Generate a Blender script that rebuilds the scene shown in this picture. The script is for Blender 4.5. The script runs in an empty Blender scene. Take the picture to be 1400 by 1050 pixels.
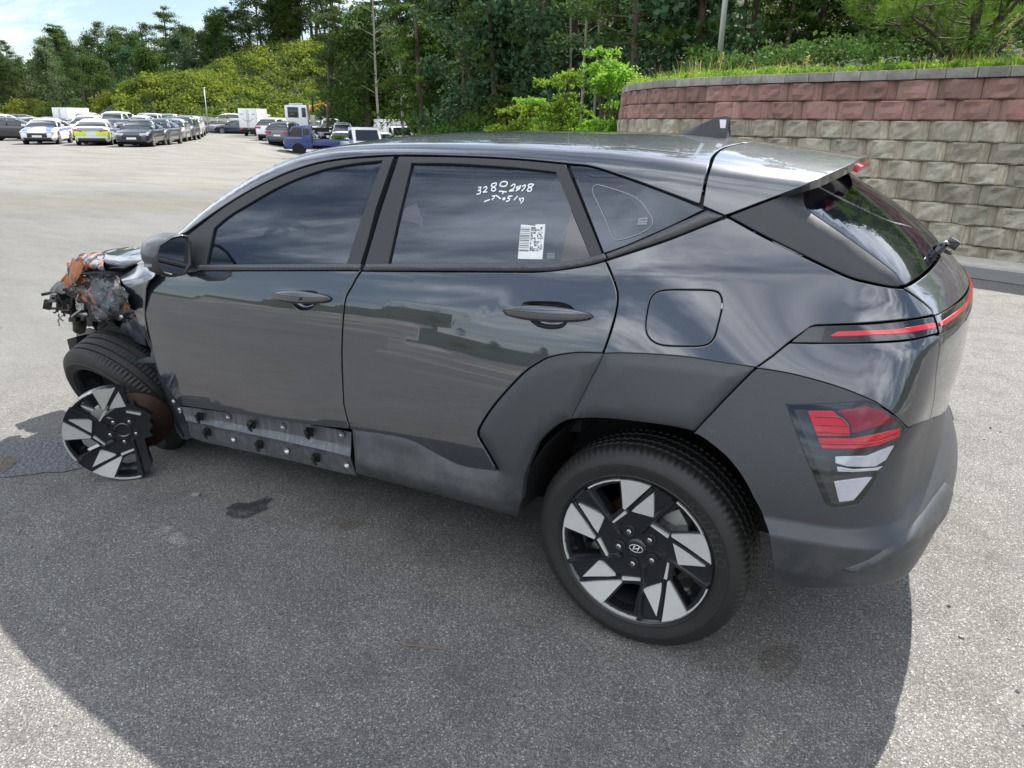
import bpy, bmesh, math, random
import numpy as np
from mathutils import Vector, Matrix, geometry
random.seed(7); np.random.seed(7)
SC=bpy.context.scene
COL=SC.collection
R_=math.radians
# ---------------------------------------------------------------- camera
cam_d=bpy.data.cameras.new('camera'); cam=bpy.data.objects.new('camera',cam_d); COL.objects.link(cam); SC.camera=cam
def _axes(yaw,pit,rol):
    cy,sy=math.cos(yaw),math.sin(yaw)
    f=Vector((-sy*math.cos(pit),cy*math.cos(pit),-math.sin(pit))); r=Vector((cy,sy,0)); u=r.cross(f)
    return math.cos(rol)*r-math.sin(rol)*u, math.sin(rol)*r+math.cos(rol)*u, f
_r,_u,_f=_axes(.5190,.3460,-.0135)
cam.matrix_world=Matrix(((_r.x,_u.x,-_f.x,.6229),(_r.y,_u.y,-_f.y,-2.7425),(_r.z,_u.z,-_f.z,1.5734),(0,0,0,1)))
cam_d.sensor_width=36; cam_d.lens=992.565*36/1400; cam_d.clip_start=.05; cam_d.clip_end=3000
# ---------------------------------------------------------------- sun, sky, exposure
SUN_TO=Vector((.075,.86,1.0)).normalized()
sun_d=bpy.data.lights.new('sun','SUN'); sun_d.energy=4.6; sun_d.angle=R_(.6); sun_d.color=(1,.955,.88)
sun=bpy.data.objects.new('sun',sun_d); COL.objects.link(sun); sun.rotation_euler=SUN_TO.to_track_quat('Z','Y').to_euler()
SC.view_settings.view_transform='Standard'; SC.view_settings.look='None'; SC.view_settings.exposure=1.3
SC.view_settings.gamma=1; SC.view_settings.use_curve_mapping=False
wd=bpy.data.worlds.new('World'); SC.world=wd; wd.use_nodes=True
def build_world():
    nt=wd.node_tree; N=nt.nodes; L=nt.links; N.clear()
    out=N.new('ShaderNodeOutputWorld'); bg=N.new('ShaderNodeBackground'); bg.inputs[1].default_value=.06
    sky=N.new('ShaderNodeTexSky'); sky.sky_type='NISHITA'; sky.sun_disc=False
    sky.sun_elevation=math.asin(SUN_TO.z); sky.sun_rotation=math.atan2(SUN_TO.x,SUN_TO.y); sky.air_density=1.0; sky.dust_density=.3; sky.ozone_density=1.3
    tc=N.new('ShaderNodeTexCoord'); sep=N.new('ShaderNodeSeparateXYZ'); L.new(tc.outputs['Generated'],sep.inputs[0])
    def M(op,a,b=None,c=None):
        m=N.new('ShaderNodeMath'); m.operation=op
        for i,v in enumerate((a,b,c)):
            if v is None: continue
            if isinstance(v,(int,float)): m.inputs[i].default_value=v
            else: L.new(v,m.inputs[i])
        return m.outputs[0]
    z=M('ADD',M('MAXIMUM',sep.outputs[2],0.0),.16)
    px=M('DIVIDE',sep.outputs[0],z); py=M('DIVIDE',sep.outputs[1],z)
    comb=N.new('ShaderNodeCombineXYZ'); L.new(px,comb.inputs[0]); L.new(py,comb.inputs[1])
    mp=N.new('ShaderNodeMapping'); mp.inputs['Rotation'].default_value=(0,0,R_(12)); mp.inputs['Scale'].default_value=(.42,1.25,1); L.new(comb.outputs[0],mp.inputs[0])
    n1=N.new('ShaderNodeTexNoise'); n1.inputs['Scale'].default_value=.62; n1.inputs['Detail'].default_value=9; n1.inputs['Roughness'].default_value=.58; n1.inputs['Distortion'].default_value=.5; L.new(mp.outputs[0],n1.inputs['Vector'])
    n2=N.new('ShaderNodeTexNoise'); n2.inputs['Scale'].default_value=2.4; n2.inputs['Detail'].default_value=8; n2.inputs['Roughness'].default_value=.62; L.new(mp.outputs[0],n2.inputs['Vector'])
    s=M('ADD',M('MULTIPLY',n1.outputs[0],.72),M('MULTIPLY',n2.outputs[0],.28))
    rp=N.new('ShaderNodeMapRange'); rp.interpolation_type='SMOOTHSTEP'; L.new(s,rp.inputs[0]); rp.inputs[1].default_value=.43; rp.inputs[2].default_value=.60; rp.inputs[3].default_value=.04; rp.inputs[4].default_value=.94
    # cloud brightness varies: thin bright sheets and greyer bases
    rb=N.new('ShaderNodeMapRange'); L.new(n2.outputs[0],rb.inputs[0]); rb.inputs[1].default_value=.3; rb.inputs[2].default_value=.7; rb.inputs[3].default_value=12.0; rb.inputs[4].default_value=26.0
    el=N.new('ShaderNodeMapRange'); el.interpolation_type='SMOOTHSTEP'; L.new(sep.outputs[2],el.inputs[0]); el.inputs[1].default_value=.02; el.inputs[2].default_value=.24; el.inputs[3].default_value=.50; el.inputs[4].default_value=1.0
    rbo=M('MULTIPLY',rb.outputs[0],el.outputs[0])
    cc=N.new('ShaderNodeCombineXYZ'); L.new(M('MULTIPLY',rbo,.965),cc.inputs[0]); L.new(rbo,cc.inputs[1]); L.new(M('MULTIPLY',rbo,1.065),cc.inputs[2])
    mx=N.new('ShaderNodeMix'); mx.data_type='RGBA'; L.new(rp.outputs[0],mx.inputs[0]); L.new(sky.outputs[0],mx.inputs[6]); L.new(cc.outputs[0],mx.inputs[7])
    L.new(mx.outputs[2],bg.inputs[0]); L.new(bg.outputs[0],out.inputs[0])
build_world()
# ---------------------------------------------------------------- helpers
class NT:
    """small node helper"""
    def __init__(s,name):
        s.m=bpy.data.materials.new(name); s.m.use_nodes=True; s.nt=s.m.node_tree; s.N=s.nt.nodes; s.L=s.nt.links
        s.b=s.N.get('Principled BSDF'); s.out=s.N.get('Material Output'); s._tc=None
    def tc(s,k='Object'):
        if s._tc is None: s._tc=s.N.new('ShaderNodeTexCoord')
        return s._tc.outputs[k]
    def pos(s): return s.N.new('ShaderNodeNewGeometry').outputs['Position']
    def noise(s,scale,detail=4,rough=.5,vec=None,dist=0):
        n=s.N.new('ShaderNodeTexNoise'); n.inputs['Scale'].default_value=scale; n.inputs['Detail'].default_value=detail; n.inputs['Roughness'].default_value=rough; n.inputs['Distortion'].default_value=dist
        s.L.new(vec if vec is not None else s.tc(),n.inputs['Vector']); return n.outputs[0]
    def voro(s,scale,feature='F1',vec=None,out='Distance'):
        n=s.N.new('ShaderNodeTexVoronoi'); n.inputs['Scale'].default_value=scale; n.feature=feature
        s.L.new(vec if vec is not None else s.tc(),n.inputs['Vector']); return n.outputs[out]
    def ramp(s,fac,stops,interp='LINEAR'):
        r=s.N.new('ShaderNodeValToRGB'); r.color_ramp.interpolation=interp; e=r.color_ramp.elements
        while len(e)<len(stops): e.new(.5)
        for k,(p,c) in enumerate(stops):
            e[k].position=p; e[k].color=(c if isinstance(c,(tuple,list)) else (c,c,c))+((1,) if not isinstance(c,(tuple,list)) or len(c)==3 else ())
        s.L.new(fac,r.inputs[0]); return r.outputs[0]
    def math(s,op,a,b=None):
        m=s.N.new('ShaderNodeMath'); m.operation=op
        for i,v in enumerate((a,b)):
            if v is None: continue
            if isinstance(v,(int,float)): m.inputs[i].default_value=v
            else: s.L.new(v,m.inputs[i])
        return m.outputs[0]
    def mix(s,f,a,b,mode='MIX'):
        m=s.N.new('ShaderNodeMix'); m.data_type='RGBA'; m.blend_type=mode
        for i,v in ((0,f),(6,a),(7,b)):
            if isinstance(v,(int,float)): m.inputs[i].default_value=v if i==0 else (v,v,v,1)
            elif isinstance(v,(tuple,list)): m.inputs[i].default_value=tuple(v)+((1,) if len(v)==3 else ())
            else: s.L.new(v,m.inputs[i])
        return m.outputs[2]
    def set(s,**k):
        for n,v in k.items():
            n=n.replace('_',' ')
            i=s.b.inputs[n]
            if isinstance(v,(int,float)): i.default_value=v
            elif isinstance(v,(tuple,list)): i.default_value=tuple(v)+((1,) if len(v)==3 and n.endswith('Color') or n=='Specular Tint' else ())
            else: s.L.new(v,i)
        return s
    def bump(s,h,strength=.3,dist=.01):
        b=s.N.new('ShaderNodeBump'); b.inputs['Strength'].default_value=strength; b.inputs['Distance'].default_value=dist
        s.L.new(h,b.inputs['Height']); s.L.new(b.outputs[0],s.b.inputs['Normal']); return s
def simple(name,col,rough=.6,metal=0,coat=0,var=.12,scale=6,bump=0,bscale=60,ior=1.5,crough=.05):
    n=NT(name); f=n.noise(scale,5,.6); c=n.mix(f,tuple(x*(1-var) for x in col),tuple(min(1,x*(1+var)) for x in col))
    n.set(Base_Color=c,Roughness=rough,Metallic=metal,Coat_Weight=coat,Coat_Roughness=crough,IOR=ior)
    if bump: n.bump(n.noise(bscale,4,.6),bump,.003)
    return n.m
def new_obj(name,me,parent=None,mat=None):
    o=bpy.data.objects.new(name,me); COL.objects.link(o)
    if parent is not None: o.parent=parent
    if mat is not None: me.materials.append(mat)
    return o
def mesh(name,V,Fc,mat=None,parent=None,smooth=False,mats=None,mi=None):
    me=bpy.data.meshes.new(name); me.from_pydata([tuple(map(float,v)) for v in V],[],[tuple(map(int,f)) for f in Fc]); me.update()
    if smooth: me.shade_smooth()
    o=new_obj(name,me,parent,mat)
    if mats:
        for m in mats: me.materials.append(m)
        me.polygons.foreach_set('material_index',mi)
    return o
def empty(name,loc=(0,0,0),rz=0,label=None,cat=None,group=None):
    o=bpy.data.objects.new(name,None); COL.objects.link(o); o.location=loc; o.rotation_euler=(0,0,rz); o.empty_display_size=.2
    if label: o['label']=label
    if cat: o['category']=cat
    if group: o['group']=group
    return o
def tag(o,label=None,cat=None,group=None,kind=None):
    for k,v in (('label',label),('category',cat),('group',group),('kind',kind)):
        if v: o[k]=v
    return o
class MB:
    """collects simple solids, builds them as one mesh"""
    def __init__(s): s.V=[];s.F=[]
    def add(s,V,F):
        n=len(s.V); s.V+= [tuple(v) for v in V]; s.F+=[tuple(i+n for i in f) for f in F]; return s
    def box(s,c,d,rot=None):
        x,y,z=d[0]/2,d[1]/2,d[2]/2
        V=[Vector((a*x,b*y,e*z)) for a in(-1,1) for b in(-1,1) for e in(-1,1)]
        if rot is not None: V=[rot@v for v in V]
        V=[v+Vector(c) for v in V]
        return s.add(V,[(0,1,3,2),(4,6,7,5),(0,4,5,1),(2,3,7,6),(0,2,6,4),(1,5,7,3)])
    def tube(s,pts,rad,n=8,cap=True):
        pts=[Vector(p) for p in pts]; rad=rad if isinstance(rad,(list,tuple)) else [rad]*len(pts); V=[];F=[]
        up=None
        for i,p in enumerate(pts):
            d=(pts[min(i+1,len(pts)-1)]-pts[max(i-1,0)]).normalized()
            if up is None: up=Vector((0,0,1)) if abs(d.z)<.9 else Vector((1,0,0))
            a=d.cross(up).normalized(); up=a.cross(d).normalized()
            for k in range(n):
                t=2*math.pi*k/n; V.append(p+rad[i]*(math.cos(t)*a+math.sin(t)*up))
        for i in range(len(pts)-1):
            for k in range(n): F.append((i*n+k,i*n+(k+1)%n,(i+1)*n+(k+1)%n,(i+1)*n+k))
        if cap: F.append(tuple(range(n))[::-1]); F.append(tuple((len(pts)-1)*n+k for k in range(n)))
        return s.add(V,F)
    def prism(s,poly,a,b):
        """poly: list of 3D points; extruded by vector from offset a to b (vectors)"""
        n=len(poly); A=[Vector(p)+Vector(a) for p in poly]; B=[Vector(p)+Vector(b) for p in poly]
        return s.add(A+B,[tuple(range(n))[::-1],tuple(range(n,2*n))]+[(i,(i+1)%n,n+(i+1)%n,n+i) for i in range(n)])
    def lathe(s,prof,n=24,mat=Matrix.Identity(4),closed=False):
        """prof: (r,h) pairs about local Z"""
        V=[];F=[];m=len(prof)
        for k in range(n):
            t=2*math.pi*k/n
            for r,h in prof: V.append(mat@Vector((r*math.cos(t),r*math.sin(t),h)))
        for k in range(n):
            for i in range(m-1): F.append((k*m+i,((k+1)%n)*m+i,((k+1)%n)*m+i+1,k*m+i+1))
        return s.add(V,F)
    def build(s,name,mat=None,parent=None,smooth=False,bevel=0):
        o=mesh(name,s.V,s.F,mat,parent,smooth)
        if bevel:
            bm=bmesh.new(); bm.from_mesh(o.data); bmesh.ops.remove_doubles(bm,verts=bm.verts,dist=1e-5)
            bmesh.ops.bevel(bm,geom=[e for e in bm.edges if len(e.link_faces)==2 and e.calc_face_angle(0)>.5],offset=bevel,segments=2,affect='EDGES',profile=.6)
            bm.to_mesh(o.data); bm.free(); o.data.shade_smooth()
            try: o.data.set_sharp_from_angle(angle=R_(50))
            except Exception: pass
        return o
def cr(pts,n=6,closed=False):
    """Catmull-Rom through 2D/3D points"""
    P=np.array(pts,float); out=[]
    m=len(P); rng=range(m if closed else m-1)
    for i in rng:
        p1=P[i];p2=P[(i+1)%m]; p0=P[i-1] if (i>0 or closed) else 2*p1-p2; p3=P[(i+2)%m] if (i+2<m or closed) else 2*p2-p1
        for k in range(n):
            t=k/n; out.append(.5*((2*p1)+(-p0+p2)*t+(2*p0-5*p1+4*p2-p3)*t*t+(-p0+3*p1-3*p2+p3)*t**3))
    if not closed: out.append(P[-1])
    return np.array(out)
def L_(pts,step=7): # densified straight polyline
    P=np.array(pts,float);out=[P[0]]
    for a,b in zip(P[:-1],P[1:]):
        k=max(1,int(np.linalg.norm(b-a)/step)); out+= [a+(b-a)*(i/k) for i in range(1,k+1)]
    return np.array(out)
def J(*segs):
    out=[]
    for s in segs:
        s=np.array(s,float)
        if len(out) and np.linalg.norm(out[-1][-1]-s[0])<1.2: s=s[1:]
        if len(s): out.append(s)
    return np.concatenate(out)
# ---------------------------------------------------------------- the hero car's body surface (car frame: +x rear, -y near side, z up)
CAMP=np.array([.6229,-2.7425,1.5734]); YAW,PIT,ROL,FPX=.5190,.3460,-.0135,992.565; PITCH=math.radians(1.445)
def _cam_axes():
    cy,sy=math.cos(YAW),math.sin(YAW)
    f=np.array([-sy*math.cos(PIT),cy*math.cos(PIT),-math.sin(PIT)])
    r=np.array([cy,sy,0]); u=np.cross(r,f)
    return math.cos(ROL)*r-math.sin(ROL)*u, math.sin(ROL)*r+math.cos(ROL)*u, f
CR,CU,CD=_cam_axes()
def w2c(P):
    P=np.asarray(P,float);x=P[...,0];z=P[...,2]-.34;ca,sa=math.cos(PITCH),math.sin(PITCH)
    return np.stack([x*ca+z*sa,P[...,1],.34-x*sa+z*ca],-1)
def c2w(P):
    P=np.asarray(P,float);x=P[...,0];z=P[...,2]-.34;ca,sa=math.cos(PITCH),math.sin(PITCH)
    return np.stack([x*ca-z*sa,P[...,1],.34+x*sa+z*ca],-1)
def pdir(px):
    px=np.asarray(px,float);return CD+(px[...,0:1]-700)/FPX*CR-(px[...,1:2]-525)/FPX*CU
def cdir(px):
    d=pdir(px);ca,sa=math.cos(PITCH),math.sin(PITCH)
    return np.stack([d[...,0]*ca+d[...,2]*sa,d[...,1],-d[...,0]*sa+d[...,2]*ca],-1)
CAMC=w2c(CAMP)
def on_y(px,y):
    d=cdir(px);t=(y-CAMC[1])/d[...,1];return CAMC+t[...,None]*d
def c2px(P):
    v=c2w(P)-CAMP;w=v@CD;return np.stack([700+FPX*(v@CR)/w,525-FPX*(v@CU)/w],-1)
def smooth_table(pts,lo,hi,sig,n=4001):
    xs=np.linspace(lo,hi,n);a=np.array(pts,float);v=np.interp(xs,a[:,0],a[:,1])
    # linear extrapolation outside
    s0=(a[1,1]-a[0,1])/(a[1,0]-a[0,0]);s1=(a[-1,1]-a[-2,1])/(a[-1,0]-a[-2,0])
    v=np.where(xs<a[0,0],a[0,1]+s0*(xs-a[0,0]),v);v=np.where(xs>a[-1,0],a[-1,1]+s1*(xs-a[-1,0]),v)
    h=xs[1]-xs[0];k=int(3*sig/h)
    if k>0:
        ker=np.exp(-.5*((np.arange(-k,k+1)*h)/sig)**2);ker/=ker.sum()
        vp=np.concatenate([v[0]+(v[0]-v[k:0:-1]),v,v[-1]+(v[-1]-v[-2:-k-2:-1])]);v=np.convolve(vp,ker,'valid')
    return xs,v
def profile(tab):
    s=np.linspace(-1.2,1.2,4801);a=np.array(tab,float);sl=np.interp(s,a[:,0],a[:,1])
    w=np.concatenate([[0],np.cumsum((sl[1:]+sl[:-1])/2*(s[1]-s[0]))]);return s,w-np.interp(0,s,w)+.872
PR1=profile([(-1.2,.8),(-.85,.5),(-.7,.3),(-.55,.15),(-.45,.05),(-.36,-.07),(-.16,-.108),(-.0006,-.178),(.0006,-.26),(.10,-.27),(.13,-.36),(.50,-.46),(.6,-.5)])
PR2=profile([(-1.2,.8),(-.85,.5),(-.7,.3),(-.55,.12),(-.45,.03),(-.36,-.07),(-.1,-.20),(.10,-.27),(.14,-.36),(.50,-.46),(.6,-.5)])
XT=smooth_table([(.2,.66),(.28,.75),(.34,.785),(.40,.808),(.47,.818),(.54,.806),(.60,.79),(.66,.78),(.76,.775),(.87,.788),(.96,.787),(1.04,.786),(1.085,.77),(1.13,.73),(1.218,.625),(1.302,.505),(1.37,.385),(1.5,.17),(1.7,-.25)],0,2.2,.012)
ZT=smooth_table([(-3.6,.70),(-3.35,.83),(-3.1,.91),(-2.7,.985),(-2.42,1.06),(-2.2,1.19),(-1.95,1.35),(-1.7,1.468),(-1.5,1.53),(-1.3,1.555),(-1.1,1.562),(-.9,1.564),(-.5,1.558),(-.2,1.545),(0,1.527),(.16,1.505),(.4,1.472),(.8,1.41)],-4,1.4,.05)
XTs=np.gradient(XT[1],XT[0]);ZTs=np.gradient(ZT[1],ZT[0])
def zs_line(x): return .926+.0667*(x+2.16)
def sstep(a,b,x):
    t=np.clip((x-a)/(b-a),0,1);return t*t*(3-2*t)
def half_w(x,z):
    s=z-zs_line(np.clip(x,-3.5,.4)); b=sstep(-1.05,.25,x)
    w=(1-b)*np.interp(s,*PR1)+b*np.interp(s,*PR2)
    d=(.39*(x+1.891)+.497-z)/1.0734
    dl=np.maximum((x+.5)*.35,0)+1e-4
    de=dl*np.logaddexp(0,d/dl)
    w=w+.026*np.tanh(de/.5)
    w=w-.092*sstep(-.15,.54,x)*sstep(-.55,.14,z-1.09)
    w=w-.13*np.maximum(x+.1,0)**2-.06*np.maximum(-x-2.1,0)**2-.004*(x+1)**2
    return w
def smax(a,b,k): return np.maximum(a,b)+np.maximum(k-np.abs(a-b),0)**2/(4*k)
def FS(P): # cabin without the tail: side and roof
    x,y,z=P[...,0],P[...,1],P[...,2]
    g1=(np.abs(y)-half_w(x,z))
    g2=(z-np.interp(x,*ZT)+.10*y*y)/np.sqrt(1+np.interp(x,ZT[0],ZTs)**2)
    return smax(g1,g2,.065)
def FB(P):
    x,y,z=P[...,0],P[...,1],P[...,2]
    g3=(x-np.interp(z,*XT)+(.19-.07*sstep(1.1,1.22,z))*y*y)/np.sqrt(1+np.interp(z,XT[0],XTs)**2)
    return smax(FS(P),g3,.13-.085*sstep(1.08,1.22,z))
def cast(O,Dv,Fn,lv=0.,r0=.02,r1=1.5,n=120):
    O=np.broadcast_to(O,Dv.shape);r=np.linspace(r0,r1,n)
    lo=np.full(Dv.shape[0],r0);hi=np.full(Dv.shape[0],r1)
    for _ in range(34):
        m=(lo+hi)/2;v=Fn(O+m[:,None]*Dv)-lv;lo=np.where(v<0,m,lo);hi=np.where(v<0,hi,m)
    return O+((lo+hi)/2)[:,None]*Dv
def hit(px,Fn=FB,lv=0.):
    px=np.atleast_2d(np.asarray(px,float));d=cdir(px);t=np.linspace(1.2,7,600)
    v=np.stack([Fn(CAMC+tt*d)-lv for tt in t],0);neg=v<0
    i=np.where(neg.any(0),neg.argmax(0),v.argmin(0))
    ok=neg.any(0);lo=t[np.maximum(i-1,0)];hi=t[i]
    for _ in range(30):
        m=(lo+hi)/2;f=Fn(CAMC+m[:,None]*d)-lv;lo=np.where(f<0,lo,m);hi=np.where(f<0,m,hi)
    tt=np.where(ok,hi,t[i]);return CAMC+tt[:,None]*d,ok,v.min(0)
US=.85;U90=US*math.pi/2
def zax(x): return np.minimum(1.2,np.interp(x,*ZT)-.16)
def to_uv(P,kind):
    x,y,z=P[...,0],P[...,1],P[...,2]
    if kind=='S': return np.stack([np.where(x<=0,x,US*np.arctan2(x,-y)),z],-1)
    return np.stack([x,.75*np.arctan2(z-zax(x),-y)],-1)
def from_uv(uv,kind,Fn,lv=0.):
    u,v=uv[:,0],uv[:,1]
    if kind=='S':
        a=np.maximum(u,0)/US;O=np.stack([np.minimum(u,0),0*u,v],-1);Dv=np.stack([np.sin(a),-np.cos(a),0*u],-1)
    else:
        a=v/.75;O=np.stack([u,0*u,zax(u)],-1);Dv=np.stack([0*u,-np.cos(a),np.sin(a)],-1)
    return cast(O,Dv,Fn,lv)
# ---------------------------------------------------------------- panel tool: outline traced on the body surface, meshed in body coordinates
def in_poly(P,poly):
    x,y=P[:,0],P[:,1];c=np.zeros(len(P),bool);q=np.roll(poly,-1,0)
    for (x1,y1),(x2,y2) in zip(poly,q):
        m=((y1>y)!=(y2>y)); 
        if y1!=y2: c^=m&(x<(x2-x1)*(y-y1)/(y2-y1)+x1)
    return c
def seg_dist(P,poly):
    d=np.full(len(P),1e9);q=np.roll(poly,-1,0)
    for a,b in zip(poly,q):
        ab=b-a;t=np.clip(((P-a)@ab)/max(ab@ab,1e-12),0,1);d=np.minimum(d,np.linalg.norm(P-(a+t[:,None]*ab),axis=1))
    return d
def area(p): q=np.roll(p,-1,0);return .5*np.sum(p[:,0]*q[:,1]-q[:,0]*p[:,1])
def clean(p,eps=.0025):
    out=[p[0]]
    for v in p[1:]:
        if np.linalg.norm(v-out[-1])>eps: out.append(v)
    if np.linalg.norm(out[0]-out[-1])<eps: out.pop()
    return np.array(out)
def inset(p,g):
    """ccw polygon, positive g = inwards"""
    n=len(p);a=p-np.roll(p,1,0);b=np.roll(p,-1,0)-p
    a/=np.linalg.norm(a,axis=1)[:,None];b/=np.linalg.norm(b,axis=1)[:,None]
    na=np.stack([-a[:,1],a[:,0]],-1);nb=np.stack([-b[:,1],b[:,0]],-1);m=na+nb;l=np.linalg.norm(m,axis=1);m/=np.maximum(l,1e-6)[:,None]
    k=np.minimum(1/np.maximum((m*na).sum(1),.45),2.2);return p+m*(g*k)[:,None]
def resample(p,step):
    out=[]
    for a,b in zip(p,np.roll(p,-1,0)):
        k=max(1,int(round(np.linalg.norm(b-a)/step)))
        out+=[a+(b-a)*(i/k) for i in range(k)]
    return np.array(out)
def grad(Fn,P,h=.0015):
    g=np.stack([Fn(P+np.array(e)*h)-Fn(P-np.array(e)*h) for e in((1,0,0),(0,1,0),(0,0,1))],-1)
    return g/np.maximum(np.linalg.norm(g,axis=1),1e-9)[:,None]
def panel(name,px=None,kind='S',Fn=FB,lv=0.,gap=.0045,thick=.018,res=.028,mat=None,parent=None,holes=(),hgap=None,uv=None,hole_uv=(),lvl=None,bevel=None,mirror=False,smoothn=True,holethick=None):
    F0=Fn if lvl is None else (lambda P:Fn(P)-lvl(P))
    if uv is None:
        P,ok,_=hit(px,F0,lv); uv=to_uv(P,kind)
    outer=clean(np.array(uv,float)); 
    if area(outer)<0: outer=outer[::-1]
    outer=clean(inset(outer,gap))
    outer=resample(outer,res*.8)
    hs=[]
    for h in holes:
        P,ok,_=hit(h,F0,lv);hs.append(to_uv(P,kind))
    hs+= [np.array(h) for h in hole_uv]
    H=[]
    for h in hs:
        h=clean(h)
        if area(h)<0:h=h[::-1]
        H.append(resample(clean(inset(h,-(gap if hgap is None else hgap))),res*.8))
    bnds=[outer]+H
    lo=outer.min(0);hi=outer.max(0);gx=np.arange(lo[0],hi[0],res);gy=np.arange(lo[1],hi[1],res)
    G=np.stack(np.meshgrid(gx,gy),-1).reshape(-1,2); G[:,0]+=((G[:,1]/res).astype(int)%2)*res*.5
    k=in_poly(G,outer);
    for h in H:k&=~in_poly(h*0+h,h)[0] if False else ~in_poly(G,h)
    G=G[k]
    for b in bnds:
        if len(G): G=G[seg_dist(G,b)>res*.42]
    extra=[];
    if bevel:
        ins=clean(inset(outer,bevel[0]),res*.5); keep=in_poly(ins,outer); 
        for h in H: keep&=~in_poly(ins,h)
        ins=ins[keep]; 
        if len(ins) and len(G):
            dd=np.sqrt(((G[:,None]-ins[None])**2).sum(-1)).min(1); G=G[dd>res*.42]
        G=np.concatenate([G,ins]) if len(ins) else G
    vs=np.concatenate(bnds+[G]);es=[];o=0
    for b in bnds:
        n=len(b);es+=[(o+i,o+(i+1)%n) for i in range(n)];o+=n
    r=geometry.delaunay_2d_cdt([Vector(v) for v in vs],es,[],0,1e-6)
    V2=np.array([tuple(v) for v in r[0]]);T=[tuple(f) for f in r[2]]
    T=np.array(T);cen=V2[T].mean(1);k=in_poly(cen,outer)
    for h in H:k&=~in_poly(cen,h)
    T=T[k]
    A=V2[T];ar=.5*((A[:,1,0]-A[:,0,0])*(A[:,2,1]-A[:,0,1])-(A[:,2,0]-A[:,0,0])*(A[:,1,1]-A[:,0,1]));T=T[np.abs(ar)>1e-9]
    lvv=np.full(len(V2),float(lv))
    if bevel:
        d=seg_dist(V2,outer); lvv=lv-bevel[1]*(1-np.clip(d/bevel[0],0,1))
    P3=from_uv(V2,kind,F0,lvv)
    # orientation so that the geometric normal looks outwards
    nm=np.cross(P3[T[:,1]]-P3[T[:,0]],P3[T[:,2]]-P3[T[:,0]]); gr=grad(F0,P3[T].mean(1))
    flip=((nm*gr).sum(1)<0);T[flip]=T[flip][:,::-1]
    verts=[tuple(v) for v in P3];faces=[tuple(t) for t in T];norms=[]
    for t in T:
        pass
    if smoothn and not bevel:
        C=P3[T].mean(1);Q=P3[T]+.12*(C[:,None]-P3[T]);N=grad(F0,Q.reshape(-1,3),.0012);norms=N.tolist()
    # flange round every border
    N0=grad(F0,P3)
    bset={}
    for t in T:
        for a,b in((t[0],t[1]),(t[1],t[2]),(t[2],t[0])): bset[(a,b)]=1
    be=[(a,b) for (a,b) in bset if (b,a) not in bset]
    m1={};m2={};m3={}
    out_dir={}
    for a,b in be:
        e=P3[b]-P3[a];n=np.cross(e,N0[a]+N0[b]);n/=max(np.linalg.norm(n),1e-9)
        for v in(a,b): out_dir[v]=out_dir.get(v,0)+n
    rim=min(.0025,gap*.7 if gap>0 else .001)
    for v,n in out_dir.items():
        n=n/max(np.linalg.norm(n),1e-9)
        m1[v]=len(verts);verts.append(tuple(P3[v]+n*rim-N0[v]*rim));
        m2[v]=len(verts);verts.append(tuple(P3[v]+n*rim*.9-N0[v]*thick))
    fl=[]
    for a,b in be:
        faces.append((b,a,m1[a],m1[b]));fl.append((a,b,0));faces.append((m1[b],m1[a],m2[a],m2[b]));fl.append((a,b,1))
    me=bpy.data.meshes.new(name);me.from_pydata(verts,[],faces);me.update();me.shade_smooth()
    if norms:
        od={v:(n/max(np.linalg.norm(n),1e-9)) for v,n in out_dir.items()}
        for a,b,k in fl:
            if k==0:
                for v,s in((b,0),(a,0),(a,1),(b,1)):
                    n=N0[v] if s==0 else (N0[v]+od[v]); n=n/np.linalg.norm(n);norms.append(tuple(n))
            else:
                for v in(b,a,a,b): norms.append(tuple(od[v]))
        me.normals_split_custom_set([tuple(n) for n in norms])
    ob=new_obj(name,me,parent,mat)
    if mirror:
        V=[(x,-y,z) for x,y,z in verts];Fm=[tuple(reversed(f)) for f in faces]
        m=bpy.data.meshes.new(name);m.from_pydata(V,[],Fm);m.update();m.shade_smooth()
        if norms:
            nn=[];i=0
            for f in faces:
                k=len(f);seg=norms[i:i+k];i+=k
                nn+=[(a[0],-a[1],a[2]) for a in reversed(seg)]
            m.normals_split_custom_set(nn)
        ob['_far']=new_obj(name,m,parent,mat).name
    return ob
def far_of(o): n=o.get('_far'); return bpy.data.objects.get(n) if n else None
def offset_strip(pl3,nrm,w,h,mat,name,parent):
    """narrow raised ribbon along a 3D polyline lying on the surface"""
    pl3=np.array(pl3);V=[];Fc=[]
    for i in range(len(pl3)):
        t=pl3[min(i+1,len(pl3)-1)]-pl3[max(i-1,0)];t/=max(np.linalg.norm(t),1e-9);s=np.cross(t,nrm[i]);s/=max(np.linalg.norm(s),1e-9)
        V+=[pl3[i]-s*w/2,pl3[i]+nrm[i]*h,pl3[i]+s*w/2]
    for i in range(len(pl3)-1):
        Fc+=[(i*3,i*3+1,i*3+4,i*3+3),(i*3+1,i*3+2,i*3+5,i*3+4)]
    return V,Fc
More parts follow.
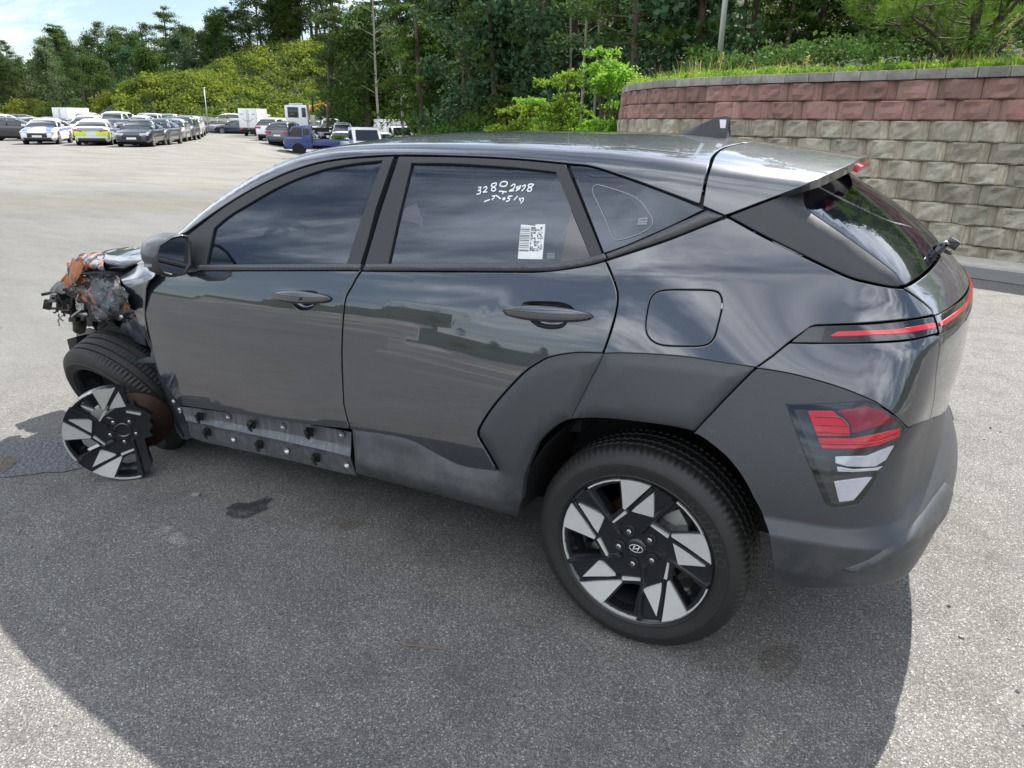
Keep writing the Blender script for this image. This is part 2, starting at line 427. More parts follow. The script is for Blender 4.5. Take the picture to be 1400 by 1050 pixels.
# ---------------------------------------------------------------- paints and trims
def car_paint():
    n=NT('charcoal_car_paint')
    f=n.noise(900,2,.5); c=n.mix(n.math('MULTIPLY',f,.5),(.017,.021,.031),(.036,.044,.061))
    dust=n.ramp(n.noise(3.2,6,.65),[(.45,0),(.8,1)]); sp=n.ramp(n.voro(75),[(.03,1),(.075,0)])
    spm=n.math('MULTIPLY',sp,n.ramp(n.noise(9,3,.6),[(.52,0),(.6,.6)]))
    c2=n.mix(n.math('MULTIPLY',dust,.07),c,(.20,.19,.17)); c2=n.mix(n.math('MULTIPLY',spm,.8),c2,(.3,.3,.29))
    n.set(Base_Color=c2,Metallic=.55,Roughness=n.math('ADD',n.math('MULTIPLY',dust,.1),.36),Coat_Weight=1.0,Coat_Roughness=n.math('ADD',n.math('MULTIPLY',dust,.03),.024),Coat_IOR=1.95,IOR=1.5)
    return n.m
M={}
M['paint']=car_paint()
def clad_mat():
    n=NT('grey_satin_cladding'); d=n.noise(3.5,6,.65); g=n.noise(420,3,.6); sc=n.ramp(n.noise(38,7,.8,dist=1.5),[(.60,0),(.68,1)]); sep=n.N.new('ShaderNodeSeparateXYZ'); n.L.new(n.tc(),sep.inputs[0])
    low=n.ramp(sep.outputs[2],[(.28,1),(.62,0)]); c=n.mix(d,(.026,.029,.034),(.037,.040,.047)); c=n.mix(n.math('MULTIPLY',n.math('MULTIPLY',low,n.ramp(n.noise(14,7,.75),[(.42,0),(.62,1)])),.42),c,(.15,.14,.125)); c=n.mix(n.math('MULTIPLY',n.math('MULTIPLY',sc,n.ramp(n.noise(2.6,3,.6),[(.5,0),(.62,1)])),.35),c,(.17,.17,.18))
    n.set(Base_Color=c,Roughness=n.math('ADD',n.math('MULTIPLY',d,.16),.36),Coat_Weight=.15,Coat_Roughness=.3).bump(g,.16,.003); return n.m
M['clad']=clad_mat()
M['trim']=simple('satin_black_trim',(.026,.027,.030),.52,0,.05,.12,10,.05,500)
M['seal']=simple('black_rubber_seal',(.006,.006,.007),.6,var=.2)
M['gloss']=simple('gloss_black_plastic',(.005,.005,.006),.06,0,1,.1,10)
M['mould']=simple('grey_belt_moulding',(.052,.053,.057),.38,0,.25,.12,30)
M['chrome']=simple('satin_chrome',(.5,.51,.53),.22,1,0,.1,20)
M['dark']=simple('dark_plastic',(.008,.008,.009),.75,var=.3)
M['mech']=simple('dirty_black_metal',(.018,.017,.016),.5,.4,0,.6,22,.4,60)
M['bare']=simple('dusty_bare_panel',(.055,.06,.07),.45,.5,.3,.3,18,.1,60)
def tinted_glass(name,tr,col=(.5,.52,.55),coatior=1.85):
    n=NT(name); N,L=n.N,n.L
    g=N.new('ShaderNodeBsdfPrincipled'); g.inputs['Base Color'].default_value=(.004,.006,.014,1); g.inputs['Specular Tint'].default_value=(.80,.90,1.0,1); g.inputs['Roughness'].default_value=.012; g.inputs['IOR'].default_value=coatior
    g.inputs['Specular IOR Level'].default_value=.62
    t=N.new('ShaderNodeBsdfTransparent'); t.inputs[0].default_value=tuple(col)+(1,)
    dn=n.ramp(n.noise(2.0,5,.6),[(.4,0),(.8,1)])
    b=N.new('ShaderNodeMixShader'); b.inputs[0].default_value=tr; L.new(g.outputs[0],b.inputs[1]); L.new(t.outputs[0],b.inputs[2])
    d=N.new('ShaderNodeBsdfDiffuse'); d.inputs[0].default_value=(.35,.34,.32,1)
    b2=N.new('ShaderNodeMixShader'); L.new(n.math('MULTIPLY',dn,.012),b2.inputs[0]); L.new(b.outputs[0],b2.inputs[1]); L.new(d.outputs[0],b2.inputs[2])
    L.new(b2.outputs[0],n.out.inputs[0]); N.remove(n.b); return n.m
M['glass']=tinted_glass('tinted_side_glass',.30,(.24,.25,.28))
M['rglass']=tinted_glass('tinted_rear_glass',.35,(.25,.26,.27))
# ---------------------------------------------------------------- the damaged SUV
suv=empty('damaged_suv',label='dark grey SUV with smashed front corner and a broken, tucked-under front wheel',cat='car')
suv.rotation_euler=(0,-PITCH,0); suv.location=(.34*math.sin(PITCH),0,.34-.34*math.cos(PITCH))
# seams (photograph pixels, turned into points of the body surface)
beltF=L_([(268,369.8),(494,369.2)]); 
seamF=cr([(240,372),(212,380),(199,403),(197,418),(200,439),(213.8,501),(222,520),(235.5,540),(248,555.5)])
seamM=cr([(494.5,369),(487,380),(480,393),(472,409),(468.5,440),(467,470),(467,495),(469,545),(471.5,562),(478.5,588)])
seamR=cr([(827.5,355),(834,370),(841,388),(844.4,403.4),(843,422),(837.7,444.3),(830,468),(824,484)])
seamR2=cr([(824,484),(812,508),(785.7,559.4),(779,574)])
botF=cr([(248,555.5),(300,563),(350,571),(418.6,581),(478.5,588)])
cladlow=cr([(478.5,588.5),(520,594),(560,603),(600,624),(632,638),(681,645.5)])
cladedge=cr([(681,645.5),(668,622),(656,602),(653,592),(658,580),(671,560),(690,537),(715,511),(735,497),(752,489),(786,483.5),(824,484)])
beltR_low=cr([(496.5,370),(600,370.6),(700,371),(737,370.6),(776,366.4),(811,360),(827.5,355)])
qbelt=cr([(829,355.5),(863,344.5),(914,327.5),(966,307),(991,297.5)])
tailline=cr([(991,296),(1000,299),(1038,320),(1077,339.5),(1154,376.5),(1190,387),(1218.6,392.2),(1236.6,394)])
tgseam1=cr([(1236.6,394),(1256,407.5),(1272.5,421.8),(1276.8,431.4)])
striptop=cr([(1276.8,431.4),(1243.6,436.8),(1190,442),(1150,443.8),(1118,445.2),(1109,447.5)])
stripL=L_([(1109,447.5),(1080,468)])
seamT=L_([(1080,468),(1057,487),(1034,503.5)])
qclad=cr([(1034,503.5),(985,496),(930,488),(860,483.8),(824,484)])
fuel=cr([(883,446),(887,418),(893,404),(907,397.5),(940,396.8),(975,398),(985,405),(986.5,420),(981,445),(975,463),(962,472),(930,473),(903,471),(888,462)],4,True)
hF=cr([(385,401),(410,397),(440,400),(450,408),(440,418),(426,425),(412,426),(396,418),(384,409)],3,True)
cupF=cr([(398,399),(412,397),(432,398),(436,406),(432,416),(424,424),(410,425),(400,417),(396,407)],3,True)
cupR=cr([(715,413),(738,411),(770,413),(785,422),(780,434),(770,448),(752,451),(734,447),(722,436),(712,424)],3,True)
fd=panel('front_door',J(beltF,seamM,botF[::-1],seamF[::-1]),mat=M['paint'],parent=suv,res=.026,gap=.006,thick=.03,holes=[cupF],hgap=0,mirror=True)
rd=panel('rear_door',J(beltR_low,seamR,cladedge[::-1],cladlow[::-1],seamM[::-1]),mat=M['paint'],parent=suv,res=.026,gap=.006,thick=.03,holes=[cupR],hgap=0,mirror=True)
qp=panel('quarter_panel',J(qbelt,tailline,tgseam1,striptop,stripL,seamT,qclad,seamR[::-1]),mat=M['paint'],parent=suv,res=.026,gap=.005,thick=.03,holes=[fuel],mirror=True)
fdoor=panel('fuel_door',fuel,mat=M['paint'],parent=qp,gap=.003,res=.03)
# window frames
glF=J(cr([(292,312),(311,296),(334,281.6),(385.7,252.5),(437,232.7),(480,223.5),(523,218.6)]),L_([(523,218.6),(501,280),(483,330),(474,361)]),L_([(474,361),(281,361.5)]),L_([(281,361.5),(292,312)]))
frF=J(cr([(256,322),(308.6,282),(360,252),(411.4,230.5),(462.9,219),(538,213.3)]),L_([(538,213.3),(513,286),(502,330),(491,366)]),L_([(491,366),(263,366)]),L_([(263,366),(256,322)]))
ff=panel('door_frame',frF,mat=M['trim'],parent=fd,res=.03,gap=.002,lv=.002,holes=[glF],hgap=.001,thick=.022,mirror=True)
wf=panel('window',glF,mat=M['glass'],parent=fd,res=.04,gap=-.004,lv=-.008,thick=.004,mirror=True)
glR=J(cr([(562,222.5),(620,223),(700,228),(760,234.5)]),L_([(760,234.5),(780,286.7)]),L_([(780,286.7),(764,360)]),L_([(764,360),(530,361)]),L_([(530,361),(544,297),(562,222.5)]))
glRall=J(cr([(562,222.5),(620,223),(700,228),(760,234.5)]),L_([(760,234.5),(808,352)]),cr([(808,352),(790,357),(764,360.5)]),L_([(764,360.5),(530,361.5)]),L_([(530,361.5),(544,297),(562,222.5)]))
frR=J(cr([(545,213.6),(634,215),(711,219),(773.5,225)]),L_([(773.5,225),(825,352)]),cr([(825,352),(800,361),(760,366),(700,366.5)]),L_([(700,366.5),(497,366.5)]),L_([(497,366.5),(520,290),(545,213.6)]))
panel('door_frame',frR,mat=M['trim'],parent=rd,res=.03,gap=.002,lv=.002,holes=[glRall],hgap=.001,thick=.022,mirror=True)
wr=panel('window',glR,mat=M['glass'],parent=rd,res=.04,gap=-.003,lv=-.008,thick=.004,mirror=True)
panel('window_applique',J(L_([(781,287),(808,352.5)]),cr([(808,352.5),(790,357.5),(765,361)]),L_([(765,361),(781,287)])),mat=M['gloss'],parent=rd,res=.03,gap=.001,lv=-.003,mirror=True)
panel('belt_moulding',J(L_([(269,363),(491,361.5)]),L_([(491,361.5),(489,369)]),L_([(489,369),(266,369.6)]),L_([(266,369.6),(269,363)])),mat=M['mould'],parent=fd,res=.03,gap=.0,lv=.009,bevel=(.006,.007),mirror=True)
panel('belt_moulding',J(cr([(498,361.5),(620,361),(711,361.3),(763,359.5),(800,353.5),(824.5,347)]),L_([(824.5,347),(827.5,353.5)]),cr([(827.5,353.5),(811,359.5),(776,366),(737,370.3),(620,370),(494,369.5)]),L_([(494,369.5),(498,361.5)])),mat=M['mould'],parent=rd,res=.03,gap=.0,lv=.009,bevel=(.006,.007),mirror=True)
# quarter glass and its moulding
qg=J(cr([(778.5,226),(811,229.5),(863,247),(914,266),(963,286)]),cr([(963,286),(925,305),(888.6,321.5),(855,336),(825.5,346.5)]),L_([(825.5,346.5),(800,281),(778.5,226)]))
panel('quarter_window',qg,mat=M['glass'],parent=qp,res=.03,gap=.002,lv=-.001,thick=.02,mirror=True)
qm=J(cr([(827,347.5),(855,337),(888.6,322.5),(925,306),(967,287.6)]),L_([(967,287.6),(989,295.5)]),cr([(989,295.5),(966,305.5),(914,326),(863,343),(830,354)]),L_([(830,354),(827,347.5)]))
panel('belt_moulding',qm,mat=M['mould'],parent=qp,res=.03,gap=.001,lv=.008,bevel=(.008,.007),mirror=True)
# rounded outline printed on the quarter glass
def ribbon(px,w,name,mat,parent,lv=.001,Fn=FB,h=.0006):
    P,ok,_=hit(px,Fn,lv);V,Fc=offset_strip(P,grad(Fn,P),w,h,mat,name,parent);return V,Fc
def ribbons(name,strokes,w,mat,parent,lv=.001,Fn=FB):
    b=MB()
    for s in strokes:
        V,Fc=ribbon(np.array(s,float),w,name,mat,parent,lv,Fn);b.add(V,Fc)
    return b.build(name,mat,parent)
M['white']=simple('white_marker_ink',(.75,.77,.78),.6,var=.1)
M['print']=simple('grey_glass_print',(.22,.23,.24),.5)
A0=lambda pts,ox,oy,s:[(ox+x/s,oy+y/s) for x,y in pts]
tri=cr(A0([(205,405),(250,405),(420,465),(490,540),(515,600),(480,640),(400,675),(330,693),(305,680),(270,600),(225,500),(197,440)],760,150,3.889),4,True)
ribbons('glass_outline_print',[np.vstack([tri,tri[:1]])],.003,M['print'],qp,.0012)
mk=A0([(435,585),(455,580),(490,578)],760,150,3.889),A0([(437,595),(488,593)],760,150,3.889),A0([(433,607),(486,606)],760,150,3.889)
ribbons('glass_stamp',mk,.006,M['print'],qp,.0012)
# C-pillar finisher
cp=J(L_([(996,295.5),(1050,274.5),(1102,253.5)]),L_([(1102,253.5),(1099.5,258),(1099.5,272)]),cr([(1099.5,272),(1104.5,286),(1129,303.5),(1180,339.5),(1218,368),(1228,379),(1233,391)]),cr([(1233,391.5),(1218,391),(1190,385.5),(1154,374.8),(1077,337.5),(1038,318),(1003,299)]),L_([(1003,299),(996,295.5)]))
panel('pillar_finisher',cp,mat=M['trim'],parent=suv,res=.026,gap=.003,lv=.0,mirror=True)
def near_uv(px,Fn=FB,lv=0,kind='S'): 
    P,ok,_=hit(px,Fn,lv);return to_uv(P,kind)
def both(uvs): # near half path whose ends lie near the centre line -> closed symmetric polygon (S)
    a=np.array(uvs,float);b=a[::-1].copy();b[:,0]=2*U90-b[:,0];return np.concatenate([a,b])
def bothC(uvs,v90=.75*math.pi/2):
    a=np.array(uvs,float);b=a[::-1].copy();b[:,1]=2*v90-b[:,1];return np.concatenate([a,b])
tg=empty('tailgate'); tg.parent=suv
g1=near_uv(cr([(1099.5,273),(1105,286.5),(1129,304.5),(1180,340.5),(1219,369),(1229,380),(1233.5,391.5)]))
zb=g1[-1,1]
guv=both(np.vstack([[U90-.001,1.425],[g1[0,0],1.425],g1,[[U90*.75+g1[-1,0]*.25,zb-.002],[U90-.001,zb-.004]]]))
panel('rear_window',uv=guv,mat=M['rglass'],parent=tg,res=.03,gap=.004,lv=-.002,thick=.02)
s1=near_uv(tgseam1)
ut=np.vstack([[U90-.001,zb-.004],[g1[-1,0]*.5+U90*.5,zb-.002],[s1[0,0],zb-.001],s1,[[U90*.5+s1[-1,0]*.5,1.092],[U90-.001,1.083]]])
panel('tailgate_skin',uv=both(ut),mat=M['paint'],parent=tg,res=.028,gap=.0035)
s2=near_uv(cr([(1276.8,431.4),(1281,443),(1284,456)]))
st=np.vstack([[U90-.001,1.083],[U90*.5+s1[-1,0]*.5,1.092],s2,[[U90*.5+s2[-1,0]*.5,1.035],[U90-.001,1.028]]])
panel('light_bar',uv=both(st),mat=M['gloss'],parent=tg,res=.028,gap=.001,lv=.002)
s3=near_uv(cr([(1284,456),(1284.5,475),(1280,508.6),(1277,545),(1271.4,573.5)]))
lt=np.vstack([[U90-.001,1.028],[U90*.5+s2[-1,0]*.5,1.035],s3,[[s3[-1,0]+.15,.765],[U90-.3,.735],[U90-.001,.73]]])
def tgl(P): # plate recess step
    return -.03*sstep(.52,.46,np.abs(P[...,1]))*sstep(.86,.80,P[...,2])
panel('tailgate_skin',uv=both(lt),mat=M['paint'],parent=tg,res=.028,gap=.0035,lvl=None)
# light strip on the body corner
sp=J(cr([(1082,467),(1096,456),(1110.7,446.6),(1150,445),(1190,443.3),(1243.6,438),(1276,432.6)]),L_([(1276,432.6),(1282.5,455)]),cr([(1282.5,455),(1243.6,463.6),(1190,467.5),(1140,468.6),(1083,468.6)]),L_([(1083,468.6),(1082,467)]))
ls=panel('light_strip',sp,mat=M['gloss'],parent=suv,res=.02,gap=.0015,lv=.001,mirror=True)
M['red']=simple('red_lamp_lens',(.62,.012,.02),.12,0,1,.1,40)
M['redd']=simple('dark_red_lens',(.25,.006,.012),.12,0,1,.3,60)
M['clear']=simple('clear_lamp_lens',(.55,.57,.6),.12,.3,1,.2,50)
M['smoke']=simple('smoked_lamp_housing',(.03,.033,.035),.15,0,1,.3,30)
rb=J(L_([(1135.4,458.9),(1145,454),(1190,452)]),cr([(1190,452),(1232.9,449.2),(1278.5,441.5)]),L_([(1278.5,441.5),(1280,447)]),cr([(1280,447),(1233,455),(1190,457.4),(1160,458.6),(1135.4,459.2)]))
panel('red_lens_bar',rb,mat=M['red'],parent=ls,res=.02,gap=0,lv=.004,mirror=False)
r1=near_uv(cr([(1282.5,440),(1295,434.5),(1308,427),(1318,417),(1325,406)]));r2=near_uv(cr([(1283.5,445),(1296,439.5),(1309,431.5),(1319,421.5),(1326,411)]))
r1[:,0]=np.linspace(r1[0,0],U90,len(r1));r2[:,0]=r1[:,0]
panel('red_lens_bar',uv=np.concatenate([r1,(r1[::-1]*[-1,1]+[2*U90,0]),(r2*[-1,1]+[2*U90,0]),r2[::-1]]),mat=M['red'],parent=tg,res=.03,gap=0,lv=.005)
# grey end tile of the strip
panel('strip_end_tile',J(L_([(1084,467.3),(1098,457),(1111,448.2),(1127,448)]),L_([(1127,448),(1123,466.8)]),L_([(1123,466.8),(1084,467.3)])),mat=M['smoke'],parent=ls,res=.02,gap=0,lv=.0035)
# painted corner under the strip
cladcurve=cr([(1034,503.8),(1046,505),(1070,509),(1093.6,514),(1143,528),(1188,545.5),(1205,555),(1222,566.5),(1243.6,587)])
tp=J(L_([(1080,469),(1110,469.6)]),cr([(1110,469.6),(1190,468.9),(1243.6,465.2),(1284,456.5)]),cr([(1284,456.5),(1284.5,475),(1280,508.6),(1277,545),(1271.4,573.5)]),L_([(1271.4,573.5),(1243.6,587)]),cladcurve[::-1],seamT[::-1])
panel('bumper_corner',tp,mat=M['paint'],parent=suv,res=.024,gap=.003,mirror=True)
# cladding
arch=cr([(706.5,709.5),(711,684),(714.6,654),(729,615),(738,601),(751.8,588),(764,580),(777.7,574.8),(800,573),(829.5,573.6),(862,577),(894,581),(920,585),(946,591),(962,599),(975,608.6),(992,623),(1007.5,641),(1020,660),(1030,679.8),(1038,694),(1043,705.7),(1048,720),(1050,735),(1054,765),(1058.5,797.5)])
def cut(c,a,b):
    i=np.sqrt(((c-np.array(a))**2).sum(1)).argmin();j=np.sqrt(((c-np.array(b))**2).sum(1)).argmin();return c[i:j+1]
cl1=J(cladlow,cladedge,seamR2,cut(arch,(706.5,709.5),(777.7,574.8))[::-1],L_([(706.5,709.5),(640,690.5),(560,669),(484,649)]),L_([(484,649),(481,615),(478.5,588.5)]))
def lowfacet(P): # the lower cladding leans in below a crisp line
    z=P[...,2];k=sstep(-.36,-.52,P[...,0]);return k*.034*np.clip((.515-z)/.085,0,1)-.055*np.clip((.42-z)/.14,0,1)
panel('door_cladding',cl1,mat=M['clad'],parent=rd,res=.022,gap=.002,lv=.008,bevel=(.03,.010),thick=.03,mirror=True,lvl=lowfacet)
cl2=J(seamR2[::-1],cr([(824,484),(860,483.8),(930,488),(985,496),(1034,503.5)]),L_([(1034,503.5),(992,546),(949,591.5)]),cut(arch,(777.7,574.8),(946,591))[::-1])
panel('arch_cladding',cl2,mat=M['clad'],parent=qp,res=.022,gap=.002,lv=.008,bevel=(.03,.010),thick=.05,mirror=True)
lamp=J(L_([(1074.6,552.5),(1120,551.8)]),cr([(1120,551.8),(1150,550.8),(1177,548.5),(1185,546.6)]),cr([(1185,546.6),(1210,560),(1230,574),(1242.9,586.4)]),L_([(1242.9,586.4),(1210,637),(1180,684)]),cr([(1180,684),(1172,689.5),(1147,694),(1136,693.5),(1129,689.7)]),L_([(1129,689.7),(1100,621),(1074.6,552.5)]))
# bumper: skirt with the lamp opening; faceted ledge and blade below
def bl(P):
    x,y,z=P[...,0],P[...,1],P[...,2]; a=np.clip(np.arctan2(x,-y),0,1.6)
    k_=sstep(.6,1.0,a); zt=.578+.024*k_; led=.028*(1-.8*k_)*np.clip((zt-z)/(.038+.032*k_),0,1)
    zi=.51+.05*sstep(.6,1.4,a); blade=.008*np.clip((zi-z)/.05,0,1)*sstep(.45,1.0,a)
    al=.548+(z-.582)*.826; led=led-.016*np.clip((a-al)/.3,0,1)*np.clip((z-.56)/.05,0,1)
    return led+blade-.03*np.clip((.43-z)/.10,0,1)
b1=near_uv(J(L_([(949,591.5),(992,546),(1034,503.5)]),cladcurve,L_([(1243.6,587),(1271.4,574)])),FB,.006)
b1=np.vstack([b1,[[U90-.45,.76],[U90-.3,.74],[U90-.001,.73]]])
ac=near_uv(cut(arch,(946,591),(1058.5,797.5)),FB,.006)
lb=near_uv(cr([(1058.5,797.5),(1090,799),(1120,799),(1167,790)]),FB,.0)
blow=np.vstack([ac[-1:],lb,[[.85*.95,.40],[.85*1.15,.41],[U90-.2,.42],[U90-.001,.42]]])
mid=[]
bp=np.vstack([ac[::-1][:0],b1[:1],b1[1:]])
poly=np.concatenate([b1,(b1[::-1]*[-1,1]+[2*U90,0]),((ac)*[-1,1]+[2*U90,0]),(blow*[-1,1]+[2*U90,0]),blow[::-1],ac[::-1]])
lamp_uv=near_uv(lamp,FB,.006)
lampm=lamp_uv*[-1,1]+[2*U90,0]
bumper=panel('rear_bumper',uv=poly,mat=M['clad'],parent=suv,res=.014,gap=.002,lv=.006,hole_uv=[lamp_uv,lampm],hgap=.001,thick=.05,lvl=bl)
# tail lamp: housing, then lens pieces
tl=panel('tail_lamp',lamp,mat=M['smoke'],parent=suv,res=.02,gap=.0015,lv=.004,thick=.03,mirror=True)
def c4(p): return [(1020+x/3.3875,520+y/3.3875) for x,y in p]
def piece(name,pts,m,lv,par=tl,gap=.0015): return panel(name,L_(c4(pts+[pts[0]]),5)[:-1],mat=M[m],parent=par,res=.02,gap=gap,lv=lv,thick=.006)
panel('lamp_surround',lamp,mat=M['gloss'],parent=tl,res=.02,gap=.0015,lv=.0055,thick=.004,holes=[L_(c4([(222,133),(470,138),(560,100),(650,128),(735,225),(500,560),(440,572),(395,568),(222,133)]),5)[:-1]],hgap=0)
piece('red_lens',[(285,142),(400,140),(440,175),(478,205),(482,258),(330,258)],'red',.009)
piece('red_lens',[(418,142),(560,120),(640,140),(690,185),(640,205),(490,250),(485,205),(450,165)],'redd',.009)
piece('red_lens',[(332,268),(490,270),(600,250),(715,222),(712,262),(620,300),(510,318),(352,316)],'red',.009)
piece('clear_lens',[(412,352),(560,350),(690,300),(650,370),(600,400),(560,402),(470,400),(412,384)],'clear',.009)
piece('clear_lens',[(420,398),(500,412),(600,405),(640,395),(612,418),(500,426),(422,424)],'clear',.008)
piece('clear_lens',[(406,468),(590,446),(540,510),(500,556),(430,566)],'clear',.009)
lip=J(cr([(1150,782),(1190,768),(1226,744),(1258,712),(1280,683),(1297,660)]),cr([(1297,660),(1303,668),(1303,679),(1292,710),(1269,735),(1226,762),(1168,787)]),L_([(1168,787),(1150,782)]))
panel('bumper_lip',lip,mat=M['clad'],parent=bumper,res=.016,gap=.001,lv=.016,bevel=(.007,.010),thick=.03,lvl=bl,mirror=True)
def lrib(pts,w,m): 
    P,_,_=hit(cr(c4(pts),3),FB,.0118);V,Fc=offset_strip(P,grad(FB,P),w,.0008,None,None,None);MB().add(V,Fc).build('lens_rib',M[m],tl)
lrib([(318,168),(430,172),(470,205)],.004,'redd');lrib([(322,205),(476,212)],.003,'redd');lrib([(328,240),(480,245)],.004,'redd');lrib([(345,292),(510,296),(620,282),(712,245)],.004,'redd');

M['cover']=tinted_glass('clear_lamp_cover',.93,(.93,.93,.95),1.6)
panel('lamp_cover',lamp,mat=M['cover'],parent=tl,res=.02,gap=.002,lv=.013,thick=.004)
# roof, pillars, windscreen, spoiler (panels wrapped about a fore-and-aft axis)
V90=.75*math.pi/2
fl=near_uv(cr([(253,318),(308.6,279.5),(360,249.8),(411.4,228.2),(462.9,216.5),(540,211),(634,212.6),(711,216.6),(775.7,222.8),(811,227.2),(863,244.3),(914,263.4),(957,279.5)]),FS,0,'C')
rs=near_uv(cr([(957,279.5),(963,250),(970,225),(976,210.8),(991,200.5),(1017,194.5)]),FS,0,'C')
xh=-1.56
ins=np.array([(xh,V90-.26),(xh-.06,V90-.56),(-1.75,.36),(-2.0,.20),(-2.2,.08)])
def vC(x,y): # v of the surface point above/at (x,y)
    z=np.interp(x,*ZT)-.1*y*y;return .75*math.atan2(z-float(zax(x)),-y)
insA=np.array([(xh,vC(xh,-.001)),(xh-.015,vC(xh,-.3)),(xh-.05,vC(xh-.05,-.555)),(-1.8,vC(-1.8,-.60)),(-2.05,vC(-2.05,-.64)),(-2.28,vC(-2.28,-.665))])
rp=np.vstack([fl,rs,[[.055,V90-.2],[.06,V90-.001]]])
roof_uv=np.concatenate([bothC(np.vstack([insA[:0],fl[:],rs,[[rs[-1,0]+.01,V90-.25],[rs[-1,0]+.012,V90-.001]]]))])
# roof outline = near side + mirrored far side, then the windscreen opening in front
far=roof_uv[len(roof_uv)//2:]
near=roof_uv[:len(roof_uv)//2]
insF=insA[::-1].copy()
front=np.vstack([insA*[1,-1]+[0,2*V90]])[::-1]
roof_poly=np.concatenate([near,far,front,insA])
roof=panel('roof',uv=roof_poly,kind='C',Fn=FS,mat=M['paint'],parent=suv,res=.03,gap=.004,thick=.03)
M['wglass']=tinted_glass('windscreen_glass',.45,(.3,.31,.31))
panel('windscreen',uv=np.concatenate([insA[::-1],(insA*[1,-1]+[0,2*V90])]),kind='C',Fn=FS,mat=M['wglass'],parent=suv,res=.05,gap=.002,lv=-.004)
sx=rs[-1,0]+.02
spl=near_uv(J(cr([(961,281),(966,251),(973,226),(979,212),(992,202),(1018,195.5)])),FS,0,'C')
spe=near_uv(L_([(961,281),(991,294),(1000,291.2),(1050,272),(1103,251.3),(1140,234.5),(1170,221)]),FS,0,'C')
spoiler_near=np.vstack([[[spl[-1,0]+.012,V90-.001],[spl[-1,0]+.01,V90-.25]],spl[::-1],spe[1:],[[.405,V90-.3],[.412,V90-.001]]])
spo=panel('spoiler',uv=bothC(spoiler_near),kind='C',Fn=FS,mat=M['paint'],parent=suv,res=.028,gap=.002,thick=.028,bevel=None)
# ditch line of the roof
for s in (1,-1):
    b=MB()
    xs=np.linspace(-1.5,.0,40);yy=-.565-.012*np.cos((xs+.75)*1.6);P=np.stack([xs,s*yy,np.interp(xs,*ZT)-.1*yy*yy],-1)
    P=np.array([cast(np.array([p[0],0,1.2]),np.array([[0,p[1],p[2]-1.2]])/np.hypot(p[1],p[2]-1.2),FS,.0015)[0] for p in P])
    V,Fc=offset_strip(P,grad(FS,P),.008,.0008,None,None,None);b.add(V,Fc)
    b.build('roof_ditch_moulding',M['seal'],roof)
# fin antenna
def hitT(px,z): # point on level z in car frame
    d=cdir(np.array(px,float));t=(z-CAMC[2])/d[2];return CAMC+t*d
fb=on_y(np.array([(929,182.5),(997,188)],float),.02)
def fin():
    b=MB();P0,P1=fb[0],fb[1];L=P1[0]-P0[0];V=[];n=9
    outl=[(0,0),(.12,.022),(.3,.05),(.5,.085),(.7,.113),(.88,.13),(.975,.128),(.985,.11),(.955,.07),(.985,.03),(1.0,0)]
    k=L/.21
    rows=[(0,1.0),(.25,.85),(.5,.62),(.75,.38),(1,.1)]
    for t,(u,h) in enumerate(outl):
        w=.034*math.sin(math.pi*min(max(u,.02),.98))**.6 if u<.7 else .034*(.9-.3*(u-.7))
        for f,ws in rows:
            z=P0[2]-.004+(P1[2]-P0[2])*u+h*f*k*.66
            V+= [(P0[0]+u*L,.02-w*ws,z),(P0[0]+u*L,.02+w*ws,z)]
    m=len(rows)*2;F=[]
    for i in range(len(outl)-1):
        for j in range(len(rows)-1):
            a=i*m+j*2;F+=[(a,a+m,a+m+2,a+2),(a+1,a+3,a+m+3,a+m+1)]
        F.append((i*m+m-2,(i+1)*m+m-2,(i+1)*m+m-1,i*m+m-1))
    e=(len(outl)-1)*m
    for j in range(len(rows)-1): F.append((e+j*2,e+j*2+1,e+j*2+3,e+j*2+2))
    b.add(V,F);o=b.build('fin_antenna',M['trim'],roof,False)
    s=MB();q=on_y(np.array([(984,163.5),(993,163.5),(991.5,175),(985,175)],float),-.022)
    s.prism([Vector(v) for v in q],(0,-.002,0),(0,.001,0));s.build('paper_sticker',M['white'],o)
fin()
# ---------------------------------------------------------------- shell, interior, wheel housings
def shell():
    V=[];F=[];us=np.concatenate([np.arange(-2.24,0,.07),np.linspace(0,2*U90,46)])
    far=np.arange(.07,2.25,.07)
    zs=np.arange(.36,1.03,.05);rows=[]
    for z in zs:
        uv=np.stack([us,us*0+z],-1);near=np.minimum(us,2*U90)
        P=from_uv(uv,'S',FB,-.045); Q=from_uv(np.stack([-far,far*0+z],-1),'S',FB,-.045)*[1,-1,1]
        rows.append(np.vstack([P,Q]))
    R=np.array(rows);m=R.shape[1];V=R.reshape(-1,3)
    for i in range(len(zs)-1):
        for j in range(m-1):
            c=(R[i,j]+R[i+1,j+1])/2
            if c[0]<-.3 and zs[i]<.58: continue
            if abs(c[1])>.5 and math.hypot(c[0]-.02,c[2]-.37)<.46: continue
            F.append((i*m+j,i*m+j+1,(i+1)*m+j+1,(i+1)*m+j))
    mesh('inner_shell',V,F,M['dark'],suv,True)
shell()
b=MB(); b.box((-1.1,0,.30),(2.35,1.45,.10)); b.box((.35,0,.40),(.7,1.15,.12)); b.box((-2.75,.1,.42),(.75,.9,.2)); b.build('underbody',M['dark'],suv)
for s in (-1,1):
    b=MB(); pr=[]
    for k in range(25):
        t=math.pi*(.02+.98*k/24); pr.append((.025+.425*math.cos(t),.37+.425*math.sin(t)))
    V=[(x,s*.87,z) for x,z in pr]+[(x,s*.50,z) for x,z in pr]; b.add(V,[(k,k+1,26+k,25+k) for k in range(24)])
    n=len(b.V); b.add([(x,s*.50,z) for x,z in pr],[tuple(range(25))])
    b.build('wheel_housing',M['dark'],suv,True)
